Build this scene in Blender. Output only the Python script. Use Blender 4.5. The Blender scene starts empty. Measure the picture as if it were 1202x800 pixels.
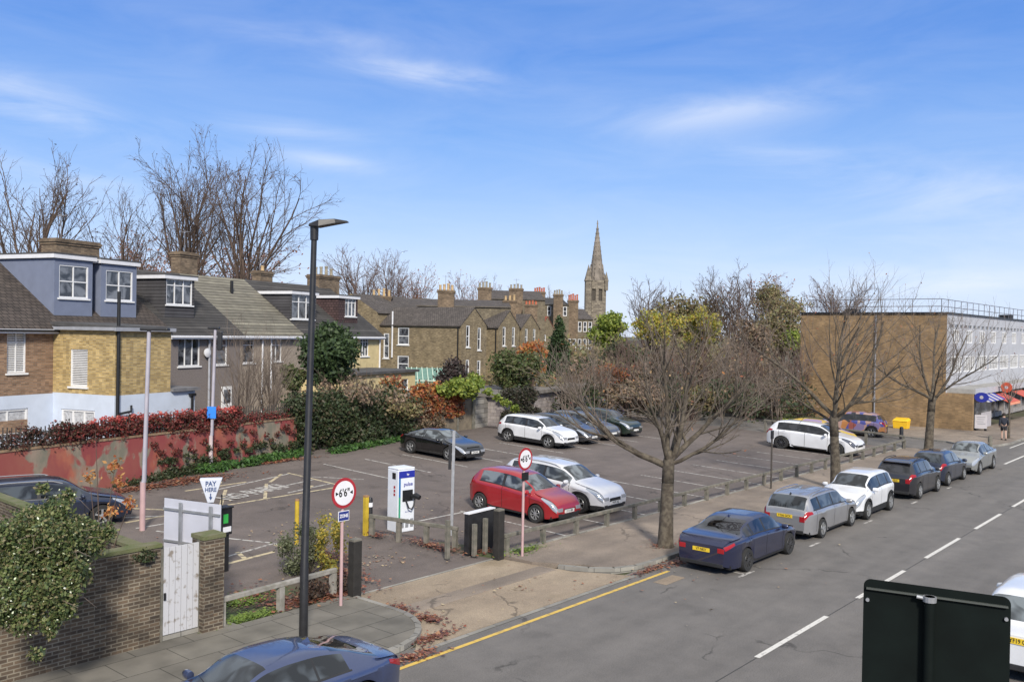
import bpy, math, random
from mathutils import Vector, Matrix
import numpy as np
R_=math.radians
# ---------------------------------------------------------------- camera, measured from the photograph
FPX=1060.0; HC=6.6; SL=0.03; V0=18.0; V1=75.0
ROLL=R_(1.0); PITCH=math.atan((391.2-400)/FPX)
_c,_s=math.cos(ROLL),math.sin(ROLL)
def _loc(px,py):
    a=px-601;b=400-py
    a2=a*_c-b*_s;b2=a*_s+b*_c
    return a2, FPX*math.cos(PITCH)-b2*math.sin(PITCH), b2*math.cos(PITCH)+FPX*math.sin(PITCH)
_a,_z,_=_loc(1508,407); YAW=math.atan2(_a,_z)
FW=(math.cos(YAW),math.sin(YAW)); RT=(math.sin(YAW),-math.cos(YAW))
def ray(px,py):
    a,z,y=_loc(px,py)
    return (z*FW[0]+a*RT[0], z*FW[1]+a*RT[1], y)
def gz(v): return SL*(min(v,V1)-V0) if v>V0 else 0.0
def G(px,py,dz=0.0):
    r=ray(px,py); t=(dz-HC)/r[2]
    if r[1]*t<=V0: return (r[0]*t,r[1]*t,dz)
    t=(-HC-SL*V0+dz)/(r[2]-SL*r[1])
    return (r[0]*t,r[1]*t,HC+r[2]*t)
def atd(px,py,d):
    r=ray(px,py); t=d/(FW[0]*r[0]+FW[1]*r[1]); return (r[0]*t,r[1]*t,HC+r[2]*t)
def onv(px,py,v):
    r=ray(px,py);t=v/r[1];return (r[0]*t,v,HC+r[2]*t)
def onu(px,py,u):
    r=ray(px,py);t=u/r[0];return (u,r[1]*t,HC+r[2]*t)
sc=bpy.context.scene; col=sc.collection
cd=bpy.data.cameras.new('Camera'); cam=bpy.data.objects.new('Camera',cd); col.objects.link(cam); sc.camera=cam
cd.sensor_width=36; cd.lens=FPX/1202*36; cd.clip_start=.1; cd.clip_end=4000
fwd=Vector((FW[0]*math.cos(PITCH),FW[1]*math.cos(PITCH),math.sin(PITCH)))
rgt=Vector((RT[0],RT[1],0)); upv=rgt.cross(fwd)
m=Matrix((rgt,upv,-fwd)).transposed()
m=m@Matrix.Rotation(ROLL,3,'Z')
cam.matrix_world=Matrix.Translation((0,0,HC))@m.to_4x4()
# ---------------------------------------------------------------- sky and sun
SUN_EL=R_(34); SUN_AZ=R_(-128)     # azimuth (from +x towards +y) of the sun as seen from the scene
w=bpy.data.worlds.new('World'); sc.world=w; w.use_nodes=True
nt=w.node_tree; nt.nodes.clear()
def N(nt,t,**k):
    n=nt.nodes.new(t)
    for a,b in k.items():
        if a[0]=='i' and a[1:].isdigit(): n.inputs[int(a[1:])].default_value=b
        else: setattr(n,a,b)
    return n
out=N(nt,'ShaderNodeOutputWorld'); bg=N(nt,'ShaderNodeBackground'); bg.inputs[1].default_value=0.13
sky=N(nt,'ShaderNodeTexSky',sky_type='NISHITA',sun_disc=False,sun_elevation=SUN_EL,sun_rotation=R_(90)-SUN_AZ,air_density=1.15,dust_density=.35,ozone_density=2.2)
tc=N(nt,'ShaderNodeTexCoord'); sep=N(nt,'ShaderNodeSeparateXYZ'); nt.links.new(tc.outputs['Generated'],sep.inputs[0])
def mth(nt,op,a,b=None,c=None,clamp=False):
    n=nt.nodes.new('ShaderNodeMath'); n.operation=op; n.use_clamp=clamp
    for i,x in enumerate((a,b,c)):
        if x is None: continue
        if isinstance(x,(int,float)): n.inputs[i].default_value=x
        else: nt.links.new(x,n.inputs[i])
    return n.outputs[0]
def lnk(a,b): nt.links.new(a,b)
zc=mth(nt,'MAXIMUM',sep.outputs[2],0.0)
rmp=N(nt,'ShaderNodeValToRGB'); e=rmp.color_ramp.elements
stops=[(0,(.48,.57,.74)),(.05,(.40,.51,.75)),(.12,(.27,.41,.71)),(.2,(.135,.295,.66)),(.30,(.070,.205,.585)),(.38,(.055,.18,.54)),(.55,(.54,.57,.62)),(1,(.66,.67,.68))]  # unseen sky overhead is whitened as added neutral fill light
while len(e)<len(stops): e.new(.5)
for i,(p_,c_) in enumerate(stops): e[i].position=p_; e[i].color=(*c_,1)
lnk(zc,rmp.inputs[0])
sc8=N(nt,'ShaderNodeVectorMath',operation='SCALE'); sc8.inputs[3].default_value=10.5; lnk(rmp.outputs[0],sc8.inputs[0])
mxs=N(nt,'ShaderNodeMix',data_type='RGBA'); mxs.inputs[0].default_value=.82; lnk(sky.outputs[0],mxs.inputs[6]); lnk(sc8.outputs[0],mxs.inputs[7])
# thin cloud: wisps and a bank, placed by compass direction and height, broken up by noise
azn=N(nt,'ShaderNodeMath',operation='ARCTAN2'); lnk(sep.outputs[1],azn.inputs[0]); lnk(sep.outputs[0],azn.inputs[1]); AZ=azn.outputs[0]; EL=sep.outputs[2]
nz=N(nt,'ShaderNodeTexNoise'); nz.inputs['Scale'].default_value=5; nz.inputs['Detail'].default_value=8; nz.inputs['Roughness'].default_value=.6; nz.inputs['Distortion'].default_value=.6
mpz=N(nt,'ShaderNodeMapping'); mpz.inputs['Scale'].default_value=(1.0,1.0,4.5); lnk(tc.outputs['Generated'],mpz.inputs[0]); lnk(mpz.outputs[0],nz.inputs[0])
nzr=N(nt,'ShaderNodeMapRange'); nzr.inputs[1].default_value=.34; nzr.inputs[2].default_value=.68; lnk(nz.outputs[0],nzr.inputs[0]); NZ=nzr.outputs[0]
def dirpx(px,py):
    r=ray(px,py); n=math.sqrt(r[0]**2+r[1]**2+r[2]**2); return math.atan2(r[1],r[0]), r[2]/n
acc=None
for (px,py,wx,wy,k,amp) in [(495,86,95,13,.06,.75),(10,112,110,24,.25,.62),(340,150,75,12,.05,.42),(385,190,60,11,.1,.45),(380,45,130,12,.0,.28),(850,130,130,18,-.08,.50),(1010,205,230,26,.25,.24),(760,330,420,40,0,.18),(1090,335,120,18,.0,.75),(1180,240,170,60,0,.25),(60,190,200,40,.1,.2)]:
    a0,e0=dirpx(px,py); sa=wx/FPX*.95; se=wy/FPX*.93
    da=mth(nt,'SUBTRACT',AZ,a0); x2=mth(nt,'DIVIDE',da,sa); de=mth(nt,'SUBTRACT',EL,e0); de=mth(nt,'ADD',de,mth(nt,'MULTIPLY',da,-k)); y2=mth(nt,'DIVIDE',de,se)
    q=mth(nt,'ADD',mth(nt,'MULTIPLY',x2,x2),mth(nt,'MULTIPLY',y2,y2)); g_=mth(nt,'EXPONENT',mth(nt,'MULTIPLY',q,-1.0)); g_=mth(nt,'MULTIPLY',g_,amp)
    acc=g_ if acc is None else mth(nt,'ADD',acc,g_)
cl=mth(nt,'MULTIPLY',acc,mth(nt,'ADD',mth(nt,'MULTIPLY',NZ,.62),.12),clamp=True)
veil=mth(nt,'MULTIPLY',NZ,.10); cl=mth(nt,'ADD',cl,veil,clamp=True)
mx=N(nt,'ShaderNodeMix',data_type='RGBA'); lnk(cl,mx.inputs[0]); lnk(mxs.outputs[2],mx.inputs[6]); mx.inputs[7].default_value=(7.0,7.3,7.9,1)
bg.inputs[1].default_value=0.1
nt.links.new(mx.outputs[2],bg.inputs[0]); nt.links.new(bg.outputs[0],out.inputs[0])
sd=bpy.data.lights.new('Sun','SUN'); sd.energy=3.3; sd.angle=R_(8); sd.color=(1,.93,.82)
so=bpy.data.objects.new('Sun',sd); col.objects.link(so)
sv=Vector((math.cos(SUN_EL)*math.cos(SUN_AZ),math.cos(SUN_EL)*math.sin(SUN_AZ),math.sin(SUN_EL)))
so.rotation_euler=sv.to_track_quat('Z','Y').to_euler()
sc.view_settings.view_transform='Standard'; sc.view_settings.look='None'; sc.view_settings.exposure=0.46; sc.view_settings.gamma=1
sc.render.engine='CYCLES'; sc.cycles.max_bounces=4; sc.cycles.transparent_max_bounces=4
# ---------------------------------------------------------------- materials
MATS={}
def newmat(name):
    m=bpy.data.materials.new(name); m.use_nodes=True; nt=m.node_tree
    return m,nt,nt.nodes['Principled BSDF']
def objcoord(nt):
    return nt.nodes.new('ShaderNodeTexCoord').outputs['Object']
def mat(name,c,rough=.7,metal=0,var=.12,scale=3.0,bump=0.0,coat=0,spec=None,c2=None,detail=5,thr=None):
    "plain surface; var = contrast of a noise, c2 = second colour for patches"
    if name in MATS: return MATS[name]
    m,nt,b=newmat(name); b.inputs['Roughness'].default_value=rough; b.inputs['Metallic'].default_value=metal
    if coat: b.inputs['Coat Weight'].default_value=coat; b.inputs['Coat Roughness'].default_value=.04
    if spec is not None: b.inputs['Specular IOR Level'].default_value=spec
    if var or c2:
        no=N(nt,'ShaderNodeTexNoise'); no.inputs['Scale'].default_value=scale; no.inputs['Detail'].default_value=detail
        nt.links.new(objcoord(nt),no.inputs[0])
        cr=nt.nodes.new('ShaderNodeValToRGB'); e=cr.color_ramp.elements
        lo,hi=(thr or (.32,.68)); e[0].position=lo; e[1].position=hi
        if c2 is None:
            e[0].color=(c[0]*(1-var),c[1]*(1-var),c[2]*(1-var),1); e[1].color=(min(1,c[0]*(1+var)),min(1,c[1]*(1+var)),min(1,c[2]*(1+var)),1)
        else: e[0].color=(*c,1); e[1].color=(*c2,1)
        nt.links.new(no.outputs[0],cr.inputs[0]); nt.links.new(cr.outputs[0],b.inputs['Base Color'])
        if bump:
            bp=nt.nodes.new('ShaderNodeBump'); bp.inputs['Strength'].default_value=bump; bp.inputs['Distance'].default_value=.02
            n3=N(nt,'ShaderNodeTexNoise'); n3.inputs['Scale'].default_value=scale*6; nt.links.new(objcoord(nt),n3.inputs[0])
            nt.links.new(n3.outputs[0],bp.inputs['Height']); nt.links.new(bp.outputs[0],b.inputs['Normal'])
    else: b.inputs['Base Color'].default_value=(*c,1)
    MATS[name]=m; return m
def brickmat(name,c1,c2,mortar,bw=.225,bh=.075,ms=.01,var=.25,offset=.5,rough=.9,bump=.4,stain=None,tone=.75):
    if name in MATS: return MATS[name]
    m,nt,b=newmat(name); b.inputs['Roughness'].default_value=rough
    uv=nt.nodes.new('ShaderNodeUVMap'); uv.uv_map='UVMap'
    br=nt.nodes.new('ShaderNodeTexBrick'); br.offset=offset
    for k,v in (('Color1',(*c1,1)),('Color2',(*c2,1)),('Mortar',(*mortar,1)),('Scale',1.0),('Mortar Size',ms),('Brick Width',bw),('Row Height',bh),('Bias',-.1)): br.inputs[k].default_value=v
    nt.links.new(uv.outputs[0],br.inputs[0])
    no=N(nt,'ShaderNodeTexNoise'); no.inputs['Scale'].default_value=1.3; no.inputs['Detail'].default_value=6; nt.links.new(objcoord(nt),no.inputs[0])
    cr=nt.nodes.new('ShaderNodeValToRGB'); e=cr.color_ramp.elements; e[0].position=.3;e[1].position=.7
    e[0].color=(1-var,1-var,1-var,1) if stain is None else (*stain,1); e[1].color=(1+var*.4,)*3+(1,)
    nt.links.new(no.outputs[0],cr.inputs[0])
    mu=N(nt,'ShaderNodeMix',data_type='RGBA',blend_type='MULTIPLY'); mu.inputs[0].default_value=1
    nt.links.new(br.outputs[0],mu.inputs[6]); nt.links.new(cr.outputs[0],mu.inputs[7])
    # whole-brick tone changes
    sp=nt.nodes.new('ShaderNodeTexWhiteNoise'); sp.noise_dimensions='2D'
    mp=nt.nodes.new('ShaderNodeVectorMath'); mp.operation='DIVIDE'; mp.inputs[1].default_value=(bw,bh,1); nt.links.new(uv.outputs[0],mp.inputs[0])
    fl=nt.nodes.new('ShaderNodeVectorMath'); fl.operation='FLOOR'; nt.links.new(mp.outputs[0],fl.inputs[0]); nt.links.new(fl.outputs[0],sp.inputs[0])
    cr3=nt.nodes.new('ShaderNodeValToRGB'); e=cr3.color_ramp.elements; e[0].color=(.62,.6,.6,1); e[1].color=(1.3,1.28,1.22,1); nt.links.new(sp.outputs[0],cr3.inputs[0])
    m2=N(nt,'ShaderNodeMix',data_type='RGBA',blend_type='MULTIPLY'); m2.inputs[0].default_value=tone
    nt.links.new(mu.outputs[2],m2.inputs[6]); nt.links.new(cr3.outputs[0],m2.inputs[7]); nt.links.new(m2.outputs[2],b.inputs['Base Color'])
    if bump:
        bp=nt.nodes.new('ShaderNodeBump'); bp.inputs['Strength'].default_value=bump; bp.inputs['Distance'].default_value=.015; bp.invert=True
        nt.links.new(br.outputs['Fac'],bp.inputs['Height']); nt.links.new(bp.outputs[0],b.inputs['Normal'])
    MATS[name]=m; return m
def leafmat(name,cols,rough=.6,trans=True):
    "cols = palette; every leaf takes a random one"
    if name in MATS: return MATS[name]
    m,nt,b=newmat(name); b.inputs['Roughness'].default_value=rough
    g=nt.nodes.new('ShaderNodeNewGeometry'); cr=nt.nodes.new('ShaderNodeValToRGB'); cr.color_ramp.interpolation='CONSTANT'
    e=cr.color_ramp.elements
    while len(e)<len(cols): e.new(.5)
    for i,c in enumerate(cols): e[i].position=i/len(cols); e[i].color=(*c,1)
    nt.links.new(g.outputs['Random Per Island'],cr.inputs[0]); nt.links.new(cr.outputs[0],b.inputs['Base Color'])
    b.inputs['Subsurface Weight'].default_value=0
    if trans:
        tr=nt.nodes.new('ShaderNodeBsdfTranslucent'); nt.links.new(cr.outputs[0],tr.inputs[0])
        ms=nt.nodes.new('ShaderNodeMixShader'); ms.inputs[0].default_value=.3
        o=nt.nodes['Material Output']; nt.links.new(b.outputs[0],ms.inputs[1]); nt.links.new(tr.outputs[0],ms.inputs[2]); nt.links.new(ms.outputs[0],o.inputs[0])
    MATS[name]=m; return m
def emis(name,c,s):
    m,nt,b=newmat(name); b.inputs['Base Color'].default_value=(*c,1); b.inputs['Emission Color'].default_value=(*c,1); b.inputs['Emission Strength'].default_value=s; return m
# ---------------------------------------------------------------- mesh building
class MB:
    def __init__(s): s.v=[];s.f=[]
    def add(s,vs,fs,T=None):
        o=len(s.v)
        for p in vs:
            s.v.append(tuple(T(p)) if T else tuple(p))
        for f in fs: s.f.append(tuple(i+o for i in f))
    def quad(s,a,b,c,d,T=None): s.add([a,b,c,d],[(0,1,2,3)],T)
    def poly(s,pts,T=None): s.add(pts,[tuple(range(len(pts)))],T)
    def box(s,x0,x1,y0,y1,z0,z1,T=None):
        vs=[(x0,y0,z0),(x1,y0,z0),(x1,y1,z0),(x0,y1,z0),(x0,y0,z1),(x1,y0,z1),(x1,y1,z1),(x0,y1,z1)]
        s.add(vs,[(0,3,2,1),(4,5,6,7),(0,1,5,4),(1,2,6,5),(2,3,7,6),(3,0,4,7)],T)
    def prism(s,pts,z0,z1,T=None):
        "pts: 2d outline ccw; extruded in z"
        n=len(pts)
        s.add([(x,y,z0) for x,y in pts]+[(x,y,z1) for x,y in pts],[tuple(range(n-1,-1,-1)),tuple(range(n,2*n))]+[(i,(i+1)%n,(i+1)%n+n,i+n) for i in range(n)],T)
    def tube(s,pts,rs,n=8,caps=True):
        pts=[Vector(p) for p in pts]
        if isinstance(rs,(int,float)): rs=[rs]*len(pts)
        o=len(s.v); up=None
        for i,p in enumerate(pts):
            d=(pts[min(i+1,len(pts)-1)]-pts[max(i-1,0)])
            if d.length<1e-9: d=Vector((0,0,1))
            d.normalize()
            if up is None: up=d.orthogonal()
            up=(up-d*up.dot(d))
            up=up.normalized() if up.length>1e-6 else d.orthogonal().normalized()
            q=d.cross(up)
            for k in range(n):
                a=2*math.pi*k/n; s.v.append(tuple(p+(up*math.cos(a)+q*math.sin(a))*rs[i]))
        for i in range(len(pts)-1):
            for k in range(n):
                k2=(k+1)%n; s.f.append((o+i*n+k,o+i*n+k2,o+(i+1)*n+k2,o+(i+1)*n+k))
        if caps:
            s.f.append(tuple(o+k for k in range(n-1,-1,-1))); e=o+(len(pts)-1)*n; s.f.append(tuple(e+k for k in range(n)))
    def lathe(s,prof,n=16,c=(0,0,0),ax='z',T=None,caps=True):
        "prof: (r,h) list"
        vs=[];fs=[]
        for r,hh in prof:
            for k in range(n):
                a=2*math.pi*k/n; x,y=r*math.cos(a),r*math.sin(a)
                p={'z':(x,y,hh),'y':(x,hh,y),'x':(hh,x,y)}[ax]
                vs.append((p[0]+c[0],p[1]+c[1],p[2]+c[2]))
        for i in range(len(prof)-1):
            for k in range(n):
                k2=(k+1)%n; fs.append((i*n+k,i*n+k2,(i+1)*n+k2,(i+1)*n+k))
        if caps: fs.append(tuple(range(n-1,-1,-1))); e=(len(prof)-1)*n; fs.append(tuple(e+k for k in range(n)))
        s.add(vs,fs,T)
    def build(s,name,mat,parent=None,smooth=False,bevel=0,uv=True,autosmooth=None):
        me=bpy.data.meshes.new(name); me.from_pydata(s.v,[],s.f); me.materials.append(mat)
        me.update()
        if uv and len(s.f)<60000:
            ul=me.uv_layers.new(name='UVMap'); dat=np.zeros(len(me.loops)*2)
            for p in me.polygons:
                n=p.normal
                if abs(n.z)>.96: t=Vector((1,0,0)); b=Vector((0,1,0))
                else:
                    t=Vector((-n.y,n.x,0)).normalized(); b=n.cross(t)
                for li in p.loop_indices:
                    co=me.vertices[me.loops[li].vertex_index].co
                    dat[2*li]=co.dot(t); dat[2*li+1]=co.dot(b)
            ul.data.foreach_set('uv',dat)
        if smooth: me.polygons.foreach_set('use_smooth',[True]*len(me.polygons))
        o=bpy.data.objects.new(name,me); col.objects.link(o)
        if parent: o.parent=parent
        if bevel:
            b=o.modifiers.new('Bevel','BEVEL'); b.width=bevel; b.segments=2; b.limit_method='ANGLE'; b.angle_limit=R_(40)
        if autosmooth:
            me.polygons.foreach_set('use_smooth',[True]*len(me.polygons))
            try:
                me.set_sharp_from_angle(angle=R_(autosmooth))
            except Exception: pass
        return o
def tag(o,label=None,cat=None,group=None,kind=None):
    if label: o['label']=label
    if cat: o['category']=cat
    if group: o['group']=group
    if kind: o['kind']=kind
    return o
def thing(name,label,cat,loc=(0,0,0),rz=0,group=None,tilt=None):
    o=bpy.data.objects.new(name,None); col.objects.link(o); o.location=loc; o.rotation_euler=(0,0,rz); o.empty_display_size=.3
    return tag(o,label,cat,group)
def struct(name,mb,m,**k):
    return tag(mb.build(name,m,**k),kind='structure')
def dup(root,loc,rz,label=None,scale=None):
    r=root.copy(); col.objects.link(r); r.location=loc; r.rotation_euler=(0,0,rz)
    if label: r['label']=label
    if scale: r.scale=scale
    for ch in list(root.children):
        c=ch.copy(); col.objects.link(c); c.parent=r
        for g in ch.children:
            d=g.copy(); col.objects.link(d); d.parent=c
    return r
def text_mesh(name,body,size,m,parent,M,depth=.004,bold=0,align='CENTER',xs=1.0):
    "lettering as real geometry; M = matrix placing the text plane in the parent's space"
    cu=bpy.data.curves.new(name,'FONT'); cu.body=body; cu.size=size; cu.extrude=depth; cu.align_x=align; cu.align_y='CENTER'; cu.offset=bold; cu.resolution_u=3
    t=bpy.data.objects.new(name,cu); col.objects.link(t)
    dg=bpy.context.evaluated_depsgraph_get(); me=bpy.data.meshes.new_from_object(t.evaluated_get(dg)); bpy.data.objects.remove(t); bpy.data.curves.remove(cu)
    me.transform(M@Matrix.Diagonal((xs,1,1,1))); me.name=name; me.materials.clear(); me.materials.append(m)
    o=bpy.data.objects.new(name,me); col.objects.link(o); o.parent=parent
    return o
class Fr:
    "a rotated local frame (x along, y away) for buildings"
    def __init__(s,o,rz): s.o=o;s.a=R_(rz);s.c=math.cos(s.a);s.s=math.sin(s.a)
    def L(s,x,y): x-=s.o[0];y-=s.o[1];return (x*s.c+y*s.s,-x*s.s+y*s.c)
    def W(s,x,y): return (s.o[0]+x*s.c-y*s.s,s.o[1]+x*s.s+y*s.c)
    def ry(s,px,py):
        r=ray(px,py);return (r[0]*s.c+r[1]*s.s,-r[0]*s.s+r[1]*s.c,r[2])
    def py(s,px,py,y):
        o=s.L(0,0);r=s.ry(px,py);t=(y-o[1])/r[1];return (o[0]+r[0]*t,HC+r[2]*t)
    def px(s,px,py,x):
        o=s.L(0,0);r=s.ry(px,py);t=(x-o[0])/r[0];return (o[1]+r[1]*t,HC+r[2]*t)
# ---------------------------------------------------------------- shared materials
M_asph=None
def asphalt(name,base,patch,stain,sc1=.18):
    m,nt,b=newmat(name); b.inputs['Roughness'].default_value=.88
    oc=objcoord(nt)
    def noi(s,d=5,r=.6):
        n=N(nt,'ShaderNodeTexNoise'); n.inputs['Scale'].default_value=s; n.inputs['Detail'].default_value=d; n.inputs['Roughness'].default_value=r; nt.links.new(oc,n.inputs[0]); return n.outputs[0]
    def ramp(f,a,ca,bq,cb):
        cr=nt.nodes.new('ShaderNodeValToRGB'); e=cr.color_ramp.elements; e[0].position=a;e[0].color=(*ca,1);e[1].position=bq;e[1].color=(*cb,1); nt.links.new(f,cr.inputs[0]); return cr.outputs[0]
    def mul(a,bb,f=1.0):
        mu=N(nt,'ShaderNodeMix',data_type='RGBA',blend_type='MULTIPLY'); mu.inputs[0].default_value=f; nt.links.new(a,mu.inputs[6]); nt.links.new(bb,mu.inputs[7]); return mu.outputs[2]
    c=ramp(noi(sc1,6,.55),.38,base,.62,patch)
    c=mul(c,ramp(noi(1.1,7,.7),.35,(.84,.84,.84),.65,(1.08,1.07,1.06)))
    c=mul(c,ramp(noi(38,3,.7),.3,(.6,.6,.6),.7,(1.4,1.38,1.36)),.8)
    c=mul(c,ramp(noi(.6,3,.5),.62,(1,1,1),.72,stain),.6)
    wn=N(nt,'ShaderNodeTexNoise'); wn.inputs['Scale'].default_value=1.5; wn.inputs['Detail'].default_value=4; nt.links.new(oc,wn.inputs[0])
    av=nt.nodes.new('ShaderNodeVectorMath'); av.operation='ADD'; nt.links.new(oc,av.inputs[0]); nt.links.new(wn.outputs['Color'],av.inputs[1])
    vo=N(nt,'ShaderNodeTexVoronoi',feature='DISTANCE_TO_EDGE'); vo.inputs['Scale'].default_value=.22; nt.links.new(av.outputs[0],vo.inputs[0])
    ck=ramp(vo.outputs[0],.003,(.5,.5,.5),.010,(1,1,1)); gt=ramp(noi(.35,3),.50,(0,0,0),.58,(1,1,1))
    mu=N(nt,'ShaderNodeMix',data_type='RGBA',blend_type='MULTIPLY'); nt.links.new(gt,mu.inputs[0]); nt.links.new(c,mu.inputs[6]); nt.links.new(ck,mu.inputs[7]); c=mu.outputs[2]
    mp=N(nt,'ShaderNodeMapping'); mp.inputs['Scale'].default_value=(.05,1.0,1); nt.links.new(oc,mp.inputs[0]); n9=N(nt,'ShaderNodeTexNoise'); n9.inputs['Scale'].default_value=1.1; n9.inputs['Detail'].default_value=3; nt.links.new(mp.outputs[0],n9.inputs[0])
    c=mul(c,ramp(n9.outputs[0],.35,(.86,.86,.86),.65,(1.08,1.08,1.08)),.8)
    nt.links.new(c,b.inputs['Base Color'])
    bp=nt.nodes.new('ShaderNodeBump'); bp.inputs['Strength'].default_value=.25; bp.inputs['Distance'].default_value=.01
    nt.links.new(noi(60,2),bp.inputs['Height']); nt.links.new(bp.outputs[0],b.inputs['Normal'])
    return m
m_road=asphalt('road_asphalt',(.142,.133,.126),(.166,.156,.147),(.8,.8,.8),.10)
m_park=asphalt('car_park_asphalt',(.128,.106,.096),(.158,.132,.120),(.62,.6,.57),.12)
m_pave=asphalt('pavement_asphalt',(.20,.165,.135),(.28,.23,.185),(.62,.6,.56),.35)
m_conc=asphalt('worn_concrete',(.26,.205,.15),(.34,.275,.20),(.7,.68,.6),.3)
m_slab=brickmat('paving_slabs',(.17,.158,.135),(.185,.17,.145),(.07,.065,.055),bw=1.25,bh=.9,ms=.012,var=.35,bump=.15,tone=.25)
m_dirt=mat('bare_earth',(.10,.08,.06),.95,var=0,c2=(.07,.085,.035),scale=.7,bump=.5,thr=(.4,.6))
m_kerb=brickmat('kerb_stone',(.26,.25,.23),(.3,.29,.26),(.1,.1,.09),bw=.9,bh=1,ms=.01,var=.3,bump=.1)
m_white=mat('white_line_paint',(.62,.6,.56),.8,var=0,c2=(.2,.19,.18),scale=9,thr=(.57,.75))
m_whitef=mat('faded_white_line',(.46,.44,.41),.85,var=0,c2=(.13,.12,.115),scale=7,thr=(.48,.66))
m_cream=mat('faded_yellow_line',(.50,.42,.27),.85,var=0,c2=(.14,.12,.11),scale=6,thr=(.5,.68))
m_yell=mat('yellow_line_paint',(.62,.42,.09),.8,var=0,c2=(.3,.22,.1),scale=6,thr=(.5,.75))
m_timber=mat('weathered_timber',(.20,.18,.15),.9,var=0,c2=(.10,.10,.08),scale=5,bump=.4)
m_timber2=mat('dark_timber',(.06,.052,.045),.9,var=.3,scale=5,bump=.4)
m_black=mat('black_paint',(.012,.012,.013),.45,var=.2,scale=4)
m_galv=mat('galvanised_steel',(.36,.37,.39),.5,.5,var=.15,scale=6)
m_lead=mat('lead_sheet',(.16,.16,.17),.6,var=.2,scale=2)
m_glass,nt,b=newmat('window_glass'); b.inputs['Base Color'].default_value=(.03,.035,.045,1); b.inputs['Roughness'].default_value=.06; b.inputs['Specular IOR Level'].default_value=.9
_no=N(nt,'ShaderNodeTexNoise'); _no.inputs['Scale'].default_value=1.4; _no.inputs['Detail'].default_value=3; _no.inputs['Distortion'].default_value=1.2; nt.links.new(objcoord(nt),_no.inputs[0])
_cr=nt.nodes.new('ShaderNodeValToRGB'); _cr.color_ramp.elements[0].position=.42; _cr.color_ramp.elements[0].color=(.018,.02,.026,1); _cr.color_ramp.elements[1].position=.62; _cr.color_ramp.elements[1].color=(.16,.17,.19,1); nt.links.new(_no.outputs[0],_cr.inputs[0]); nt.links.new(_cr.outputs[0],b.inputs['Base Color'])  # pale noise paints reflections and curtains into the glass colour
m_upvc=mat('white_window_frame',(.74,.74,.74),.5,var=.05,scale=5)
m_leaflit=leafmat('fallen_leaves',[(.20,.055,.03),(.13,.045,.028),(.26,.10,.05),(.30,.16,.09),(.16,.07,.05),(.10,.04,.03)],trans=False)

# ---------------------------------------------------------------- ground sheets
U0,U1=-60,400
def sheet(name,m,pts,dz,kind='structure'):
    "flat polygon (convex, list of (u,v)) laid on the ground profile, cut at the slope change"
    def clip(poly,v,keep_low):
        o=[]
        for i in range(len(poly)):
            a=poly[i];b=poly[(i+1)%len(poly)]
            ia=(a[1]<=v) if keep_low else (a[1]>=v); ib=(b[1]<=v) if keep_low else (b[1]>=v)
            if ia:o.append(a)
            if ia!=ib:
                t=(v-a[1])/(b[1]-a[1]); o.append((a[0]+(b[0]-a[0])*t,v))
        return o
    mb=MB()
    a=clip(pts,V0,True); r=clip(pts,V0,False); b=clip(r,V1,True) if r else []; c=clip(r,V1,False) if r else []
    for q in (a,b,c):
        if len(q)>2: mb.poly([(x,y,gz(y)+dz) for x,y in q])
    return tag(mb.build(name,m),kind=kind)
sheet('ground',m_dirt,[(-400,-300),(2500,-300),(2500,2500),(-400,2500)],-.06)
sheet('road',m_road,[(-80,2.6),(400,2.6),(400,13.72),(-80,13.72)],0)
sheet('side_road',m_road,[(57.3,13.7),(62.2,13.7),(64.6,22.5),(66.5,34),(66.5,60),(57.3,60)],.004)
sheet('car_park',m_park,[(8,17.42),(57.3,17.42),(57.3,60),(30,60),(8,33.0)],.002)
# near pavement on our side of the road
mb=MB(); mb.box(-80,400,-12,2.45,-.05,.11); struct('near_pavement',mb,m_pave)
mb=MB(); mb.box(-80,400,2.452,2.6,-.05,.115); struct('near_kerb',mb,m_kerb)
# far pavement: left of the crossover, with a rounded corner, and right of it
def arc(cx,cy,r,a0,a1,n=8): return [(cx+r*math.cos(R_(a0+(a1-a0)*i/n)),cy+r*math.sin(R_(a0+(a1-a0)*i/n))) for i in range(n+1)]
def slab(name,m,pts,z1,z0=-.04):
    mb=MB(); mb.prism(pts,z0,z1); return struct(name,mb,m)
rc=arc(12.4,15.7,2.0,-90,0,8)
slab('pavement',m_slab,[(-80,13.85)]+[(x,y+.15) if i==0 else (x-.13*math.cos(R_(-90+90*i/8)),y-.13*math.sin(R_(-90+90*i/8))) for i,(x,y) in enumerate(rc)]+[(14.27,17.4),(11.2,17.4),(11.2,20),(-80,20)],.10)
lc=arc(21.9,15.0,1.25,-90,-180,6)
slab('pavement',m_pave,[(22.2,13.87),(57.4,13.87),(57.4,17.38),(20.0,17.38),(20.0,16.2)]+[(20.75,15.0),(20.95,14.4),(21.4,14.05)],.10)
def kerbrun(pts,w,z1,z0=-.04,close=False):
    mb=MB(); 
    for a,b in zip(pts[:-1],pts[1:]):
        d=Vector((b[0]-a[0],b[1]-a[1])); d.normalize(); n=Vector((-d.y,d.x))*w
        mb.prism([a,b,(b[0]+n.x,b[1]+n.y),(a[0]+n.x,a[1]+n.y)],z0,z1)
    return mb
struct('kerb',kerbrun([(-80,13.7),(12.4,13.7)]+rc[1:]+[(14.4,16.2),(14.4,17.3)],.135,.115),m_kerb)
struct('kerb',kerbrun([(20.15,15.4),(20.5,14.6),(21.0,14.05),(21.7,13.75),(22.6,13.7),(57.4,13.7)],.16,.115),m_kerb)
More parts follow.
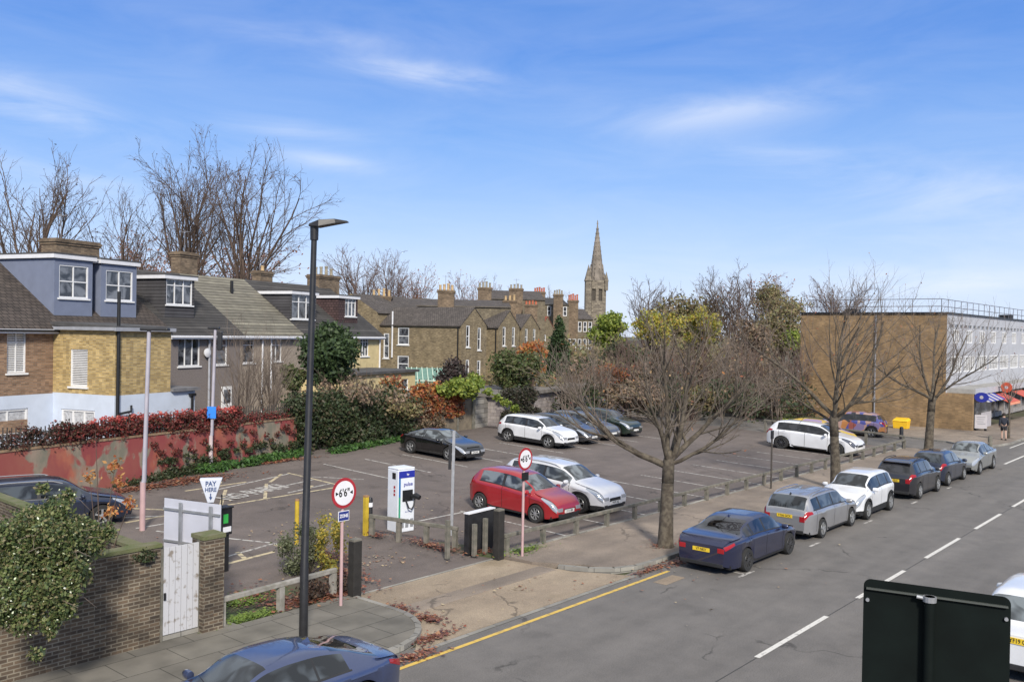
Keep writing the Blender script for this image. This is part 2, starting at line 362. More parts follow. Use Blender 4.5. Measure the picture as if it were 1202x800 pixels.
# crossover of worn concrete between them, its flush channel, the yellow line
slab('driveway_crossover',m_conc,[(12.9,13.52),(21.0,13.52),(20.7,14.1),(20.2,15.0),(19.85,17.38),(14.45,17.38),(14.42,15.7),(13.9,14.5)],.02)
slab('driveway_patch',m_pave,[(14.45,15.35),(20.05,15.35),(20.0,15.95),(14.43,15.95)],.026)
mb=MB(); mb.box(12.8,21.3,13.38,13.51,-.02,.012); struct('channel_blocks',mb,m_kerb)
mb=MB(); mb.box(14.4,19.9,17.385,17.46,-.02,.035); struct('driveway_threshold',mb,m_kerb)
def lines(name,segs,m,w=.1,dz=.006):
    mb=MB()
    for (a,b) in segs:
        d=Vector((b[0]-a[0],b[1]-a[1])); L=d.length; d.normalize(); n=Vector((-d.y,d.x))*w*.5
        k=max(1,int(L/3)); 
        for i in range(k):
            p=(a[0]+(b[0]-a[0])*i/k,a[1]+(b[1]-a[1])*i/k); q=(a[0]+(b[0]-a[0])*(i+1)/k,a[1]+(b[1]-a[1])*(i+1)/k)
            mb.poly([(x,y,gz(y)+dz) for x,y in ((p[0]-n.x,p[1]-n.y),(q[0]-n.x,q[1]-n.y),(q[0]+n.x,q[1]+n.y),(p[0]+n.x,p[1]+n.y))])
    return struct(name,mb,m)
lines('yellow_line',[((12.0,13.05),(22.2,13.05))],m_yell,.11)
lines('centre_line',[((17.5+5.78*i,8.17),(17.5+5.78*i+3.75,8.17)) for i in range(-3,24)],m_white,.12)
mb=MB(); mb.box(-60,300,8.15,8.172,.002,.0035); struct('tar_joint',mb,mat('bitumen_joint',(.04,.04,.04),.7,var=0))
# parking bay marks beside the kerb and at the side road mouth
lines('kerbside_bay_marks',[((23.0,11.3),(23.9,11.3)),((23.4,11.3),(23.4,11.7)),((28.0,11.35),(28.8,11.35)),((32.9,11.35),(33.7,11.35)),((38.3,11.35),(39.0,11.35)),((43.4,11.35),(44.0,11.35))],m_whitef,.09)
lines('junction_marks',[((57.0,14.1),(61.8,14.1)),((54.5,11.4),(59.5,11.4)),((55.8,10.6),(58,10.6)),((61,11.6),(66,12.3)),((60,9.3),(63.5,10.4)),((63.2,8.9),(67,10)),((58.3,9.9),(60.2,9.9)),((66,10.9),(72,12))],m_white,.13)
segs=[((23.7+2.42*i,17.75),(23.7+2.42*i,22.6)) for i in range(0,14)]
segs+=[((20.9,22.4),(23.7,22.4))]
segs+=[((25.9+2.44*i,28.9),(25.9+2.44*i,33.4)) for i in range(0,10)]
lines('bay_lines',segs,m_whitef,.1)
lines('hatched_bays',[((17.6,28.5),(23.1,28.75)),((23.3,28.75),(23.3,32.5)),((17.6,28.5),(19.3,30.9)),((19.5,28.6),(21.2,31.0)),((21.3,28.65),(22.4,29.6)),((18.9,31.1),(20.0,32.4)),((21.5,31.2),(22.9,32.4)),((18.0,31.6),(20.8,31.8)),((14.0,28.2),(16.2,28.4)),((14.7,30.5),(16.4,28.5))],m_cream,.13)
lines('hatched_bays_white',[((18.6,29.6),(23.2,30.6)),((18.3,30.9),(23.2,32.3)),((23.3,31.5),(24.9,29.4)),((20.8,29.0),(23.2,29.5)),((13.9,27.3),(17,27.3)),((14.3,28.9),(16.8,27.6))],m_whitef,.1)
lines('pay_bay_marks',[((14.2,26.6),(16.05,23.1)),((13.9,22.6),(16.1,23.05)),((16.05,23.1),(16.05,22.2))],m_whitef,.1)
lines('pay_bay_marks_yellow',[((12.8,21.9),(15.5,22.25)),((14.5,22.2),(14.7,22.9)),((15.95,22.3),(16.0,22.9))],m_cream,.14)
# 'NO PARKING' lettering painted across the hatched bays
_a=G(266,579); _b=G(322,570)
tx=thing('painted_lettering','faded white NO PARKING lettering painted across hatched bays','road marking',(20.4,30.0,gz(30)+.011),R_(16))
tm=text_mesh('lettering','NO PARKING',1.25,m_whitef,tx,Matrix.Identity(4),depth=.001,bold=.03,xs=.6)
tm.rotation_euler=(R_(1.7),0,0)
# pavement round the brick building
slab('pavement',m_pave,[(61.4,14.7),(62.6,13.9),(65,13.4),(400,13.4),(400,17.3),(71.9,17.3),(71.9,19.3),(71.9,31),(66.4,34),(65.3,28),(64.3,20.5),(63.2,16.6)],.10,-.02)
struct('kerb',kerbrun([(66.2,34),(65.1,28),(64.1,20.5),(63.0,16.6),(61.25,14.6),(62.5,13.75),(65,13.25),(400,13.25)][::-1],-.14,.115,-.02),m_kerb)
lines('yellow_line',[((63,12.9),(110,12.9))],m_white,.1)
# soil strip and verge left of the entrance, moss and grass patches
slab('soil_bed',m_dirt,[(14.4,17.47),(11.3,17.47),(11.3,19.6),(13.2,21.9),(15.6,22.1),(17.2,23.4),(17.7,22.6),(15.3,18.6)],.05,-.05)
slab('soil_bed',m_dirt,[(19.9,17.2),(19.95,17.5),(20.6,17.75),(20.0,20.2),(18.9,22.2),(18.5,22.1),(19.3,19.5)],.06,-.05)
# low timber edging under the rail fence
mb=MB(); mb.box(19.95,57.2,17.38,17.5,0,.13); mb.box(20,57.2,17.5,17.62,0,.03); struct('fence_kerb',mb,m_kerb)
# garden ground behind the boundary wall
# ---------------------------------------------------------------- houses
def wall_panel(mb,T,x0,x1,z0,z1,holes=(),rev=.12):
    "T(a,d,z)->point; d is depth inwards; rectangular openings with reveals"
    xs=sorted({x0,x1,*[q for hh in holes for q in hh[:2] if x0<q<x1]}); zs=sorted({z0,z1,*[q for hh in holes for q in hh[2:4] if z0<q<z1]})
    for i in range(len(xs)-1):
        for j in range(len(zs)-1):
            cx=(xs[i]+xs[i+1])/2; cz=(zs[j]+zs[j+1])/2
            if any(a<cx<b and c<cz<d for a,b,c,d in holes): continue
            mb.poly([T(xs[i],0,zs[j]),T(xs[i+1],0,zs[j]),T(xs[i+1],0,zs[j+1]),T(xs[i],0,zs[j+1])])
    for a,b,c,d in holes:
        mb.poly([T(a,0,c),T(b,0,c),T(b,rev,c),T(a,rev,c)]); mb.poly([T(a,0,d),T(a,rev,d),T(b,rev,d),T(b,0,d)])
        mb.poly([T(a,0,c),T(a,rev,c),T(a,rev,d),T(a,0,d)]); mb.poly([T(b,0,c),T(b,0,d),T(b,rev,d),T(b,rev,c)])
def tbox(mb,T,a0,a1,d0,d1,z0,z1):
    P=[T(a,d,z) for z in (z0,z1) for a,d in ((a0,d0),(a1,d0),(a1,d1),(a0,d1))]
    mb.add(P,[(0,3,2,1),(4,5,6,7),(0,1,5,4),(1,2,6,5),(2,3,7,6),(3,0,4,7)])
m_shut=mat('shutter_slats',(.66,.66,.66),.6,var=.05)
m_curt=mat('net_curtain',(.42,.43,.45),.9,var=.25,scale=8)
def window(T,a0,a1,z0,z1,parent,cols=2,rows=1,rev=.12,bar=.06,sill=True,style='plain',split=None,m=None,glass=None):
    m=m or m_upvc
    f=MB(); d0,d1=rev-.07,rev-.01
    tbox(f,T,a0,a0+bar,d0,d1,z0,z1); tbox(f,T,a1-bar,a1,d0,d1,z0,z1); tbox(f,T,a0+bar,a1-bar,d0,d1,z1-bar,z1); tbox(f,T,a0+bar,a1-bar,d0,d1,z0,z0+bar)
    for i in range(1,cols):
        x=a0+(a1-a0)*i/cols; tbox(f,T,x-bar*.45,x+bar*.45,d0+.01,d1-.003,z0+bar,z1-bar)
    for j in range(1,rows):
        z=z0+(z1-z0)*(split if (split and rows==2) else j/rows); tbox(f,T,a0+bar,a1-bar,d0+.015,d1-.006,z-bar*.4,z+bar*.4)
    w_=f.build('window',m,parent)
    g=MB(); g.poly([T(a0,rev-.015,z0),T(a1,rev-.015,z0),T(a1,rev-.015,z1),T(a0,rev-.015,z1)]); g.build('pane',glass or m_glass,w_)
    if sill:
        s=MB(); tbox(s,T,a0-.08,a1+.08,-.09,rev-.02,z0-.09,z0-.004); s.build('sill',m,w_)
    if style=='shutter':
        s=MB(); n=int((z1-z0)/.09)
        for i in range(n):
            z=z0+bar+(z1-z0-2*bar)*i/n; tbox(s,T,a0+bar,a1-bar,rev-.028,rev-.02,z+.01,z+.06)
        s.build('shutter',m_shut,w_)
    return w_
m_brown=brickmat('brown_stock_brick',(.24,.14,.085),(.33,.20,.12),(.25,.21,.17),var=.25)
m_yel=brickmat('yellow_stock_brick',(.42,.29,.10),(.52,.38,.16),(.36,.31,.22),var=.22)
m_old=brickmat('weathered_london_brick',(.23,.175,.10),(.31,.245,.15),(.17,.15,.11),var=.3)
m_old2=brickmat('sooty_london_brick',(.15,.125,.085),(.21,.175,.12),(.14,.125,.1),var=.3)
m_whr=mat('pale_blue_white_render',(.52,.58,.68),.85,var=.06,scale=1.5)
m_grr=mat('grey_brown_pebbledash',(.19,.165,.155),.95,var=.18,scale=14,bump=.6)
m_bei=mat('beige_render',(.30,.25,.20),.95,var=.15,scale=8,bump=.4)
m_yer=mat('cream_yellow_render',(.58,.47,.25),.9,var=.1,scale=2)
m_dorm=mat('blue_grey_render',(.165,.19,.265),.85,var=.06,scale=2)
m_fasc=mat('white_fascia',(.68,.68,.7),.5,var=.05)
m_fasg=mat('grey_fascia',(.3,.31,.34),.5,var=.1)
m_felt=mat('dark_roof_felt',(.07,.068,.068),.85,var=.2,scale=2)
def tile(name,c,v=.25,bw=.33,bh=.3,ms=.022):
    return brickmat(name,tuple(q*.85 for q in c),tuple(q*1.15 for q in c),tuple(q*.3 for q in c),bw=bw,bh=bh,ms=ms,var=v,bump=.9,tone=.45)  # dark course lines in the mortar colour paint the shadow under tile rows
m_tdark=tile('dark_brown_roof_tile',(.075,.06,.052)); m_tgrey=tile('dark_grey_roof_tile',(.066,.062,.06),bw=60,ms=.03); m_tpale=tile('pale_lichen_roof_tile',(.21,.195,.155),bh=.34,bw=60,ms=.035); m_tsl=tile('old_slate_roof',(.11,.095,.088),bh=.2,bw=.25)
m_hang=tile('hung_slate',(.07,.068,.075),bh=.2,bw=40); m_maroon=tile('maroon_hung_tile',(.085,.05,.05),bh=.2,bw=.3); m_red=tile('red_clay_tile',(.30,.10,.07))
m_chim=brickmat('chimney_brick',(.17,.12,.08),(.24,.17,.11),(.15,.13,.1),var=.35)
m_pot=mat('buff_clay_pot',(.48,.34,.18),.8,var=.2); m_potr=mat('red_clay_pot',(.42,.12,.06),.8,var=.2); m_potg=mat('sooty_clay_pot',(.28,.25,.19),.8,var=.2)
m_pipe=mat('grey_downpipe',(.35,.36,.4),.5,var=.1)
def chimney(parent,x0,x1,y0,y1,z0,z1,pots,pm,ph=.45,m=None):
    c=MB(); c.box(x0,x1,y0,y1,z0,z1-.35); c.box(x0-.06,x1+.06,y0-.06,y1+.06,z1-.35,z1-.22); c.box(x0-.12,x1+.12,y0-.12,y1+.12,z1-.218,z1-.1); c.box(x0-.04,x1+.04,y0-.04,y1+.04,z1-.098,z1)
    ch=c.build('chimney',m or m_chim,parent)
    long_x=(x1-x0)>=(y1-y0)
    for i in range(pots):
        t=(i+.5)/pots; p=MB(); cx=x0+(x1-x0)*t if long_x else (x0+x1)/2; cy=(y0+y1)/2 if long_x else y0+(y1-y0)*t
        hh=ph*(1+.12*((i*7)%3-1))
        p.lathe([(.14,z1),(.12,z1+hh*.8),(.15,z1+hh*.82),(.15,z1+hh)],10,(cx,cy,0)); p.build('chimney_pot',pm,ch,autosmooth=40)
    return ch
O=atd(62,450,45.4); FA=Fr(O,17); ga=gz(O[1])-.1
def Tf(y): return lambda a,d,z:(a,y+d,z)           # wall facing -y
def Tl(x): return lambda a,d,z:(x+d,-a,z)           # wall facing -x ; a runs towards -y
def Tr(x): return lambda a,d,z:(x-d,a,z)            # wall facing +x ; a runs towards +y
def rect(y,px0,py0,px1,py1,fr=None):
    fr=fr or FA; a=fr.py(px0,py0,y); b=fr.py(px1,py1,y); return (a[0],b[0],min(a[1],b[1]),max(a[1],b[1]))
def row_house(x0,x1,label,wall,roofm,eave=6.3,ridge=10.1,holes=(),base=None,baseh=None,group='terraced houses behind the boundary wall',depth=10.0,fascia=True,wins=(),x0w=None):
    t=thing('terraced_house',label,'house',(O[0],O[1],0),FA.a,group)
    zb=ga
    mb=MB(); wall_panel(mb,Tf(0),x0,x1,zb,eave,holes)
    mid=depth/2
    for x,s in ((x0+.003,-1),(x1-.003,1)):
        pts=[(x,0,zb),(x,depth,zb),(x,depth,eave),(x,mid,ridge-.05),(x,0,eave)]; mb.poly(pts if s>0 else pts[::-1])
    mb.poly([(x0,depth,zb),(x0,depth,eave),(x1,depth,eave),(x1,depth,zb)])
    mb.build('wall',wall,t)
    r=MB(); sl=(ridge-eave)/mid; ov=.35; th=.12
    for sgn in (0,1):
        ya,yb=(-ov,mid) if not sgn else (depth+ov,mid)
        za=eave-ov*sl+.05; P=[(x0,ya,za),(x1,ya,za),(x1,yb,ridge),(x0,yb,ridge)]
        Q=[(x,y,z+th) for x,y,z in P]
        r.add(P+Q,[(0,3,2,1),(4,5,6,7),(0,1,5,4),(1,2,6,5),(2,3,7,6),(3,0,4,7)])
    rf=r.build('roof',roofm,t)
    if fascia:
        g=MB(); g.box(x0,x1,-ov-.04,-ov+.0,eave-ov*sl-.12,eave-ov*sl+.1); g.build('fascia',m_fasc,t)
        g=MB(); g.box(x0,x1,-ov-.13,-ov-.045,eave-ov*sl-.03,eave-ov*sl+.07); g.build('gutter',m_fasc if fascia!='dark' else m_black,t)
    return t,rf
def dormer(t,x0,x1,y0,zb,zt,roof_y,m,fasc,wrect,cols,rows=2,split=.55,hole_m=None,left_m=None):
    mb=MB(); wall_panel(mb,Tf(y0),x0,x1,zb,zt,[wrect] if wrect else [],.1)
    mb.poly([(x1,y0,zb),(x1,roof_y,zb),(x1,roof_y,zt),(x1,y0,zt)])
    mb.poly([(x0,y0,zb),(x0,y0,zt),(x0,roof_y,zt),(x0,roof_y,zb)])
    d=mb.build('dormer',m,t)
    f=MB(); f.box(x0-.12,x1+.12,y0-.14,y0-.1,zt-.05,zt+.16); f.box(x0-.16,x0-.12,y0-.14,roof_y,zt-.05,zt+.16); f.box(x1+.12,x1+.16,y0-.14,roof_y,zt-.05,zt+.16); f.build('dormer_fascia',fasc,d)
    f=MB(); f.box(x0-.17,x1+.17,y0-.16,roof_y,zt+.162,zt+.24); f.build('dormer_roof',m_felt,d)
    if wrect: 
        window(Tf(y0),*wrect,d,cols,rows,rev=.1,split=split,bar=.07)
    return d
# -- first house: blue dormers, brown brick wing on the left, yellow brick wing in front
w1=rect(0,8,438,31,388)
t,rf=row_house(-9.5,7.55,'nearest terraced house with two blue-grey box dormers over brown and yellow brick',m_brown,m_tdark,eave=6.55,ridge=10.15,holes=[w1,(-4.6,-1.4,2.0,3.0)],fascia='dark',depth=10.4)
window(Tf(0),*w1,t,2,2,split=.72,style='shutter')
b_=MB(); wall_panel(b_,Tf(-.03),-9.5,-.001,ga,3.2,[(-7.6,-5.0,1.4,2.55),(-4.6,-1.4,1.4,2.55)]); b_.build('white_ground_floor',m_whr,t)
for a0,a1 in ((-7.6,-5.0),(-4.6,-1.4)): window(Tf(-.03),a0,a1,1.4,2.55,t,3,1,bar=.1,glass=m_curt)
# wing
wr=(1.45,2.35)
def side_rect(px0,py0,px1,py1): # on the wing's left face (x=0)
    a=FA.px(px0,py0,0);b=FA.px(px1,py1,0); return (-a[0],-b[0],min(a[1],b[1]),max(a[1],b[1]))
ws=side_rect(82,453,103,410)
W=MB(); WX=3.62; WY=-4.2
wall_panel(W,Tl(0),0,-WY,3.25,6.42,[ws]); wall_panel(W,Tf(WY),0,WX,3.25,6.42,[]); wall_panel(W,Tr(WX),WY,0,3.25,6.42,[])
W.build('yellow_brick_wing',m_yel,t); window(Tl(0),*ws,t,1,2,split=.52,style='shutter')
b_=MB(); wall_panel(b_,Tl(-.002),0,-WY+.003,ga,3.25,[(.6,2.9,1.5,2.45)]); wall_panel(b_,Tf(WY-.003),-.003,5.4,ga,3.25,[])
b_.poly([(5.4,WY-.003,ga),(5.4,0,ga),(5.4,0,3.25),(5.4,WY-.003,3.25)]); b_.build('white_extension_wall',m_whr,t); window(Tl(-.002),.6,2.9,1.5,2.45,t,3,1,bar=.1,glass=m_curt)
b_=MB(); b_.prism([(WX+.003,WY-.2),(5.6,WY-.2),(5.6,0),(WX+.003,0)],3.26,3.42); b_.build('extension_roof',m_lead,t)
r=MB(); r.add([(-.2,WY-.2,6.45),(WX+.15,WY-.2,6.45),(WX+.15,0,6.62),(-.2,0,6.62),(-.2,WY-.2,6.62),(WX+.15,WY-.2,6.62),(WX+.15,0,6.8),(-.2,0,6.8)],[(0,3,2,1),(4,5,6,7),(0,1,5,4),(1,2,6,5),(2,3,7,6),(3,0,4,7)]); r.build('wing_roof',m_felt,t)
r=MB(); r.box(-.25,WX+.06,WY-.29,WY-.205,6.38,6.56); r.box(-.29,-.205,WY-.2,0,6.4,6.56); r.build('gutter',m_fasg,t)
r=MB(); r.tube([(0.1,WY-.1,ga),(0.1,WY-.1,8.3)],.085,10); sp_=r.build('soil_pipe',m_black,t,autosmooth=40); r=MB(); r.tube([(0.1,WY-.1,2.35),(.75,WY-.3,2.45),(.95,WY-.1,2.7)],.06,8); r.build('pipe_branch',m_black,sp_,autosmooth=40); r=MB(); r.tube([(5.1,WY-.1,ga),(5.1,WY-.1,2.95)],.07,8); r.build('downpipe',m_black,t,autosmooth=40); r=MB(); r.box(4.92,5.28,WY-.22,WY-.02,2.96,3.1); r.build('hopper',m_black,t)
dormer(t,.5,2.86,.6,7.05,10.1,5.0,m_dorm,m_fasc,rect(.6,69,349,104,313),2,2,.5)
dormer(t,3.42,5.87,.6,7.05,10.05,5.0,m_dorm,m_fasc,rect(.6,124,352,156,319),2,2,.5)
chimney(rf,4.4,7.4,5.2,6.4,8.5,11.6,0,m_pot)
# -- grey pebbledashed house
hs=[rect(0,209,430,235,396),rect(0,253,428,267,398)]
t,rf=row_house(7.56,13.9,'grey pebbledashed house with a dark slate box dormer, beside the yellow brick wing',m_grr,m_tgrey,holes=hs,depth=10.4)
window(Tf(0),*hs[0],t,3,1); window(Tf(0),*hs[1],t,1,2,split=.75)
dormer(t,8.43,10.83,1.0,7.2,9.55,5.0,m_hang,m_fasc,rect(1.0,195,357,226,329),3,2,.75)
chimney(rf,14.0,15.6,5.2,6.0,9,11.7,0,m_pot)
p=MB(); p.tube([(11.0,-.1,ga),(11.0,-.1,6.2)],.07,8); p.build('downpipe',m_pipe,t)
p=MB(); p.lathe([(.05,-.02),(.26,-.02),(.28,-.1),(.1,-.16)],16,(10.75,-.1,5.1),'y'); p.build('satellite_dish',m_fasc,t,autosmooth=40)
d_=MB(); tbox(d_,Tf(-.08),12.2,13.1,0,.07,ga,2.95); dd=d_.build('door',m_upvc,t); d_=MB(); tbox(d_,Tf(-.1),12.35,12.95,0,.015,1.9,2.75); d_.build('pane',m_glass,dd)
# -- beige house with pale roof
hs=[rect(0,285,426,299,398),rect(0,318,424,331,397)]
t,rf=row_house(13.9,20.3,'beige rendered house with a pale lichen-covered tile roof and no dormer',m_bei,m_tpale,holes=hs,depth=10.4)
window(Tf(0),*hs[0],t,1,2,split=.75); window(Tf(0),*hs[1],t,2,2,split=.7)
for x in (16.0,16.9): p=MB(); p.tube([(x,-.1,ga),(x,-.1,6.1)],.06,8); p.build('downpipe',m_fasc,t)
p=MB(); p.tube([(17.2,3.6,8.9),(17.2,3.6,9.9)],.11,8); p.build('roof_vent',m_black,t)
chimney(rf,22.2,23.6,5.2,6.0,9,11.0,1,m_pot)
t,rf=row_house(20.3,25.4,'terraced house with dark box dormer half hidden behind the round evergreen',m_bei,m_tgrey,depth=10.4)
dormer(t,20.5,23.4,1.0,7.0,9.2,5.0,m_hang,m_fasc,rect(1.0,342,374,369,347),3,2,.7)
hs=[rect(0,423,418,433,394)]
t,rf=row_house(25.4,30.9,'cream yellow rendered house with a maroon tile-hung dormer',m_yer,m_tgrey,holes=hs,depth=10.4)
window(Tf(0),*hs[0],t,3,2,split=.7)
dormer(t,26.3,28.95,1.0,7.0,9.15,5.0,m_maroon,m_fasc,rect(1.0,405,371,418,349),3,2,.7)
p=MB(); p.tube([(30.6,-.1,ga),(30.6,-.1,6.1)],.07,8); p.build('downpipe',m_fasc,t)
chimney(rf,29.3,32.2,5.0,6.2,8.5,11.2,4,m_potg,.7)
# -- single-storey back extensions below them, brick lump and yellow shed
t=thing('garden_shed','low cream rendered outbuilding with flat roof under the ivy','outbuilding',(0,0,0))
a=atd(420,470,62); b=atd(487,470,65.5)
FE=Fr(a,17); t.location=(a[0],a[1],0); t.rotation_euler=(0,0,FE.a)
LL=FE.py(487,470,0)[0]; zt=FE.py(470,437,0)[1]
mb=MB(); wall_panel(mb,Tf(0),-1,LL,gz(a[1])-.2,zt,[(LL-2.0,LL-1.0,zt-1.3,zt-.5)]); mb.poly([(LL,0,0),(LL,4,0),(LL,4,zt),(LL,0,zt)]); mb.poly([(-1,0,0),(-1,0,zt),(-1,4,zt),(-1,4,0)]); mb.build('wall',m_yer,t)
mb=MB(); mb.box(-1.2,LL+.2,-.25,4.2,zt,zt+.18); mb.build('roof',m_felt,t)
window(Tf(0),LL-2.0,LL-1.0,zt-1.3,zt-.5,t,1,1)
# ---------------------------------------------------------------- Victorian terraces further off
m_dkgl=mat('dark_window_recess',(.03,.03,.035),.3,var=0)
def outrigger(px,d,rz,wd,L,eave,ridge,label,wins_gable=(),wins_side=(),main=True,roofm=None,wall=None):
    o=atd(px,400,d); t=thing('gabled_house',label,'house',(o[0],o[1],0),R_(rz),'gabled brick houses of the far terrace')
    g0=gz(o[1])-.3; mb=MB(); wall=wall or m_old; roofm=roofm or m_tsl
    wall_panel(mb,Tf(0),0,wd,g0,eave,wins_gable,.1); wall_panel(mb,Tl(0),-L,0,g0,eave,[(-b,-a,c,dd) for a,b,c,dd in wins_side] if False else [(-q[1],-q[0],q[2],q[3]) for q in wins_side],.1)
    mb.poly([(wd,0,g0),(wd,L,g0),(wd,L,eave),(wd,0,eave)]); mb.poly([(0,0,eave),(wd,0,eave),(wd/2,0,ridge)])
    mb.build('wall',wall,t)
    r=MB(); th=.1
    for s in (-1,1):
        x0=-.2 if s<0 else wd+.2; ze=eave-.2*(ridge-eave)/(wd/2)
        P=[(x0,-.05,ze),(x0,L,ze),(wd/2,L,ridge),(wd/2,-.05,ridge)]; Q=[(x,y,z+th) for x,y,z in P]
        r.add(P+Q,[(0,1,2,3),(7,6,5,4),(0,4,5,1),(1,5,6,2),(2,6,7,3),(3,7,4,0)])
    rf=r.build('roof',roofm,t)
    for q in wins_gable: window(Tf(0),*q,t,1,2,rev=.1,bar=.1)
    for q in wins_side: window(Tl(0),-q[1],-q[0],q[2],q[3],t,1,2,rev=.1,bar=.1)
    p=MB(); p.tube([(-.08,.3,g0),(-.08,.3,eave)],.07,6); p.build('downpipe',m_black,t)
    if main:   # the taller main house behind
        mb=MB(); e2=eave+1.2; r2=e2+1.9; x0,x1=-.6,wd+3.6; y0,y1=L,L+7
        mb.poly([(x0,y0,g0),(x1,y0,g0),(x1,y0,e2),(x0,y0,e2)]); mb.poly([(x0,y0,g0),(x0,y0,e2),(x0,(y0+y1)/2,r2),(x0,y1,e2),(x0,y1,g0)]); mb.poly([(x1,y0,g0),(x1,y1,g0),(x1,y1,e2),(x1,(y0+y1)/2,r2),(x1,y0,e2)])
        mb.poly([(x0,y1,g0),(x0,y1,e2),(x1,y1,e2),(x1,y1,g0)]); mb.build('rear_wall',wall,t)
        r=MB(); r.poly([(x0,y0-.2,e2-.1),(x1,y0-.2,e2-.1),(x1,(y0+y1)/2,r2+.02),(x0,(y0+y1)/2,r2+.02)]); r.poly([(x0,y1+.2,e2-.1),(x0,(y0+y1)/2,r2+.02),(x1,(y0+y1)/2,r2+.02),(x1,y1+.2,e2-.1)]); r.build('main_roof',roofm,t)
    return t,rf,g0
t1,rf1,g1=outrigger(541,86,9.5,4.5,9.8,7.3,9.0,'long brown brick rear wing with green lean-to glasshouse, first gable of the far terrace',
   [(.9,1.5,5.2,7.3),(2.9,3.5,4.9,7.1),(.9,1.5,2.4,4.0),(2.9,3.5,2.0,3.9)],[(6.2,7.6,5.3,7.0),(6.2,7.6,2.6,4.2),(8.7,9.4,3.9,6.4)])
q=MB(); q.add([(.75,6.6,7.62+.22),(1.25,6.6,8.02+.20),(1.25,7.9,8.02+.20),(.75,7.9,7.62+.22)],[(0,1,2,3)]); q.build('skylight',m_fasc,rf1)
q=MB(); q.tube([(-.12,8.2,4),(-.12,8.2,8.6)],.08,8); q.build('vent_pipe',m_fasc,t1,autosmooth=40)
t2,rf2,g2=outrigger(585,99,9.5,4.5,9.0,7.3,9.1,'second gabled brick wing of the far terrace, behind the orange-leaved tree',[(.9,1.5,5.2,7.3),(2.9,3.5,5.2,7.3)],[])
t3,rf3,g3=outrigger(612,112,9.5,4.5,9.0,7.3,9.0,'third gabled brick wing of the far terrace, left of the red tiled roof',[(.9,1.5,5.2,7.2),(2.9,3.5,5.2,7.2)],[])
t4,rf4,g4=outrigger(633,126,9.5,4.5,9.0,7.1,9.0,'red tiled gabled wing of the far terrace beside the dark evergreen',[(.9,1.9,5.0,6.5)],[],roofm=m_red)
# glasshouse
p=atd(497,462,77); t=thing('lean_to_glasshouse','green framed lean-to glasshouse against the brown brick wing','glasshouse',(p[0],p[1],0),R_(9.5-50))
m_ggl=mat('green_tinted_glazing',(.11,.22,.18),.15,var=.15,scale=2)
m_gfr=mat('pale_green_frame',(.5,.6,.5),.6,var=.1)
r=MB(); W_=2.2; r.poly([(-1.4,0,2.4),(W_,0,2.4),(W_+.0,2.2,3.45),(-1.4,2.2,3.45)]); r.poly([(-1.4,0,g1),(W_,0,g1),(W_,0,2.4),(-1.4,0,2.4)]); r.poly([(W_,0,g1),(W_,2.2,g1),(W_,2.2,3.45),(W_,0,2.4)]); r.build('glazing',m_ggl,t)
r=MB()
for i in range(9):
    x=-1.4+(W_+1.4)*i/8; r.tube([(x,-.03,2.45),(x,2.2,3.5)],.045,4); r.tube([(x,-.03,g1),(x,-.03,2.45)],.04,4)
r.tube([(-1.4,-.03,2.45),(W_,-.03,2.45)],.06,4); r.build('frame',m_gfr,t)
# chimney stacks on the far roofs; each stands on its own stretch of roof
def stack(px0,px1,pyt,d,pots,pm,lab,zbase=7.5,ph=.9,pyb=None):
    ph=ph*.62
    a=atd(px0,pyt,d); b=atd(px1,pyt,d); w_=math.hypot(a[0]-b[0],a[1]-b[1])
    t=thing('chimney_stack',lab,'chimney',(a[0],a[1],0),YAW-R_(90),'chimney stacks on the far terraces')
    c=chimney(t,0,w_,0,.9,zbase,a[2],pots,pm,ph)
    return t
stack(435,459,347,96,4,m_pot,'broad chimney stack with four buff pots above the skylight roof',6,1.2)
stack(484,504,350,108,0,m_pot,'low potless chimney stack with stepped top between two larger ones',6)
stack(514,533,340,94,4,m_pot,'chimney stack with buff pots on the long brown roof ridge',6,1.0)
stack(561,577,337,112,4,m_potg,'chimney stack with four sooty pots left of the gable peak',6,1.1)
stack(598,614,338,120,4,m_potg,'sooty chimney stack right of the gable peak with four dark pots',6,.9)
stack(627,640,342,132,5,m_potr,'chimney stack with a row of red pots above the brick gables',6,1.0)
stack(650,661,345,138,4,m_potg,'tall narrow chimney stack left of the red-potted stack by the church',6,1.1)
stack(667,679,352,142,5,m_potr,'rightmost chimney stack with bright red pots beside the church tower',6,1.5)
stack(591,606,352,104,3,m_pot,'squat chimney with yellow pots in front of the gable peak',6,.9)
stack(616,631,357,118,4,m_potr,'squat chimney with red pots in front of the far slate roofs',6,.8)
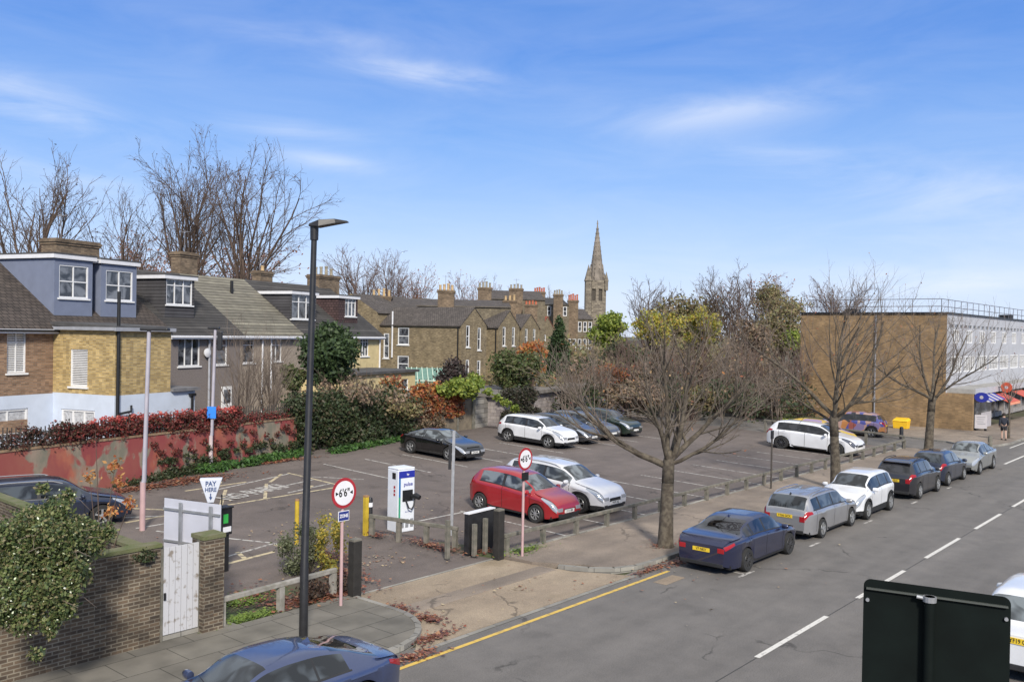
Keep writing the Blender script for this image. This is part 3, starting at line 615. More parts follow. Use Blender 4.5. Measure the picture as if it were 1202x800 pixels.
# background terrace blocks
def block(px0,px1,pyt,pyr,d,rz,L,label,roofm,wall,wins=None,nwin=0):
    o=atd(px0,pyt,d); fr=Fr(o,rz); x1=fr.py(px1,pyt,0)[0]; eave=o[2]; ridge=atd((px0+px1)/2,pyr,d+3)[2]
    t=thing('terrace_block',label,'house',(o[0],o[1],0),R_(rz),'blocks of the far terraces'); g0=0; D=8
    holes=[]
    if wins:
        for (za,zb) in wins:
            for i in range(nwin):
                x=x1*(i+.5)/nwin; holes.append((x-.32,x+.32,eave-zb,eave-za))
    mb=MB(); wall_panel(mb,Tf(0),0,x1,g0,eave,holes,.1)
    mb.poly([(0,0,g0),(0,0,eave),(0,D/2,ridge),(0,D,eave),(0,D,g0)]); mb.poly([(x1,0,g0),(x1,D,g0),(x1,D,eave),(x1,D/2,ridge),(x1,0,eave)]); mb.poly([(0,D,g0),(0,D,eave),(x1,D,eave),(x1,D,g0)]); mb.build('wall',wall,t)
    r=MB(); r.poly([(0,-.2,eave-.1),(x1,-.2,eave-.1),(x1,D/2,ridge+.05),(0,D/2,ridge+.05)]); r.poly([(0,D+.2,eave-.1),(0,D/2,ridge+.05),(x1,D/2,ridge+.05),(x1,D+.2,eave-.1)]); r.build('roof',roofm,t)
    for q in holes: window(Tf(0),*q,t,1,2,rev=.1,bar=.09,sill=False)
    return t,x1,eave,ridge
block(436,600,357,351,100,-45,10,'long slate-roofed block with pale ridge coping behind the first gable',m_tsl,m_old2)
block(575,640,350,341,125,-40,10,'sooty brick gable and slate roof behind the second gable',m_tsl,m_old2)
block(612,668,356,349,140,-35,10,'grey slate roofed block with a small white dormer behind the third gable',m_tgrey,m_old2,[(.3,1.8)],6)
tb,_,_,_=block(647,696,373,362,150,-30,10,'three-storey brick terrace with tall white windows left of the church tower',m_tsl,m_old2,[(.5,2.2),(3.4,5.4)],8)
block(730,775,408,400,190,-40,10,'distant low brown roofed houses right of the church tower',m_tdark,m_old2)
block(690,740,404,398,210,-35,10,'distant terrace at the foot of the church tower',m_tdark,m_old2)
# ---------------------------------------------------------------- church
D_=370.0; o=atd(699,397,D_); k=D_/FPX
t=thing('church','grey stone church tower with a tall pointed spire and corner pinnacle','church',(o[0],o[1],0),YAW-R_(90)+R_(0))
m_st=brickmat('grey_buff_church_stone',(.20,.17,.135),(.27,.235,.185),(.13,.115,.09),bw=1.4,bh=.7,ms=.06,var=.3,bump=.2); m_st2=mat('spire_stone',(.21,.18,.15),.9,var=.3,scale=.35)
def cz(py): return HC+(396.6-py)*k
hw=10.4*k
mb=MB(); lou=[(-2.1,-.6,cz(357),cz(343)),(.6,2.1,cz(357),cz(343))]
for rr in range(4):
    M=Matrix.Rotation(R_(90*rr),3,'Z')
    wall_panel(mb,lambda a,d,z,M=M:tuple(M@Vector((a,-hw+d,z))),-hw,hw,0,cz(333),lou,.8)
mb.build('tower',m_st,t)
l=MB()
for rr in range(4):
    M=Matrix.Rotation(R_(90*rr),3,'Z')
    for q in lou: l.poly([tuple(M@Vector(p)) for p in ((q[0],-hw+.7,q[2]),(q[1],-hw+.7,q[2]),(q[1],-hw+.7,q[3]),(q[0],-hw+.7,q[3]))])
l.build('louvre',mat('belfry_louvre',(.07,.06,.05),.9,var=.2),t)
# octagonal spire
def octo(r,z,n=8): return [(r*math.cos(R_(22.5+45*i)),r*math.sin(R_(22.5+45*i)),z) for i in range(8)]
s=MB(); rings=[(hw*.80,cz(333)),(hw*.76,cz(326)),(hw*.62,cz(312)),(.12,cz(266))]
s.lathe([(r,z) for r,z in rings],8,(0,0,0)); s.tube([(0,0,cz(267)),(0,0,cz(262))],[.35,.1],6); sp=s.build('spire',m_st2,t)
s=MB()
for i in range(8):
    a=R_(22.5+45*i)
    for j in range(12):
        z0=cz(330)+(cz(268)-cz(330))*j/12; f_=1-j/12*.98; r=hw*.78*f_+.12; s.box(-.2,.2,-.2,.2,0,.4,lambda p,a=a,r=r,z0=z0:(r*math.cos(a)+p[0],r*math.sin(a)+p[1],z0+p[2]))
s.build('crocket_band',m_st2,sp); sp.children[-1]['kind']='stuff'
for i,(sx,sy) in enumerate(((-1,-1),(1,-1),(1,1),(-1,1))):
    big=(i==0); r=1.5 if big else .8; zt=cz(315) if big else cz(323)
    q=MB(); q.lathe([(r,0 if big else cz(345)),(r,cz(335)),(r*1.2,cz(334)),(r*1.1,cz(333)),(.05,zt)],8,(sx*hw,sy*hw,0)); q.build('pinnacle',m_st,t)
for a0 in (0,90,180,270):
    M=Matrix.Rotation(R_(a0),3,'Z'); q=MB(); pts=[(-1.1,-hw*.8,cz(333)),(1.1,-hw*.8,cz(333)),(1.1,-hw*.8,cz(323)),(0,-hw*.72,cz(314)),(-1.1,-hw*.8,cz(323))]
    P=[tuple(M@Vector(p)) for p in pts]; Q=[tuple(M@Vector((p[0]*.8,p[1]*.55,p[2]))) for p in pts]
    q.add(P+Q,[(0,1,2,3,4)]+[(i,(i+1)%5+5 if False else i+5,(i+1)%5+5,(i+1)%5) for i in range(5)]); q.build('lucarne',m_st2,sp)
q=MB(); q.box(-14,-hw,0,22,0,cz(385)); q.prism([(-14,0),(-hw,0),(-hw,22),(-14,22)],cz(385),cz(383)); q.build('nave',m_st,t)
# ---------------------------------------------------------------- brick and white office building on the right
t=thing('office_building','three-storey building with blank tan brick end wall, white panelled front and roof railings','building',(71.9,19.06,0))
m_tan=brickmat('tan_brick',(.26,.165,.08),(.33,.21,.10),(.26,.20,.13),var=.36,tone=.5)
m_pan=mat('white_cladding',(.42,.425,.45),.5,var=.10,scale=.8)
L=110
mb=MB(); mb.poly([(0,0,0),(0,0,8.62),(0,11.2,8.62),(0,11.2,0)]); mb.poly([(0,11.2,0),(0,11.2,8.62),(L,11.2,8.62),(L,11.2,0)]); mb.build('brick_end_wall',m_tan,t)
mb=MB(); mb.poly([(-.003,0,0),(-.003,-1.86,0),(-.003,-1.86,2.75),(-.003,0,2.75)][::-1]); mb.poly([(-.003,-1.86,0),(.35,-1.86,0),(.35,-1.86,2.75),(-.003,-1.86,2.75)]); mb.poly([(0.35,-1.86,0),(0.35,0.2,0),(0.35,.2,2.75),(.35,-1.86,2.75)]); mb.poly([(-.003,-1.86,2.75),(.35,-1.86,2.75),(.35,0,2.75),(-.003,0,2.75)]); mb.build('brick_side_wall',m_tan,t)
holes=[]
x=1.6
while x<100:
    holes.append((x,x+1.7,6.45,7.5)); x+=3.9
n_up=len(holes); x=1.0
while x<100:
    holes.append((x,x+3.2,4.2,5.45)); x+=3.9
holes2=[(0.9+1.3*i,0.9+1.3*i+.9,7.62,7.86) for i in range(76)]
mb=MB(); wall_panel(mb,Tf(0),0,L,2.75,8.62,holes+holes2,.08); mb.build('cladding',m_pan,t)
mb=MB(); mb.poly([(0,.2,8.6),(L,.2,8.6),(L,11.2,8.6),(0,11.2,8.6)]); mb.build('roof',m_felt,t)
mb=MB(); mb.box(-.1,L,-.12,-.02,8.62,8.75); mb.box(-.12,-.02,-.02,11.25,8.62,8.75); mb.build('parapet_trim',m_black,t)
m_steel=mat('grey_window_steel',(.22,.22,.24),.5,var=.1)
for i,q in enumerate(holes[:14]+holes[n_up:n_up+14]): window(Tf(0),*q,t,3 if i<14 else 6,1,rev=.08,bar=.10,sill=False,m=m_upvc)
g=MB()
for q in holes[14:n_up]+holes[n_up+14:]+holes2: g.poly([(q[0],.07,q[2]),(q[1],.07,q[2]),(q[1],.07,q[3]),(q[0],.07,q[3])])
g.build('far_glazing',m_glass,t)
# roof railings
r=MB(); n=0
def rail_line(a,b,k):
    for j in range(k+1):
        x=a[0]+(b[0]-a[0])*j/k; y=a[1]+(b[1]-a[1])*j/k; r.tube([(x,y,8.6),(x,y,9.75)],.025,5)
    for z in (9.2,9.75): r.tube([(a[0],a[1],z),(b[0],b[1],z)],.028,5)
rail_line((.3,.5),(.3,10.8),5); rail_line((.3,.5),(60,.5),33)
r.build('roof_railing',mat('railing_steel',(.16,.16,.18),.5,var=.1),t)
r=MB(); r.box(1,1.8,7,8.0,8.6,9.05); r.box(24,25.2,.8,1.8,8.6,9.2); r.build('roof_vent',m_black,t)
# canopy and shop fronts
mb=MB(); mb.box(.36,L,-1.9,-.003,2.76,3.1); mb.build('canopy',mat('canopy_soffit',(.32,.31,.29),.7,var=.15),t)
mb=MB(); mb.box(.36,L,-1.98,-1.904,2.7,3.15); mb.build('canopy_edge',m_pan,t)
m_shopd=mat('dark_shop_front',(.03,.03,.032),.35,var=.3,scale=.5)
mb=MB(); mb.poly([(.4,.3,0.1),(L,.3,0.1),(L,.3,2.75),(.4,.3,2.75)]); mb.build('shop_glazing',m_glass,t)
mb=MB()
for i in range(30):
    x=1.0+3.4*i; mb.box(x,x+.35,-.1,.28,.1,2.75)
    mb.box(x+.36,x+3.39,-.05,.28,.1,.5)
mb.build('shop_pier',mat('pale_shop_pier',(.3,.28,.27),.7,var=.2),t)

# small roofscape details
def aerial(par_loc,z,lab):
    t=thing('tv_aerial',lab,'aerial',(par_loc[0],par_loc[1],z),YAW+R_(40),'television aerials'); mb=MB(); mb.tube([(0,0,-.3),(0,0,1.5)],.02,5); mb.build('mast',m_steel,t); mb=MB(); mb.tube([(-.6,0,1.35),(.6,0,1.4)],.014,4)
    for i in range(7): mb.tube([(-.5+.16*i,-.22+.02*i,1.36+.005*i),(-.5+.16*i,.22-.02*i,1.36+.005*i)],.008,4)
    mb.build('antenna',m_steel,t)
aerial(FA.W(5.2,5.8),11.6,'television aerial on the big brick chimney above the blue dormers'); aerial(FA.W(14.8,5.6),11.7,'television aerial on the chimney by the pale roof'); aerial(FA.W(22.6,5.6),11.0,'television aerial on the small chimney past the pale roof'); 
for px,d,lab in ((523,94.5,'television aerial on the buff-potted stack'),(569,112.5,'television aerial on the sooty-potted stack'),(606,120.5,'television aerial right of the gable peak')):
    p=atd(px,342,d); aerial(p,p[2]+.2,lab)
t=thing('wall_pipes','grey drainpipe running down the tan brick end wall','drainpipe',(71.9,24.2,0)); mb=MB(); mb.tube([(-.08,0,.1),(-.08,0,8.5)],.06,8); mb.build('pipe',m_steel,t)
for k in range(3): mb=MB(); mb.box(-.16,-.0,-.09,.09,2+2.6*k,2.08+2.6*k); mb.build('bracket',m_steel,t)
# ---------------------------------------------------------------- plants: generators
def rvec(rn):
    while True:
        v=Vector((rn.uniform(-1,1),rn.uniform(-1,1),rn.uniform(-1,1)))
        if .05<v.length<1: return v.normalized()
def leaf_mesh(blobs,n,size,seed,flat=.0,shell=.55,squash=1.0,avoid=None):
    "blobs: (centre, (rx,ry,rz), weight). Leaves are small bent quads spread through the volume, thicker near the outside"
    rn=np.random.RandomState(seed); ws=np.array([b[2] for b in blobs],float); ws/=ws.sum()
    idx=rn.choice(len(blobs),n,p=ws); C=np.array([b[0] for b in blobs],float)[idx]; Rr=np.array([b[1] for b in blobs],float)[idx]
    d=rn.normal(size=(n,3)); d/=np.linalg.norm(d,axis=1)[:,None]
    rad=shell+(1-shell)*rn.rand(n)**.7; rad*=1+.24*rn.normal(size=n)
    P=C+d*Rr*rad[:,None]
    a=rn.normal(size=(n,3)); a/=np.linalg.norm(a,axis=1)[:,None]; b=np.cross(a,d+rn.normal(size=(n,3))*.7); b/=(np.linalg.norm(b,axis=1)[:,None]+1e-9); 
    s=size*(.55+.9*rn.rand(n))[:,None]
    a=a*s*.62; b=b*s*.38
    V=np.empty((n,4,3)); V[:,0]=P-a; V[:,1]=P-b*1.0+a*.1; V[:,2]=P+a; V[:,3]=P+b+a*.1
    return V.reshape(-1,3)
def leaves(name,blobs,n,size,m,seed,parent=None,shell=.5,extra=None):
    V=leaf_mesh(blobs,n,size,seed,shell=shell)
    if extra is not None: V=np.vstack([V,extra])
    if parent is not None and parent.location.length>0: V=V-np.array(parent.location)
    k=len(V)//4; me=bpy.data.meshes.new(name); me.vertices.add(len(V)); me.vertices.foreach_set('co',V.astype(np.float32).ravel())
    me.loops.add(len(V)); me.loops.foreach_set('vertex_index',np.arange(len(V),dtype=np.int32)); me.polygons.add(k)
    me.polygons.foreach_set('loop_start',np.arange(0,len(V),4,dtype=np.int32)); me.update(calc_edges=True); me.materials.append(m)
    o=bpy.data.objects.new(name,me); col.objects.link(o)
    if parent: o.parent=parent
    return o
def scatter_blobs(c,r,k,br,seed,flatb=1.0):
    "k sub-blobs inside an ellipsoid"
    rn=random.Random(seed); o=[]
    for i in range(k):
        v=rvec(rn)*rn.uniform(.35,.95); q=rn.uniform(.7,1.25)*br
        o.append(((c[0]+v.x*r[0],c[1]+v.y*r[1],c[2]+v.z*r[2]),(q,q,q*.8*flatb),q*q))
    return o
def grow(mb,p,d,L,r,lvl,prm,rn,tips):
    "one limb: a wiggling tapered tube with side shoots"
    P=prm[lvl]; n=P.get('n',5); step=L/n; pts=[Vector(p)]; rs=[r]; dd=Vector(d).normalized(); end=P.get('end',.35)
    for i in range(n):
        dd=(dd+rvec(rn)*P['wig']+Vector((0,0,P['up']))).normalized(); pts.append(pts[-1]+dd*step); rs.append(r*(1-(1-end)*(i+1)/n))
    (mb[lvl] if isinstance(mb,list) else mb).tube(pts,rs,P.get('sides',5),caps=False)
    if lvl+1<len(prm):
        k=P['kids']; k=rn.randint(max(1,int(k*.8)),int(k*1.2+.5))
        for i in range(k):
            t=P['from']+(1-P['from'])*((i+rn.random())/k); f=t*n; a=min(int(f),n-1); q=pts[a].lerp(pts[a+1],f-a); ax=(pts[a+1]-pts[a]).normalized()
            side=ax.cross(rvec(rn)).normalized(); ang=R_(rn.uniform(*P['ang'])); nd=ax*math.cos(ang)+side*math.sin(ang)
            rr=rs[a]*rn.uniform(*P.get('rk',(.34,.56))); grow(mb,q,nd,L*P['len']*rn.uniform(.65,1.2)*(1.15-.45*t),max(rr,prm[lvl+1].get('rmin',.006)),lvl+1,prm,rn,tips)
    else: tips.append(pts[-1]); 
m_bark=mat('street_tree_bark',(.060,.048,.036),.95,var=0,c2=(.125,.105,.078),scale=7,bump=.9,thr=(.4,.62))
m_twig=mat('pale_twigs',(.17,.135,.11),.9,var=.2,scale=3)
m_twig2=mat('reddish_brown_twigs',(.135,.09,.075),.9,var=.25,scale=.4)
m_twigd=mat('dark_winter_branches',(.10,.07,.055),.95,var=.3,scale=.3)
def dead_leaves(parent,tips,k,size,cols,seed,name='leaf'):
    rn=random.Random(seed); V=[]
    for i in range(k):
        p=rn.choice(tips); a=rvec(rn)*size*rn.uniform(.6,1.2); b=rvec(rn)*size*.6
        V+= [tuple(p-a),tuple(p-b),tuple(p+a),tuple(p+b)]
    if V: 
        o=leaves(name,[((0,0,0),(1,1,1),1)],1,.001,cols,1,None,extra=np.array(V)); o.parent=parent; o['kind']='stuff'; return o
m_autl=leafmat('clinging_autumn_leaves',[(.5,.22,.08),(.42,.12,.05),(.38,.25,.12),(.3,.12,.07)])
# -- the street trees: pollarded, vase shaped, long straight shoots
def street_tree(base,H,limbs,seed,label,lean=(0,0),tr=.3,shoot=1.0,LS=1.15):
    t=thing('street_tree',label,'tree',(base[0],base[1],base[2]),0,'bare street trees along the kerb'); rn=random.Random(seed); tips=[]
    mb=MB(); fk=H*.34; pts=[Vector((0,0,-.1)),Vector((0,0,.12)),Vector((lean[0]*.3,lean[1]*.3,fk*.4)),Vector((lean[0]*.7,lean[1]*.7,fk*.75)),Vector((lean[0],lean[1],fk))]
    mb.tube(pts,[tr*1.35,tr*1.08,tr*.92,tr*.84,tr*.70],14,caps=False)
    rn2=random.Random(seed+5)
    mb.tube([pts[-2],pts[-1],pts[-1]+Vector((0,0,.35))],[tr*.88,tr*.82,tr*.35],12)
    trunk=mb.build('trunk',m_bark,t,smooth=True)
    big=MB(); lm=MB()
    prm=[dict(n=8,wig=.15,up=.085,kids=9,**{'from':.18},ang=(22,55),len=.68,end=.35,sides=7,rk=(.32,.55)),
         dict(n=6,wig=.11,up=.085,kids=5.4,**{'from':.12},ang=(20,52),len=.60,end=.3,sides=5,rmin=.014,rk=(.34,.54)),
         dict(n=5,wig=.09,up=.05,kids=3.6,**{'from':.1},ang=(20,48),len=.55,end=.35,sides=4,rmin=.0095,rk=(.4,.6)),
         dict(n=3,wig=.09,up=.03,kids=0,**{'from':.1},ang=(20,50),len=.5,end=.4,sides=3,rmin=.0045)]
    for (az,el,L,r) in limbs:
        dv=Vector((math.cos(az)*math.cos(el),math.sin(az)*math.cos(el),math.sin(el)))
        grow([lm,lm,big,big],pts[-1]-dv*.05+Vector((0,0,rn.uniform(-.45,.15))),dv,L*LS,r*.66,0,prm,rn,tips)
    lm.build('limbs',m_bark,t,smooth=True,uv=False); cr=big.build('crown',m_twig,t,smooth=True,uv=False)
    dl=dead_leaves(cr,tips,int(70*shoot),.06,m_autl,seed,'clinging_leaves')
    return t
def cam_az(right,away): # azimuth from picture-right and away components
    v=(RT[0]*right+FW[0]*away, RT[1]*right+FW[1]*away); return math.atan2(v[1],v[0])
b=G(781,641,.1)
street_tree((b[0],b[1],.1),7.7,[(cam_az(-1,.1),R_(22),3.9,.17),(cam_az(-.7,-.8),R_(46),2.8,.12),(cam_az(-.15,.6),R_(74),3.7,.14),(cam_az(.4,-.3),R_(64),3.7,.15),(cam_az(1,.3),R_(32),3.7,.15),(cam_az(1,-.5),R_(14),3.3,.10),(cam_az(.3,1),R_(45),2.9,.11)],11,'nearest bare street tree, wide low crown beside the dark blue saloon',lean=(.14,.02),tr=.225,LS=1.06)
b=G(981,573,.1)
street_tree((b[0],b[1],.1),9.0,[(cam_az(-1,.2),R_(32),4.6,.14),(cam_az(-.4,-.8),R_(62),4.0,.14),(cam_az(.1,.3),R_(78),4.6,.15),(cam_az(.9,.2),R_(38),4.6,.14),(cam_az(.6,-.9),R_(35),3.2,.11),(cam_az(-.8,.9),R_(25),3.2,.10)],23,'middle bare street tree rising behind the white crossover',lean=(-.15,.1),tr=.22,LS=1.16)
b=G(1090,528,.1)
street_tree((b[0],b[1],.1),9.0,[(cam_az(-1,0),R_(20),3.3,.14),(cam_az(-.4,.5),R_(58),3.8,.13),(cam_az(.1,.3),R_(74),4.2,.14),(cam_az(.9,.2),R_(48),4.0,.13),(cam_az(1,-.6),R_(25),3.6,.11),(cam_az(-.4,-.9),R_(45),3.0,.10)],37,'furthest bare street tree in front of the tan brick wall',lean=(.12,-.1),tr=.25,LS=1.22)
# -- background trees without leaves
def bare_tree(px,pyb,d,pyt,wpx,seed,label,m=None,fan=True,leafy=None,lk=0,dens=1.0,group='bare trees beyond the roofs',twr=.027,trunkf=.28,lsize=.25,rr=.018,TW=.028):
    a=atd(px,pyb,d); b=atd(px,pyt,d); g0=max(0,min(a[2],gz(a[1]))); H=b[2]-g0; Wd=wpx*d/FPX
    t=thing('bare_tree',label,'tree',(a[0],a[1],g0),0,group); rn=random.Random(seed); tips=[]
    tk=MB(); h0=H*trunkf; r0=H*.02+.1; tk.tube([(0,0,-.3),(0,0,h0*.5),(rn.uniform(-.2,.2),0,h0)],[r0*1.3,r0,r0*.85],8,caps=False); tk.build('trunk',m or m_twigd,t,smooth=True,uv=False)
    prm=[dict(n=7,wig=.15,up=.03,kids=8*dens,**{'from':.15},ang=(15,42),len=.5,end=.25,sides=5),
         dict(n=5,wig=.16,up=.05,kids=5.4*dens,**{'from':.1},ang=(20,48),len=.5,end=.35,sides=4,rmin=twr*1.6),
         dict(n=4,wig=.17,up=.04,kids=5*dens,**{'from':.05},ang=(22,55),len=.5,end=.4,sides=3,rmin=twr),
         dict(n=3,wig=.18,up=.03,kids=0,**{'from':.1},ang=(20,50),len=.5,end=.5,sides=3,rmin=twr*.6)]
    mb=MB(); k=9
    for i in range(k):
        az=2*math.pi*i/k+rn.uniform(-.3,.3); spread=math.atan2(Wd*.5,H-h0); el=math.pi/2-spread*rn.uniform(.1,1.25) if i else math.pi/2
        grow(mb,(0,0,h0*(.98-.035*i)),(math.cos(az)*math.cos(el),math.sin(az)*math.cos(el),math.sin(el)),(H-h0)*rn.uniform(.7,.95),r0*rn.uniform(.30,.44),0,prm,rn,tips)
    # keep the crown's own height
    zm=max(v[2] for v in mb.v); rad=sorted(math.hypot(v[0],v[1]) for v in mb.v)[int(len(mb.v)*.96)]; s=min(1.7,max(.6,Wd*.5/rad)); mb.v=[(x*s,y*s,h0*.9+(z-h0*.9)*(H-h0*.9)/(zm-h0*.9)) for x,y,z in mb.v]; tips=[Vector((p.x*s,p.y*s,h0*.9+(p.z-h0*.9)*(H-h0*.9)/(zm-h0*.9))) for p in tips]
    cr=mb.build('crown',m or m_twigd,t,smooth=True,uv=False)
    if lk: dead_leaves(cr,tips,lk,lsize,leafy,seed,'clinging_leaves')
    return t
m_pinkl=leafmat('rusty_pink_leaves',[(.36,.16,.11),(.42,.20,.14),(.28,.13,.10),(.45,.25,.15)])
m_darkl=leafmat('dark_seed_clusters',[(.07,.04,.035),(.10,.05,.04),(.05,.03,.03)])
bare_tree(38,300,78,160,200,3,'knobbly pollarded bare tree at the left edge above the blue dormers',dens=.9,lk=260,leafy=m_darkl,lsize=.11)
bare_tree(150,300,84,205,120,5,'small bare tree between the two big ones above the blue dormers',dens=.8,lk=150,leafy=m_darkl,lsize=.11)
bare_tree(222,330,88,130,225,8,'tallest bare tree with a fan crown behind the grey house chimney',dens=1.15,lk=420,leafy=m_darkl,trunkf=.30,lsize=.11)
bare_tree(285,330,84,158,175,9,'bare tree leaning right behind the pale tiled roof',dens=1.0,lk=260,leafy=m_darkl,trunkf=.30,lsize=.11)
bare_tree(260,330,112,268,200,12,'lower tree with rusty pink leaves behind the big bare trees',m=m_twig2,dens=1.0,lk=5200,leafy=m_pinkl,lsize=.17)
bare_tree(175,320,120,270,130,14,'rusty leaved tree showing right of the blue dormers',m=m_twig2,dens=.9,lk=3000,leafy=m_pinkl,lsize=.17)
bare_tree(425,345,125,285,95,15,'bare tree behind the four sooty chimney pots',m=m_twig2,dens=.9,lk=120,leafy=m_darkl,lsize=.12)
bare_tree(462,345,120,288,80,16,'bare tree with a thick upright stem behind the slate roof',m=m_twig2,dens=1,lk=150,leafy=m_darkl,lsize=.11)
bare_tree(487,345,140,305,70,17,'bare pinkish tree behind the potless chimney',m=m_twig2,dens=.9,lk=900,leafy=m_pinkl,lsize=.15)
bare_tree(550,350,170,316,60,18,'distant bare pinkish tree left of the gable peak',m=m_twig2,dens=.8,lk=900,leafy=m_pinkl,lsize=.15)
bare_tree(585,350,175,318,60,19,'distant bare tree above the gable peak',m=m_twig2,dens=.8,lk=300,leafy=m_pinkl,lsize=.14)
bare_tree(655,360,200,335,60,20,'distant pale bare tree between the chimneys and the church',m=m_twig2,dens=.7)
# scrub and trees in the middle distance, right of the church
bare_tree(760,400,105,322,75,31,'bare tree standing over the yellow-leaved tree',m=m_twigd,dens=.9)
bare_tree(858,420,100,302,100,33,'tall twisted bare tree right of the yellow-leaved tree',m=m_twigd,dens=1.1,lk=250,leafy=m_darkl,lsize=.12)
bare_tree(900,420,110,318,80,34,'bare tree with brown haze of twigs left of the brick wall',m=m_twig2,dens=1.1,lk=1500,leafy=m_pinkl,lsize=.14)
bare_tree(978,420,120,323,85,35,'round bare tree showing above the flat roof of the brick building',m=m_twig2,dens=1.2,lk=250,leafy=m_darkl,lsize=.12)
# -- leafy trees and bushes
G_dark=[(.035,.065,.022),(.05,.085,.03),(.028,.05,.02),(.07,.11,.04)]
G_mid=[(.09,.12,.035),(.06,.09,.03),(.12,.14,.05),(.10,.09,.04)]
G_yel=[(.38,.36,.05),(.30,.31,.05),(.44,.36,.06),(.20,.24,.05),(.40,.28,.05)]
G_olive=[(.24,.22,.09),(.18,.18,.08),(.28,.21,.11),(.19,.14,.08)]
G_brown=[(.26,.18,.13),(.20,.14,.10),(.32,.22,.14),(.22,.18,.11),(.15,.12,.08)]
m_gd=leafmat('dark_evergreen_leaves',G_dark); m_gm=leafmat('mid_green_leaves',G_mid); m_gy=leafmat('yellow_autumn_leaves',G_yel); m_go=leafmat('olive_brown_leaves',G_olive); m_gb=leafmat('brown_scrub_leaves',G_brown)
m_gl=leafmat('lime_green_leaves',[(.22,.28,.04),(.16,.22,.035),(.28,.32,.06),(.12,.17,.03)])
m_or=leafmat('orange_leaves',[(.50,.17,.05),(.45,.23,.07),(.36,.11,.04),(.5,.28,.10)])
m_rd=leafmat('red_creeper_leaves',[(.22,.04,.038),(.16,.035,.03),(.28,.06,.05),(.10,.035,.028),(.09,.06,.035),(.12,.05,.04)])
m_ro=leafmat('rust_creeper_leaves',[(.34,.09,.04),(.42,.16,.05),(.24,.06,.035),(.30,.17,.06),(.12,.08,.04)])
m_iv=leafmat('ivy_leaves',[(.045,.07,.028),(.035,.055,.022),(.07,.09,.035),(.085,.07,.04),(.05,.065,.03)])
def bush(name,px0,px1,pyt,pyb,d,m,seed,label,cat='tree',n=9000,size=.16,group=None,k=14,br=None,trunk=True,depthf=1.0,shell=.5,base=None,core=True):
    a=atd(px0,pyb,d); b=atd(px1,pyb,d); c0=atd((px0+px1)/2,pyb,d); c1=atd((px0+px1)/2,pyt,d); Wd=math.hypot(a[0]-b[0],a[1]-b[1]); H=c1[2]-c0[2]
    g0=gz(c0[1]) if base is None else base
    t=thing(name,label,cat,(c0[0],c0[1],g0),0,group)
    cen=(c0[0],c0[1],(c0[2]+c1[2])/2); r=(Wd/2*.8,Wd/2*.8*depthf,H/2*.8); br=br or min(Wd,H)*.24
    bl=scatter_blobs(cen,r,k,br,seed)
    leaves('crown',bl,n,size,m,seed,t,shell=shell)
    if trunk:
        rn=random.Random(seed); mb=MB(); hh=cen[2]-g0; mb.tube([(0,0,-.1),(.05,0,hh*.5),(0,0,hh)],[.06+Wd*.03,.05+Wd*.02,.04],7,caps=False)
        for q in bl[:12]:
            e=Vector(q[0])-Vector((c0[0],c0[1],g0)); s_=Vector((0,0,hh*rn.uniform(.25,.7))); mb.tube([s_,s_.lerp(e,.5)+Vector((0,0,.15)),e],[.03+Wd*.01,.03,.015],5,caps=False)
        mb.build('trunk',m_twigd,t,smooth=True,uv=False)
    return t
bush('evergreen_tree',352,422,372,462,54,m_gd,51,'round dark evergreen tree in front of the cream yellow house',n=17000,size=.2,k=26,br=.85)
bush('evergreen_bush',330,362,425,465,50,m_gm,52,'looser green bush left of the round evergreen',cat='bush',n=3500,size=.16,k=10)
bush('autumn_tree',574,632,404,462,62,m_gm,53,'green and russet bushy tree in front of the gabled brick wings',n=8000,size=.19,k=18)
bush('autumn_tree',607,642,392,452,66,m_or,54,'bright orange-leaved slender tree beside the dark conifer',n=2600,size=.2,k=14,br=.6)
def cone_tree(px,pyt,pyb,d,w,m,seed,label,n):
    a=atd(px,pyb,d); b=atd(px,pyt,d); g0=gz(a[1]); H=b[2]-g0; W_=w*d/FPX/2; rn=random.Random(seed); t=thing('conifer_tree',label,'tree',(a[0],a[1],g0)); bl=[]
    for i in range(60):
        f=(i+.5)/60; z=g0+H*(.05+.95*f); r=W_*(1-f)**.8+.08; az=rn.uniform(0,6.28); q=r*.5+.1; bl.append(((a[0]+math.cos(az)*r*.55,a[1]+math.sin(az)*r*.55,z),(q,q,q*.8),q*q))
    leaves('crown',bl,n,.2,m,seed,t,shell=.3); mb=MB(); mb.tube([(0,0,-.1),(0,0,H*.9)],[.25,.04],7); mb.build('trunk',m_twigd,t,smooth=True)
cone_tree(655,370,478,74,46,m_gd,55,'dark tapering conifer in front of the tall terrace windows',13000)
bush('conifer_tree',672,706,405,470,76,m_gd,56,'shorter dark evergreen right of the conifer',n=5000,size=.22,k=14)
bush('lime_tree',694,738,356,425,120,m_gl,57,'lime green leafed tree at the foot of the church tower',n=6000,size=.35,k=16)
bush('dark_hedge_tree',690,770,398,455,90,m_iv,58,'dark green tree mass below the lime green tree',n=6000,size=.3,k=20)
bush('yellow_tree',735,805,352,415,72,m_gy,59,'yellow-leaved tree behind the nearest street tree, left half of the pair',n=4200,size=.17,k=34,br=.55,shell=.2)
bush('yellow_tree',790,858,348,412,76,m_gy,60,'yellow and lime-leaved tree behind the nearest street tree, right half of the pair',n=3300,size=.17,k=30,br=.55,shell=.2)
bush('olive_tree',770,850,338,420,100,m_go,61,'olive tree mass rising behind the yellow-leaved trees',n=6000,size=.32,k=22)
bush('scrub_tree',685,748,420,458,66,m_ro,62,'small russet-leaved bush behind the garages',cat='bush',n=1900,size=.12,k=22,br=.5,shell=.2)
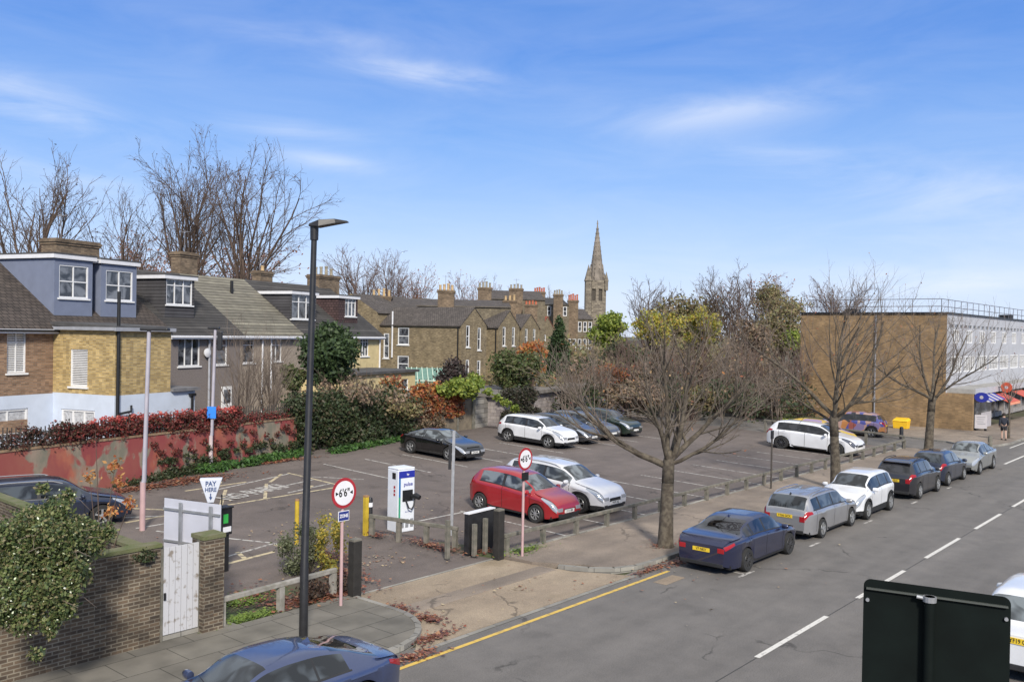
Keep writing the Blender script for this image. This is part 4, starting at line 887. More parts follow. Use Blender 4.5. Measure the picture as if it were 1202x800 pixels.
bush('scrub_tree',735,800,405,465,70,m_gb,63,'brown scrubby tree behind the row of parked cars',cat='bush',n=5500,size=.22,k=20)
bush('scrub_tree',790,860,395,470,78,m_go,64,'olive scrub tree in the middle behind the bare branches',cat='bush',n=6500,size=.22,k=20)
bush('scrub_tree',845,905,360,465,84,m_gb,65,'tall brown scrub tree left of the evergreen by the brick wall',n=7500,size=.26,k=22)
bush('evergreen_tree',885,950,345,430,92,m_go,66,'olive and brown tree mass against the left edge of the brick wall',n=6000,size=.22,k=26,shell=.3)
bush('olive_tree',878,945,328,380,104,m_go,67,'tawny crown rising above the evergreen left of the brick wall',n=4500,size=.2,k=22,shell=.3)
bush('lime_tree',915,952,385,430,88,m_gl,68,'small yellow-green tree tucked against the brick wall',n=1800,size=.24,k=10,shell=.3)
bush('scrub_tree',700,790,445,482,62,m_gb,69,'brown bramble thicket behind the dark garage',cat='bush',n=6000,size=.17,k=22,trunk=False)
bush('scrub_tree',830,950,440,486,70,m_gb,70,'brown bramble bank behind the far end of the car park',cat='bush',n=9000,size=.18,k=30,trunk=False)
bush('scrub_tree',780,860,450,484,66,m_go,71,'olive bramble bank behind the raised dark car',cat='bush',n=5000,size=.17,k=20,trunk=False)
def bank(name,label,px0,px1,pyt,pyb,d,m,n,size,seed,k,r):
    rn=random.Random(seed); bl=[]
    for i in range(k):
        f=(i+rn.random())/k; px=px0+(px1-px0)*f; a=atd(px,rn.uniform(pyt,pyb),d+rn.uniform(-4,6)); q=r*rn.uniform(.7,1.3); bl.append((a,(q*1.2,q*1.2,q),q*q))
    return tag(leaves(name,bl,n,size,m,seed,None,shell=.3),label,'undergrowth',None,'stuff')
bank('undergrowth','tangled brown and olive thicket closing the far side of the car park',640,955,432,480,76,m_gb,17000,.26,301,90,1.3)
bank('undergrowth','dull green scrub rising behind the parked cars',650,900,410,460,90,m_go,14000,.32,302,80,1.7)
bank('undergrowth','dark evergreen undergrowth along the far car park edge',600,950,452,484,66,m_iv,6500,.2,303,60,.9)
bank('undergrowth','garden shrubs between the cream outbuilding and the brick terrace',530,660,448,474,70,m_go,5000,.2,304,40,.8)
bank('undergrowth','mixed garden greenery below the terraced houses',350,470,455,480,50,m_gb,5000,.16,305,30,.6)
# -- boundary wall with its creepers
WL=[(4,30.8),(9,32.1),(14.5,33.4),(20.8,34.95),(26.6,36.45)]
t=thing('boundary_wall','patchy red painted garden wall along the left side of the car park','wall',(0,0,0))
m_redw,nt,b=newmat('peeling_red_paint'); b.inputs['Roughness'].default_value=.9
_mp=N(nt,'ShaderNodeMapping'); _mp.inputs['Scale'].default_value=(1,1,.55); nt.links.new(objcoord(nt),_mp.inputs[0]); oc=_mp.outputs[0]
def _n(s,d=6,dist=0):
    n=N(nt,'ShaderNodeTexNoise'); n.inputs['Scale'].default_value=s; n.inputs['Detail'].default_value=d; n.inputs['Distortion'].default_value=dist; nt.links.new(oc,n.inputs[0]); return n.outputs[0]
def _r(f,a,ca,q,cb):
    c=nt.nodes.new('ShaderNodeValToRGB'); e=c.color_ramp.elements; e[0].position=a;e[0].color=(*ca,1);e[1].position=q;e[1].color=(*cb,1); nt.links.new(f,c.inputs[0]); return c.outputs[0]
def _m(f,a,c):
    x=N(nt,'ShaderNodeMix',data_type='RGBA'); nt.links.new(f,x.inputs[0]); nt.links.new(a,x.inputs[6]); nt.links.new(c,x.inputs[7]); return x.outputs[2]
c1=_r(_n(.6,6),.42,(.235,.05,.05),.58,(.27,.085,.065)); c2=_r(_n(2.2,6),.4,(.27,.21,.16),.6,(.17,.16,.12))
mk=_r(_n(.9,10,.3),.50,(0,0,0),.535,(1,1,1)); c=_m(mk,c1,c2); mk2=_r(_n(.5,5),.60,(0,0,0),.66,(1,1,1)); c=_m(mk2,c,_r(_n(3),.4,(.36,.10,.06),.6,(.38,.14,.08)))
nt.links.new(c,b.inputs['Base Color'])
mb=MB(); cp=MB()
for p,q in zip(WL[:-1],WL[1:]):
    dv=Vector((q[0]-p[0],q[1]-p[1])).normalized(); nn=Vector((-dv.y,dv.x))*.24; z0=.2; z1=2.28
    mb.prism([p,q,(q[0]+nn.x,q[1]+nn.y),(p[0]+nn.x,p[1]+nn.y)],z0,z1); n2=nn*.15
    cp.prism([(p[0]-n2.x,p[1]-n2.y),(q[0]-n2.x,q[1]-n2.y),(q[0]+nn.x+n2.x,q[1]+nn.y+n2.y),(p[0]+nn.x+n2.x,p[1]+nn.y+n2.y)],z1+.002,z1+.08)
mb.build('wall_face',m_redw,t); cp.build('coping',brickmat('mossy_coping_brick',(.25,.16,.1),(.3,.2,.12),(.2,.18,.12),bw=.11,bh=.3),t)
# trellis on top of the wall
t=thing('trellis_fence','dark wooden trellis on top of the red wall, tangled with creeper','fence',(0,0,0))
def wallpt(s,WLx=WL):
    "point at fraction s (0..1) along the wall line"
    Ls=[math.dist(a,b) for a,b in zip(WLx[:-1],WLx[1:])]; T=sum(Ls)*s
    for (a,b),l in zip(zip(WLx[:-1],WLx[1:]),Ls):
        if T<=l or (b is WLx[-1]): 
            f=min(1,T/l); return (a[0]+(b[0]-a[0])*f,a[1]+(b[1]-a[1])*f)
        T-=l
mb=MB()
for i in range(150):
    p=wallpt(i/149); mb.box(p[0]-.02,p[0]+.02,p[1]+.08,p[1]+.1,2.37,3.0+.12*math.sin(i*.21)**2)
mb.build('pale',m_timber2,t); mb=MB()
for z in (2.55,2.85):
    for p,q in zip(WL[:-1],WL[1:]): mb.tube([(p[0],p[1]+.12,z),(q[0],q[1]+.12,z)],.025,4)
mb.build('rail',m_timber2,t)
def strip_blobs(WLx,s0,s1,z0,z1,r,k,seed,off=-.05,thick=.35):
    rn=random.Random(seed); o=[]
    for i in range(k):
        s=s0+(s1-s0)*(i+rn.random())/k; p=wallpt(s,WLx); q=r*rn.uniform(.6,1.3); o.append(((p[0]+rn.uniform(-.1,.1),p[1]+off+rn.uniform(-thick,thick),z0+(z1-z0)*rn.random()),(q*1.3,q*.8,q),q*q))
    return o
t=thing('creeper_hedge','red and brown virginia creeper hanging over the red wall','hedge',(0,0,0))
leaves('foliage',strip_blobs(WL,.0,.50,2.3,2.95,.22,120,70,off=.12,thick=.10),11000,.075,leafmat('brown_red_creeper',[(.10,.045,.035),(.14,.05,.04),(.07,.05,.035),(.05,.045,.03)]),70,t,shell=.3)
leaves('red_foliage',strip_blobs(WL,.44,.83,2.3,2.95,.24,130,72,off=.12,thick=.16)+strip_blobs(WL,.62,1.0,1.3,2.3,.16,26,73,off=-.12,thick=.04)+strip_blobs(WL,.83,1.0,2.2,2.7,.2,20,731,off=.1,thick=.1),19000,.085,m_rd,72,t,shell=.3)
leaves('bright_tips',strip_blobs(WL,.5,.82,2.95,3.12,.12,60,74,off=.12,thick=.15),1500,.08,leafmat('pink_red_leaves',[(.5,.09,.08),(.42,.06,.06),(.55,.16,.12)]),74,t,shell=.2)
leaves('ivy_runner',strip_blobs(WL,.64,1.0,.55,1.5,.15,60,75,off=-.14,thick=.04),4500,.08,m_iv,75,t,shell=.3)
# ivy hedge, fence with rust creeper, vine
WH=[(26.4,36.3),(30.5,36.6),(35.2,37.4)]
t=thing('ivy_hedge','tall dense dark ivy hedge between the red wall and the creeper-covered fence','hedge',(0,0,0))
leaves('foliage',strip_blobs(WH,0,1,.9,3.0,.55,80,80,off=.25,thick=.3),30000,.13,m_iv,80,t,shell=.6)
leaves('inner_foliage',strip_blobs(WH,0,1,.7,2.8,.45,60,81,off=.5,thick=.2),8000,.2,m_gd,81,t,shell=.1)
WF=[(35.0,37.6),(38,38.0),(41.2,38.4)]
t=thing('panel_fence','weathered board fence with trellis top between the ivy hedge and the garages','fence',(0,0,0))
mb=MB(); a=0
Lf=math.dist(WF[0],WF[-1])
for i in range(44):
    p=wallpt(i/43,WF); mb.box(p[0]-.066,p[0]+.066,p[1],p[1]+.03,.6,2.45)
mb.build('board',mat('fence_boards',(.20,.165,.12),.9,var=0,c2=(.12,.10,.075),scale=3),t)
mb=MB()
for i in range(45): p=wallpt(i/44,WF); mb.box(p[0]-.012,p[0]+.012,p[1],p[1]+.02,2.48,3.1)
for z in (2.5,2.62,2.76,2.9,3.04): mb.tube([(*WF[0],z),(*WF[-1],z)],.015,4)
mb.build('trellis',m_timber,t)
for i in range(5): p=wallpt(i/4,WF); mb=MB(); mb.box(p[0]-.07,p[0]+.07,p[1]-.09,p[1]-.005,.5,3.15); mb.build('post',m_timber,t)
t=thing('creeper','rust and orange creeper sprawling over the trellis fence','climber',(0,0,0))
leaves('foliage',strip_blobs(WF,0,.82,1.6,3.4,.36,60,90,off=-.15,thick=.15),8500,.13,m_ro,90,t,shell=.3)
leaves('orange_foliage',strip_blobs(WF,.1,.8,2.6,3.6,.3,26,91,off=-.2,thick=.2),2600,.14,m_or,91,t,shell=.3)
leaves('dry_foliage',strip_blobs(WF,0,.5,.8,2.2,.35,26,92,off=-.15,thick=.1),3800,.11,m_gb,92,t,shell=.3)
t=thing('grape_vine','yellow-green vine spilling over the end of the trellis fence','climber',(0,0,0))
p=atd(545,455,54)
leaves('foliage',scatter_blobs((p[0],p[1],p[2]+.1),(2.0,1.0,.55),18,.42,93)+[((p[0]+1.2+.5*i,p[1]-.8-.3*i,p[2]-.25-.33*i),(.35,.3,.25),.08) for i in range(4)],4800,.17,m_gl,93,t,shell=.3)
bush('dark_shrub',505,565,420,462,66,leafmat('purple_brown_twigs_leaves',[(.05,.035,.035),(.07,.045,.04),(.04,.035,.03)]),94,'dark purplish shrub against the gabled brick house',cat='bush',n=3800,size=.16,k=16,shell=.2)
bush('dark_shrub',425,500,452,500,50,m_go,95,'olive brown shrub behind the creeper-covered fence',cat='bush',n=4200,size=.14,k=18,trunk=False)
bush('rust_shrub',440,500,438,478,56,m_ro,96,'rust-leaved shrub in front of the cream outbuilding',cat='bush',n=1500,size=.16,k=14,shell=.2)
# bare shrubs behind the red wall
def shrub(px,pyb,d,pyt,wpx,seed,label,m=m_twig,n0=9,twr=.010,group=None):
    a=atd(px,pyb,d); b=atd(px,pyt,d); g0=gz(a[1]); H=b[2]-g0; Wd=wpx*d/FPX
    t=thing('bare_shrub',label,'bush',(a[0],a[1],g0),0,group); rn=random.Random(seed); tips=[]
    prm=[dict(n=6,wig=.10,up=.05,kids=7,**{'from':.25},ang=(14,38),len=.55,end=.3,sides=5),dict(n=5,wig=.12,up=.05,kids=5,**{'from':.1},ang=(15,40),len=.55,end=.35,sides=3,rmin=twr),dict(n=4,wig=.14,up=.04,kids=0,**{'from':.05},ang=(22,55),len=.5,end=.4,sides=3,rmin=twr*.7)]
    mb=MB()
    for i in range(n0):
        az=rn.uniform(0,6.28); el=math.pi/2-math.atan2(Wd*.5,H)*rn.uniform(.1,1.1)
        grow(mb,(rn.uniform(-.4,.4),rn.uniform(-.3,.3),0),(math.cos(az)*math.cos(el),math.sin(az)*math.cos(el),math.sin(el)),H*rn.uniform(.65,.95),.05,0,prm,rn,tips)
    mb.build('branches',m,t,smooth=True,uv=False); return t
shrub(285,470,45,388,85,101,'tall bare shrub behind the red wall, left of the pair',m=m_twig,n0=14)
shrub(322,470,46,398,70,102,'tall bare shrub behind the red wall, right of the pair',m=m_twig,n0=12)
shrub(415,490,50,440,70,103,'gnarled dark bare shrub under the round evergreen',m=m_twigd,n0=9)
for i,(px,pb,d,pt,wd) in enumerate([(700,478,64,408,50),(735,480,66,400,60),(775,480,68,395,60),(812,482,66,410,55),(845,482,70,392,60),(880,484,68,405,60),(912,484,66,415,50),(938,484,72,398,45),(668,476,62,430,40)]):
    shrub(px,pb,d,pt,wd,400+i,'bare thicket shrub behind the far car park edge, one of a tangled row',m=m_twig2 if i%2 else m_twig,n0=9,twr=.016,group='bare thicket shrubs behind the car park')
# weeds along the walls
t=tag(leaves('weeds',[((20.5+.75*i+.2*math.sin(i*5),34.35+.2*i+.1*math.cos(i*3),gz(34)+.18),(.5,.28,.2),1) for i in range(9)],5200,.14,leafmat('bright_green_weeds',[(.06,.15,.03),(.05,.11,.025),(.09,.18,.04),(.03,.07,.02)]),110,None,shell=.2),'green weeds along the foot of the red wall','weeds',None,'stuff')
t=tag(leaves('weeds',[((28.5+.8*i,35.6+.22*i,gz(35)+.12),(.55,.3,.22),1) for i in range(13)],5200,.14,MATS['bright_green_weeds'],111,None,shell=.2),'weeds and grass along the foot of the ivy hedge','weeds',None,'stuff')
t=tag(leaves('weeds',[((16.2+.5*i,33.55+.13*i,gz(33)+.1),(.4,.2,.2+.02*i),.3+i) for i in range(9)],3000,.09,m_iv,112,None,shell=.2),'dark undergrowth against the left end of the red wall','weeds',None,'stuff')
def litter(name,label,spots,n,size,seed,m=None):
    rn=np.random.RandomState(seed); V=[]
    ws=np.array([s[3] for s in spots],float); ws/=ws.sum()
    for i in range(n):
        s=spots[rn.choice(len(spots),p=ws)]; a=rn.rand()*6.28; q=abs(rn.normal())*.55
        x=s[0]+math.cos(a)*q*s[2][0]; y=s[1]+math.sin(a)*q*s[2][1]; z=(gz(y) if len(s)<5 else s[4]+gz(y))+.015+rn.rand()*.05
        b=rn.rand()*6.28; L=size*(.5+rn.rand()); c,sn=math.cos(b),math.sin(b); t1=rn.normal()*.25*L; t2=rn.normal()*.25*L
        V+=[(x-c*L*.5,y-sn*L*.5,z),(x+sn*L*.35,y-c*L*.35,z+abs(t1)*.5),(x+c*L*.5,y+sn*L*.5,z+abs(t2)*.5),(x-sn*L*.35,y+c*L*.35,z)]
    o=leaves(name,[((0,0,-5),(.1,.1,.1),1)],1,.001,m or m_leaflit,1,None,extra=np.array(V)); return tag(o,label,'leaves',None,'stuff')
litter('leaf_litter','drift of red-brown leaves round the foot of the entrance post',[(14.3,17.9,(1.0,.7),3,.06),(13.2,17.9,(1.0,.5),2,.06),(15.4,19.2,(.5,1.2),2,.06),(16.2,20.6,(.6,1.0),2,.06),(12.6,19.0,(1.2,.8),1,.06)],3200,.10,201)
litter('leaf_litter','fallen leaves in the gutter beside the crossover kerb',[(13.7,13.8,(.8,.22),3,.02),(14.5,14.8,(.3,.7),2,.03),(12.6,13.3,(1.0,.3),2,0),(14.6,15.8,(.25,.5),1,.03)],1100,.085,202)
litter('leaf_litter','fallen leaves along the kerb by the dark blue saloon',[(21.8,13.45,(1.3,.25),2,0),(23.2,13.3,(1.2,.4),2,0),(24.3,14.6,(.6,.5),1,.1)],700,.08,203)
litter('leaf_litter','leaves gathered under the low rails by the charger',[(19.3,19.6,(.35,1.6),3,.06),(20.0,18.2,(.4,.5),2,.06),(18.9,21.6,(.3,.6),1,.06)],1100,.085,204)
litter('leaf_litter','brown leaves along the foot of the red wall',[(16.5,33.0,(4.5,.6),2),(24,35.1,(2.5,.4),1.5),(19.5,33.4,(2,.8),1)],4200,.11,205)
litter('leaf_litter','scattered leaves blown over the car park',[(22,24,(14,8),1),(17,24,(6,5),1),(17,19.5,(3,1.5),1)],300,.085,206,leafmat('pale_fallen_leaves',[(.35,.25,.15),(.25,.12,.07),(.4,.32,.2)],trans=False))
litter('leaf_litter','scattered leaves on the road and pavement',[(18,15,(6,2),1),(24,12,(8,3),1),(10,15.5,(4,1.5),1)],180,.08,207,MATS['pale_fallen_leaves'])
litter('moss','bright green moss on the verge by the brick pillar',[(11.6,17.75,(.9,.3),3,.05),(12.2,18.9,(.7,.5),2,.05),(20.9,17.2,(.9,.35),.8,.1)],5000,.06,208,leafmat('bright_moss',[(.12,.19,.02),(.16,.22,.03),(.09,.14,.02)],trans=False))

# ---------------------------------------------------------------- concrete fence and garages
m_cpan=brickmat('grey_concrete_panel',(.23,.22,.21),(.28,.27,.25),(.10,.10,.09),bw=1.8,bh=.3,ms=.015,var=.3,bump=.4)
WC=[(41.35,38.45),(43.7,39.0),(46.1,39.6)]
t=thing('concrete_fence','grey concrete panel fence between the trellis fence and the garages','fence',(0,0,0))
mb=MB()
for p,q in zip(WC[:-1],WC[1:]):
    dv=Vector((q[0]-p[0],q[1]-p[1])).normalized(); n=Vector((-dv.y,dv.x))*.06; mb.prism([p,q,(q[0]+n.x,q[1]+n.y),(p[0]+n.x,p[1]+n.y)],.5,2.5)
mb.build('panel',m_cpan,t)
for p in WC: mb=MB(); mb.box(p[0]-.08,p[0]+.08,p[1]-.1,p[1]-.003,.5,2.65); mb.build('post',m_timber,t)
o=atd(598,487,58.5); FG=Fr(o,14); zt=FG.py(640,460,0)[1]; XR=FG.py(765,470,0)[0]; x1=FG.py(622,470,0)[0]; x2=FG.py(657,470,0)[0]; x3=FG.py(702,470,0)[0]
t=thing('garage_block','low row of old garages with pale walls and dark open bays behind the parked cars','garage',(o[0],o[1],0),FG.a)
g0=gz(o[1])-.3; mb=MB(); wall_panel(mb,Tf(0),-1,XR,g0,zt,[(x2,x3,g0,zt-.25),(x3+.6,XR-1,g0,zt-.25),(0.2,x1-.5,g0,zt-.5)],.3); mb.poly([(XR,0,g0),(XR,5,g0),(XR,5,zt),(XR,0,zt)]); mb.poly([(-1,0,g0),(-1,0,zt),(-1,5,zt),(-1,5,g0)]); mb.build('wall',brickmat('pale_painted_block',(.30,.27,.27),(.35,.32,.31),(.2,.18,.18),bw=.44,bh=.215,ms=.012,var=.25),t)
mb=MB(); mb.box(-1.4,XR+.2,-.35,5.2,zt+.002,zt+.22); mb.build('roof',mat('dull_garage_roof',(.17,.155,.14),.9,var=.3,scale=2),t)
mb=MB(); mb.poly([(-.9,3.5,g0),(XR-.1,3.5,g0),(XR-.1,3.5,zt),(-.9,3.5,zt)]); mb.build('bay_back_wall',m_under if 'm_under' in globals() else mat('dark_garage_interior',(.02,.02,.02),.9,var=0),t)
mb=MB(); mb.box(.25,x1-.55,.12,.16,g0,zt-.55); mb.build('garage_door',mat('dark_slatted_gate',(.05,.05,.055),.7,var=.2),t)
t=thing('hanging_ivy','dark dead ivy hanging off the garage roof','climber',(0,0,0)); bl=[]; rn=random.Random(77)
for i in range(34):
    p=FG.W(rn.uniform(-1.5,x1-.2),rn.uniform(-.7,-.2)); bl.append(((p[0],p[1],zt+.35-rn.random()**1.2*1.5),(.35,.3,.3),1))
leaves('foliage',bl,7500,.13,leafmat('dead_dark_ivy',[(.05,.045,.035),(.035,.035,.025),(.07,.055,.04),(.06,.07,.035)]),140,t,shell=.2)
# a pale tin roof shed far behind, by the brick wall
a=atd(903,432,96); b=atd(946,432,92)
t=thing('shed','pale metal-roofed shed half seen left of the tan brick wall','shed',(a[0],a[1],0),math.atan2(b[1]-a[1],b[0]-a[0])); L=math.dist(a[:2],b[:2]); z1=a[2]; mb=MB(); mb.box(0,L,0,4,0,z1-1.6); mb.build('wall',m_tan,t); mb=MB(); mb.add([(-.2,-.3,z1-1.9),(L,-.3,z1-1.9),(L,4,z1),(-.2,4,z1)],[(0,1,2,3)]); mb.build('roof',mat('pale_tin_roof',(.42,.42,.44),.6,var=.15,scale=1),t)
# ---------------------------------------------------------------- cars
def paint(name,c,metal=.35,rough=.32):
    m,nt,b=newmat(name); b.inputs['Base Color'].default_value=(*c,1); b.inputs['Metallic'].default_value=metal; b.inputs['Roughness'].default_value=rough; b.inputs['Coat Weight'].default_value=1; b.inputs['Coat Roughness'].default_value=.03
    no=N(nt,'ShaderNodeTexNoise'); no.inputs['Scale'].default_value=2.2; no.inputs['Detail'].default_value=6; nt.links.new(objcoord(nt),no.inputs[0])
    cr=nt.nodes.new('ShaderNodeValToRGB'); e=cr.color_ramp.elements; e[0].position=.35;e[1].position=.7; e[0].color=(*[min(1,q*.94+.004) for q in c],1); e[1].color=(*[min(1,q*1.05+.008) for q in c],1); nt.links.new(no.outputs[0],cr.inputs[0]); nt.links.new(cr.outputs[0],b.inputs['Base Color'])
    return m
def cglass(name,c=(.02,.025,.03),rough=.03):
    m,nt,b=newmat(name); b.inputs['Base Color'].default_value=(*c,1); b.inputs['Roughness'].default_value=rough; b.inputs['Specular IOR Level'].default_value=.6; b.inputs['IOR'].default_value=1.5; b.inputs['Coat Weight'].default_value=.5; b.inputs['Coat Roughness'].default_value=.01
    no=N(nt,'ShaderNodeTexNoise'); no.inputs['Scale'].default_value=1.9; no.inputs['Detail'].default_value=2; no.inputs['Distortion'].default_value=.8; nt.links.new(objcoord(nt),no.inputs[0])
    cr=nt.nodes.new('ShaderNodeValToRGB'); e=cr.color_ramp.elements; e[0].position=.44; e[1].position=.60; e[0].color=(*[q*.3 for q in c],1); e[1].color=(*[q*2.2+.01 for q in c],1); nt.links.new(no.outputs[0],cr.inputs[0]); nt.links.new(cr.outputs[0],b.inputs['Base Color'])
    return m
m_cg=cglass('car_glass'); m_cgp=cglass('privacy_glass',(.008,.008,.01)); m_cgl=cglass('car_glass_painted_lit',(.07,.08,.085))  # last one is a paler copy, lit reflections put into its colour
m_trim=mat('black_plastic_trim',(.02,.02,.021),.55,var=.15,scale=5); m_tyre=mat('tyre_rubber',(.022,.022,.022),.85,var=.2,scale=9)
m_alloy=mat('alloy_rim',(.42,.43,.44),.35,.6,var=.1,scale=6); m_alloyd=mat('dark_alloy_rim',(.10,.10,.105),.35,.6,var=.1,scale=6)
m_under=mat('underbody',(.008,.008,.008),.9,var=0); m_chrome=mat('chrome',(.6,.6,.62),.15,.9,var=0)
m_red=m_red; m_tail,nt,b=newmat('red_tail_lamp'); b.inputs['Base Color'].default_value=(.30,.012,.018,1); b.inputs['Roughness'].default_value=.12
m_head,nt,b=newmat('headlamp_lens'); b.inputs['Base Color'].default_value=(.42,.45,.5,1); b.inputs['Roughness'].default_value=.08; b.inputs['Metallic'].default_value=.4
m_headd,nt,b=newmat('smoked_headlamp'); b.inputs['Base Color'].default_value=(.09,.10,.13,1); b.inputs['Roughness'].default_value=.08
m_py=mat('yellow_number_plate',(.72,.50,.03),.5,var=.04); m_pw=mat('white_number_plate',(.72,.72,.70),.5,var=.04); m_ink=mat('black_lettering',(.012,.012,.014),.6,var=0)
def interp(pts,x):
    "monotone smooth interpolation through (x,y) points"
    n=len(pts)
    if x<=pts[0][0]: return pts[0][1]
    if x>=pts[-1][0]: return pts[-1][1]
    for i in range(n-1):
        if x<=pts[i+1][0]:
            x0,y0=pts[i];x1,y1=pts[i+1]; h=x1-x0
            def slope(j):
                if j<=0 or j>=n-1: 
                    j=min(max(j,0),n-2); return (pts[j+1][1]-pts[j][1])/(pts[j+1][0]-pts[j][0])*.9
                a=(pts[j][1]-pts[j-1][1])/(pts[j][0]-pts[j-1][0]); b=(pts[j+1][1]-pts[j][1])/(pts[j+1][0]-pts[j][0])
                return 0 if a*b<=0 else 2*a*b/(a+b)
            m0,m1=slope(i),slope(i+1); t=(x-x0)/h
            return (2*t**3-3*t**2+1)*y0+(t**3-2*t**2+t)*h*m0+(-2*t**3+3*t**2)*y1+(t**3-t**2)*h*m1
# a car runs along local x: nose at +x, tail at -x
KINDS={
 # L, W, wheelbase, wheel radius, top profile (fraction from the tail 0..1 -> z), belt profile, windscreen (x0,x1), rear window (x0,x1), side glass (x0,x1), pillars, roof half width
 'saloon':dict(L=4.94,W=1.87,wb=2.97,r=.345,fo=.86,top=[(0,.86),(.02,.98),(.05,1.04),(.14,1.08),(.18,1.12),(.335,1.40),(.42,1.465),(.55,1.47),(.62,1.43),(.755,1.06),(.80,1.0),(.93,.86),(.985,.70),(1,.58)],belt=[(0,.84),(.1,.99),(.35,.99),(.6,.95),(.8,.90),(.93,.76),(1,.55)],ws=(.62,.755),rw=(.17,.335),sg=(.215,.715),pil=[(.31,.325),(.475,.495)],wr=.63),
 'estate':dict(L=4.66,W=1.81,wb=2.69,r=.325,fo=.88,top=[(0,.80),(.012,.98),(.02,1.03),(.045,1.2),(.085,1.405),(.13,1.44),(.3,1.475),(.5,1.475),(.6,1.43),(.745,1.05),(.79,.99),(.93,.84),(.985,.68),(1,.55)],belt=[(0,.8),(.04,.95),(.3,.96),(.6,.93),(.8,.88),(.93,.74),(1,.52)],ws=(.60,.745),rw=(.02,.085),sg=(.10,.705),pil=[(.20,.225),(.445,.465)],wr=.64),
 'suv':dict(L=4.25,W=1.80,wb=2.6,r=.345,fo=.84,top=[(0,.86),(.015,1.05),(.03,1.12),(.075,1.38),(.11,1.50),(.2,1.57),(.4,1.585),(.55,1.55),(.60,1.51),(.745,1.13),(.79,1.08),(.92,.96),(.98,.82),(1,.62)],belt=[(0,.86),(.04,1.04),(.3,1.05),(.6,1.0),(.8,.96),(.93,.86),(1,.6)],ws=(.60,.745),rw=(.03,.105),sg=(.13,.705),pil=[(.235,.26),(.445,.465)],wr=.62),
 'hatch':dict(L=3.95,W=1.70,wb=2.51,r=.305,fo=.82,top=[(0,.82),(.015,.98),(.03,1.06),(.08,1.33),(.12,1.44),(.22,1.50),(.42,1.51),(.53,1.47),(.58,1.42),(.76,1.04),(.80,.98),(.92,.86),(.98,.70),(1,.54)],belt=[(0,.82),(.05,1.02),(.3,1.0),(.6,.93),(.8,.88),(.93,.76),(1,.5)],ws=(.585,.76),rw=(.03,.115),sg=(.15,.72),pil=[(.40,.43)],wr=.58),
 'coupe':dict(L=4.2,W=1.84,wb=2.47,r=.335,fo=.86,top=[(0,.80),(.02,.93),(.06,.97),(.11,1.01),(.3,1.28),(.38,1.34),(.48,1.355),(.56,1.32),(.70,1.0),(.75,.94),(.92,.79),(.98,.64),(1,.5)],belt=[(0,.78),(.1,.93),(.35,.92),(.6,.88),(.8,.82),(.93,.70),(1,.48)],ws=(.56,.70),rw=(.12,.30),sg=(.26,.67),pil=[(.385,.395)],wr=.56),
}
CAR=[0]
def lum(c): return sum(c)/3
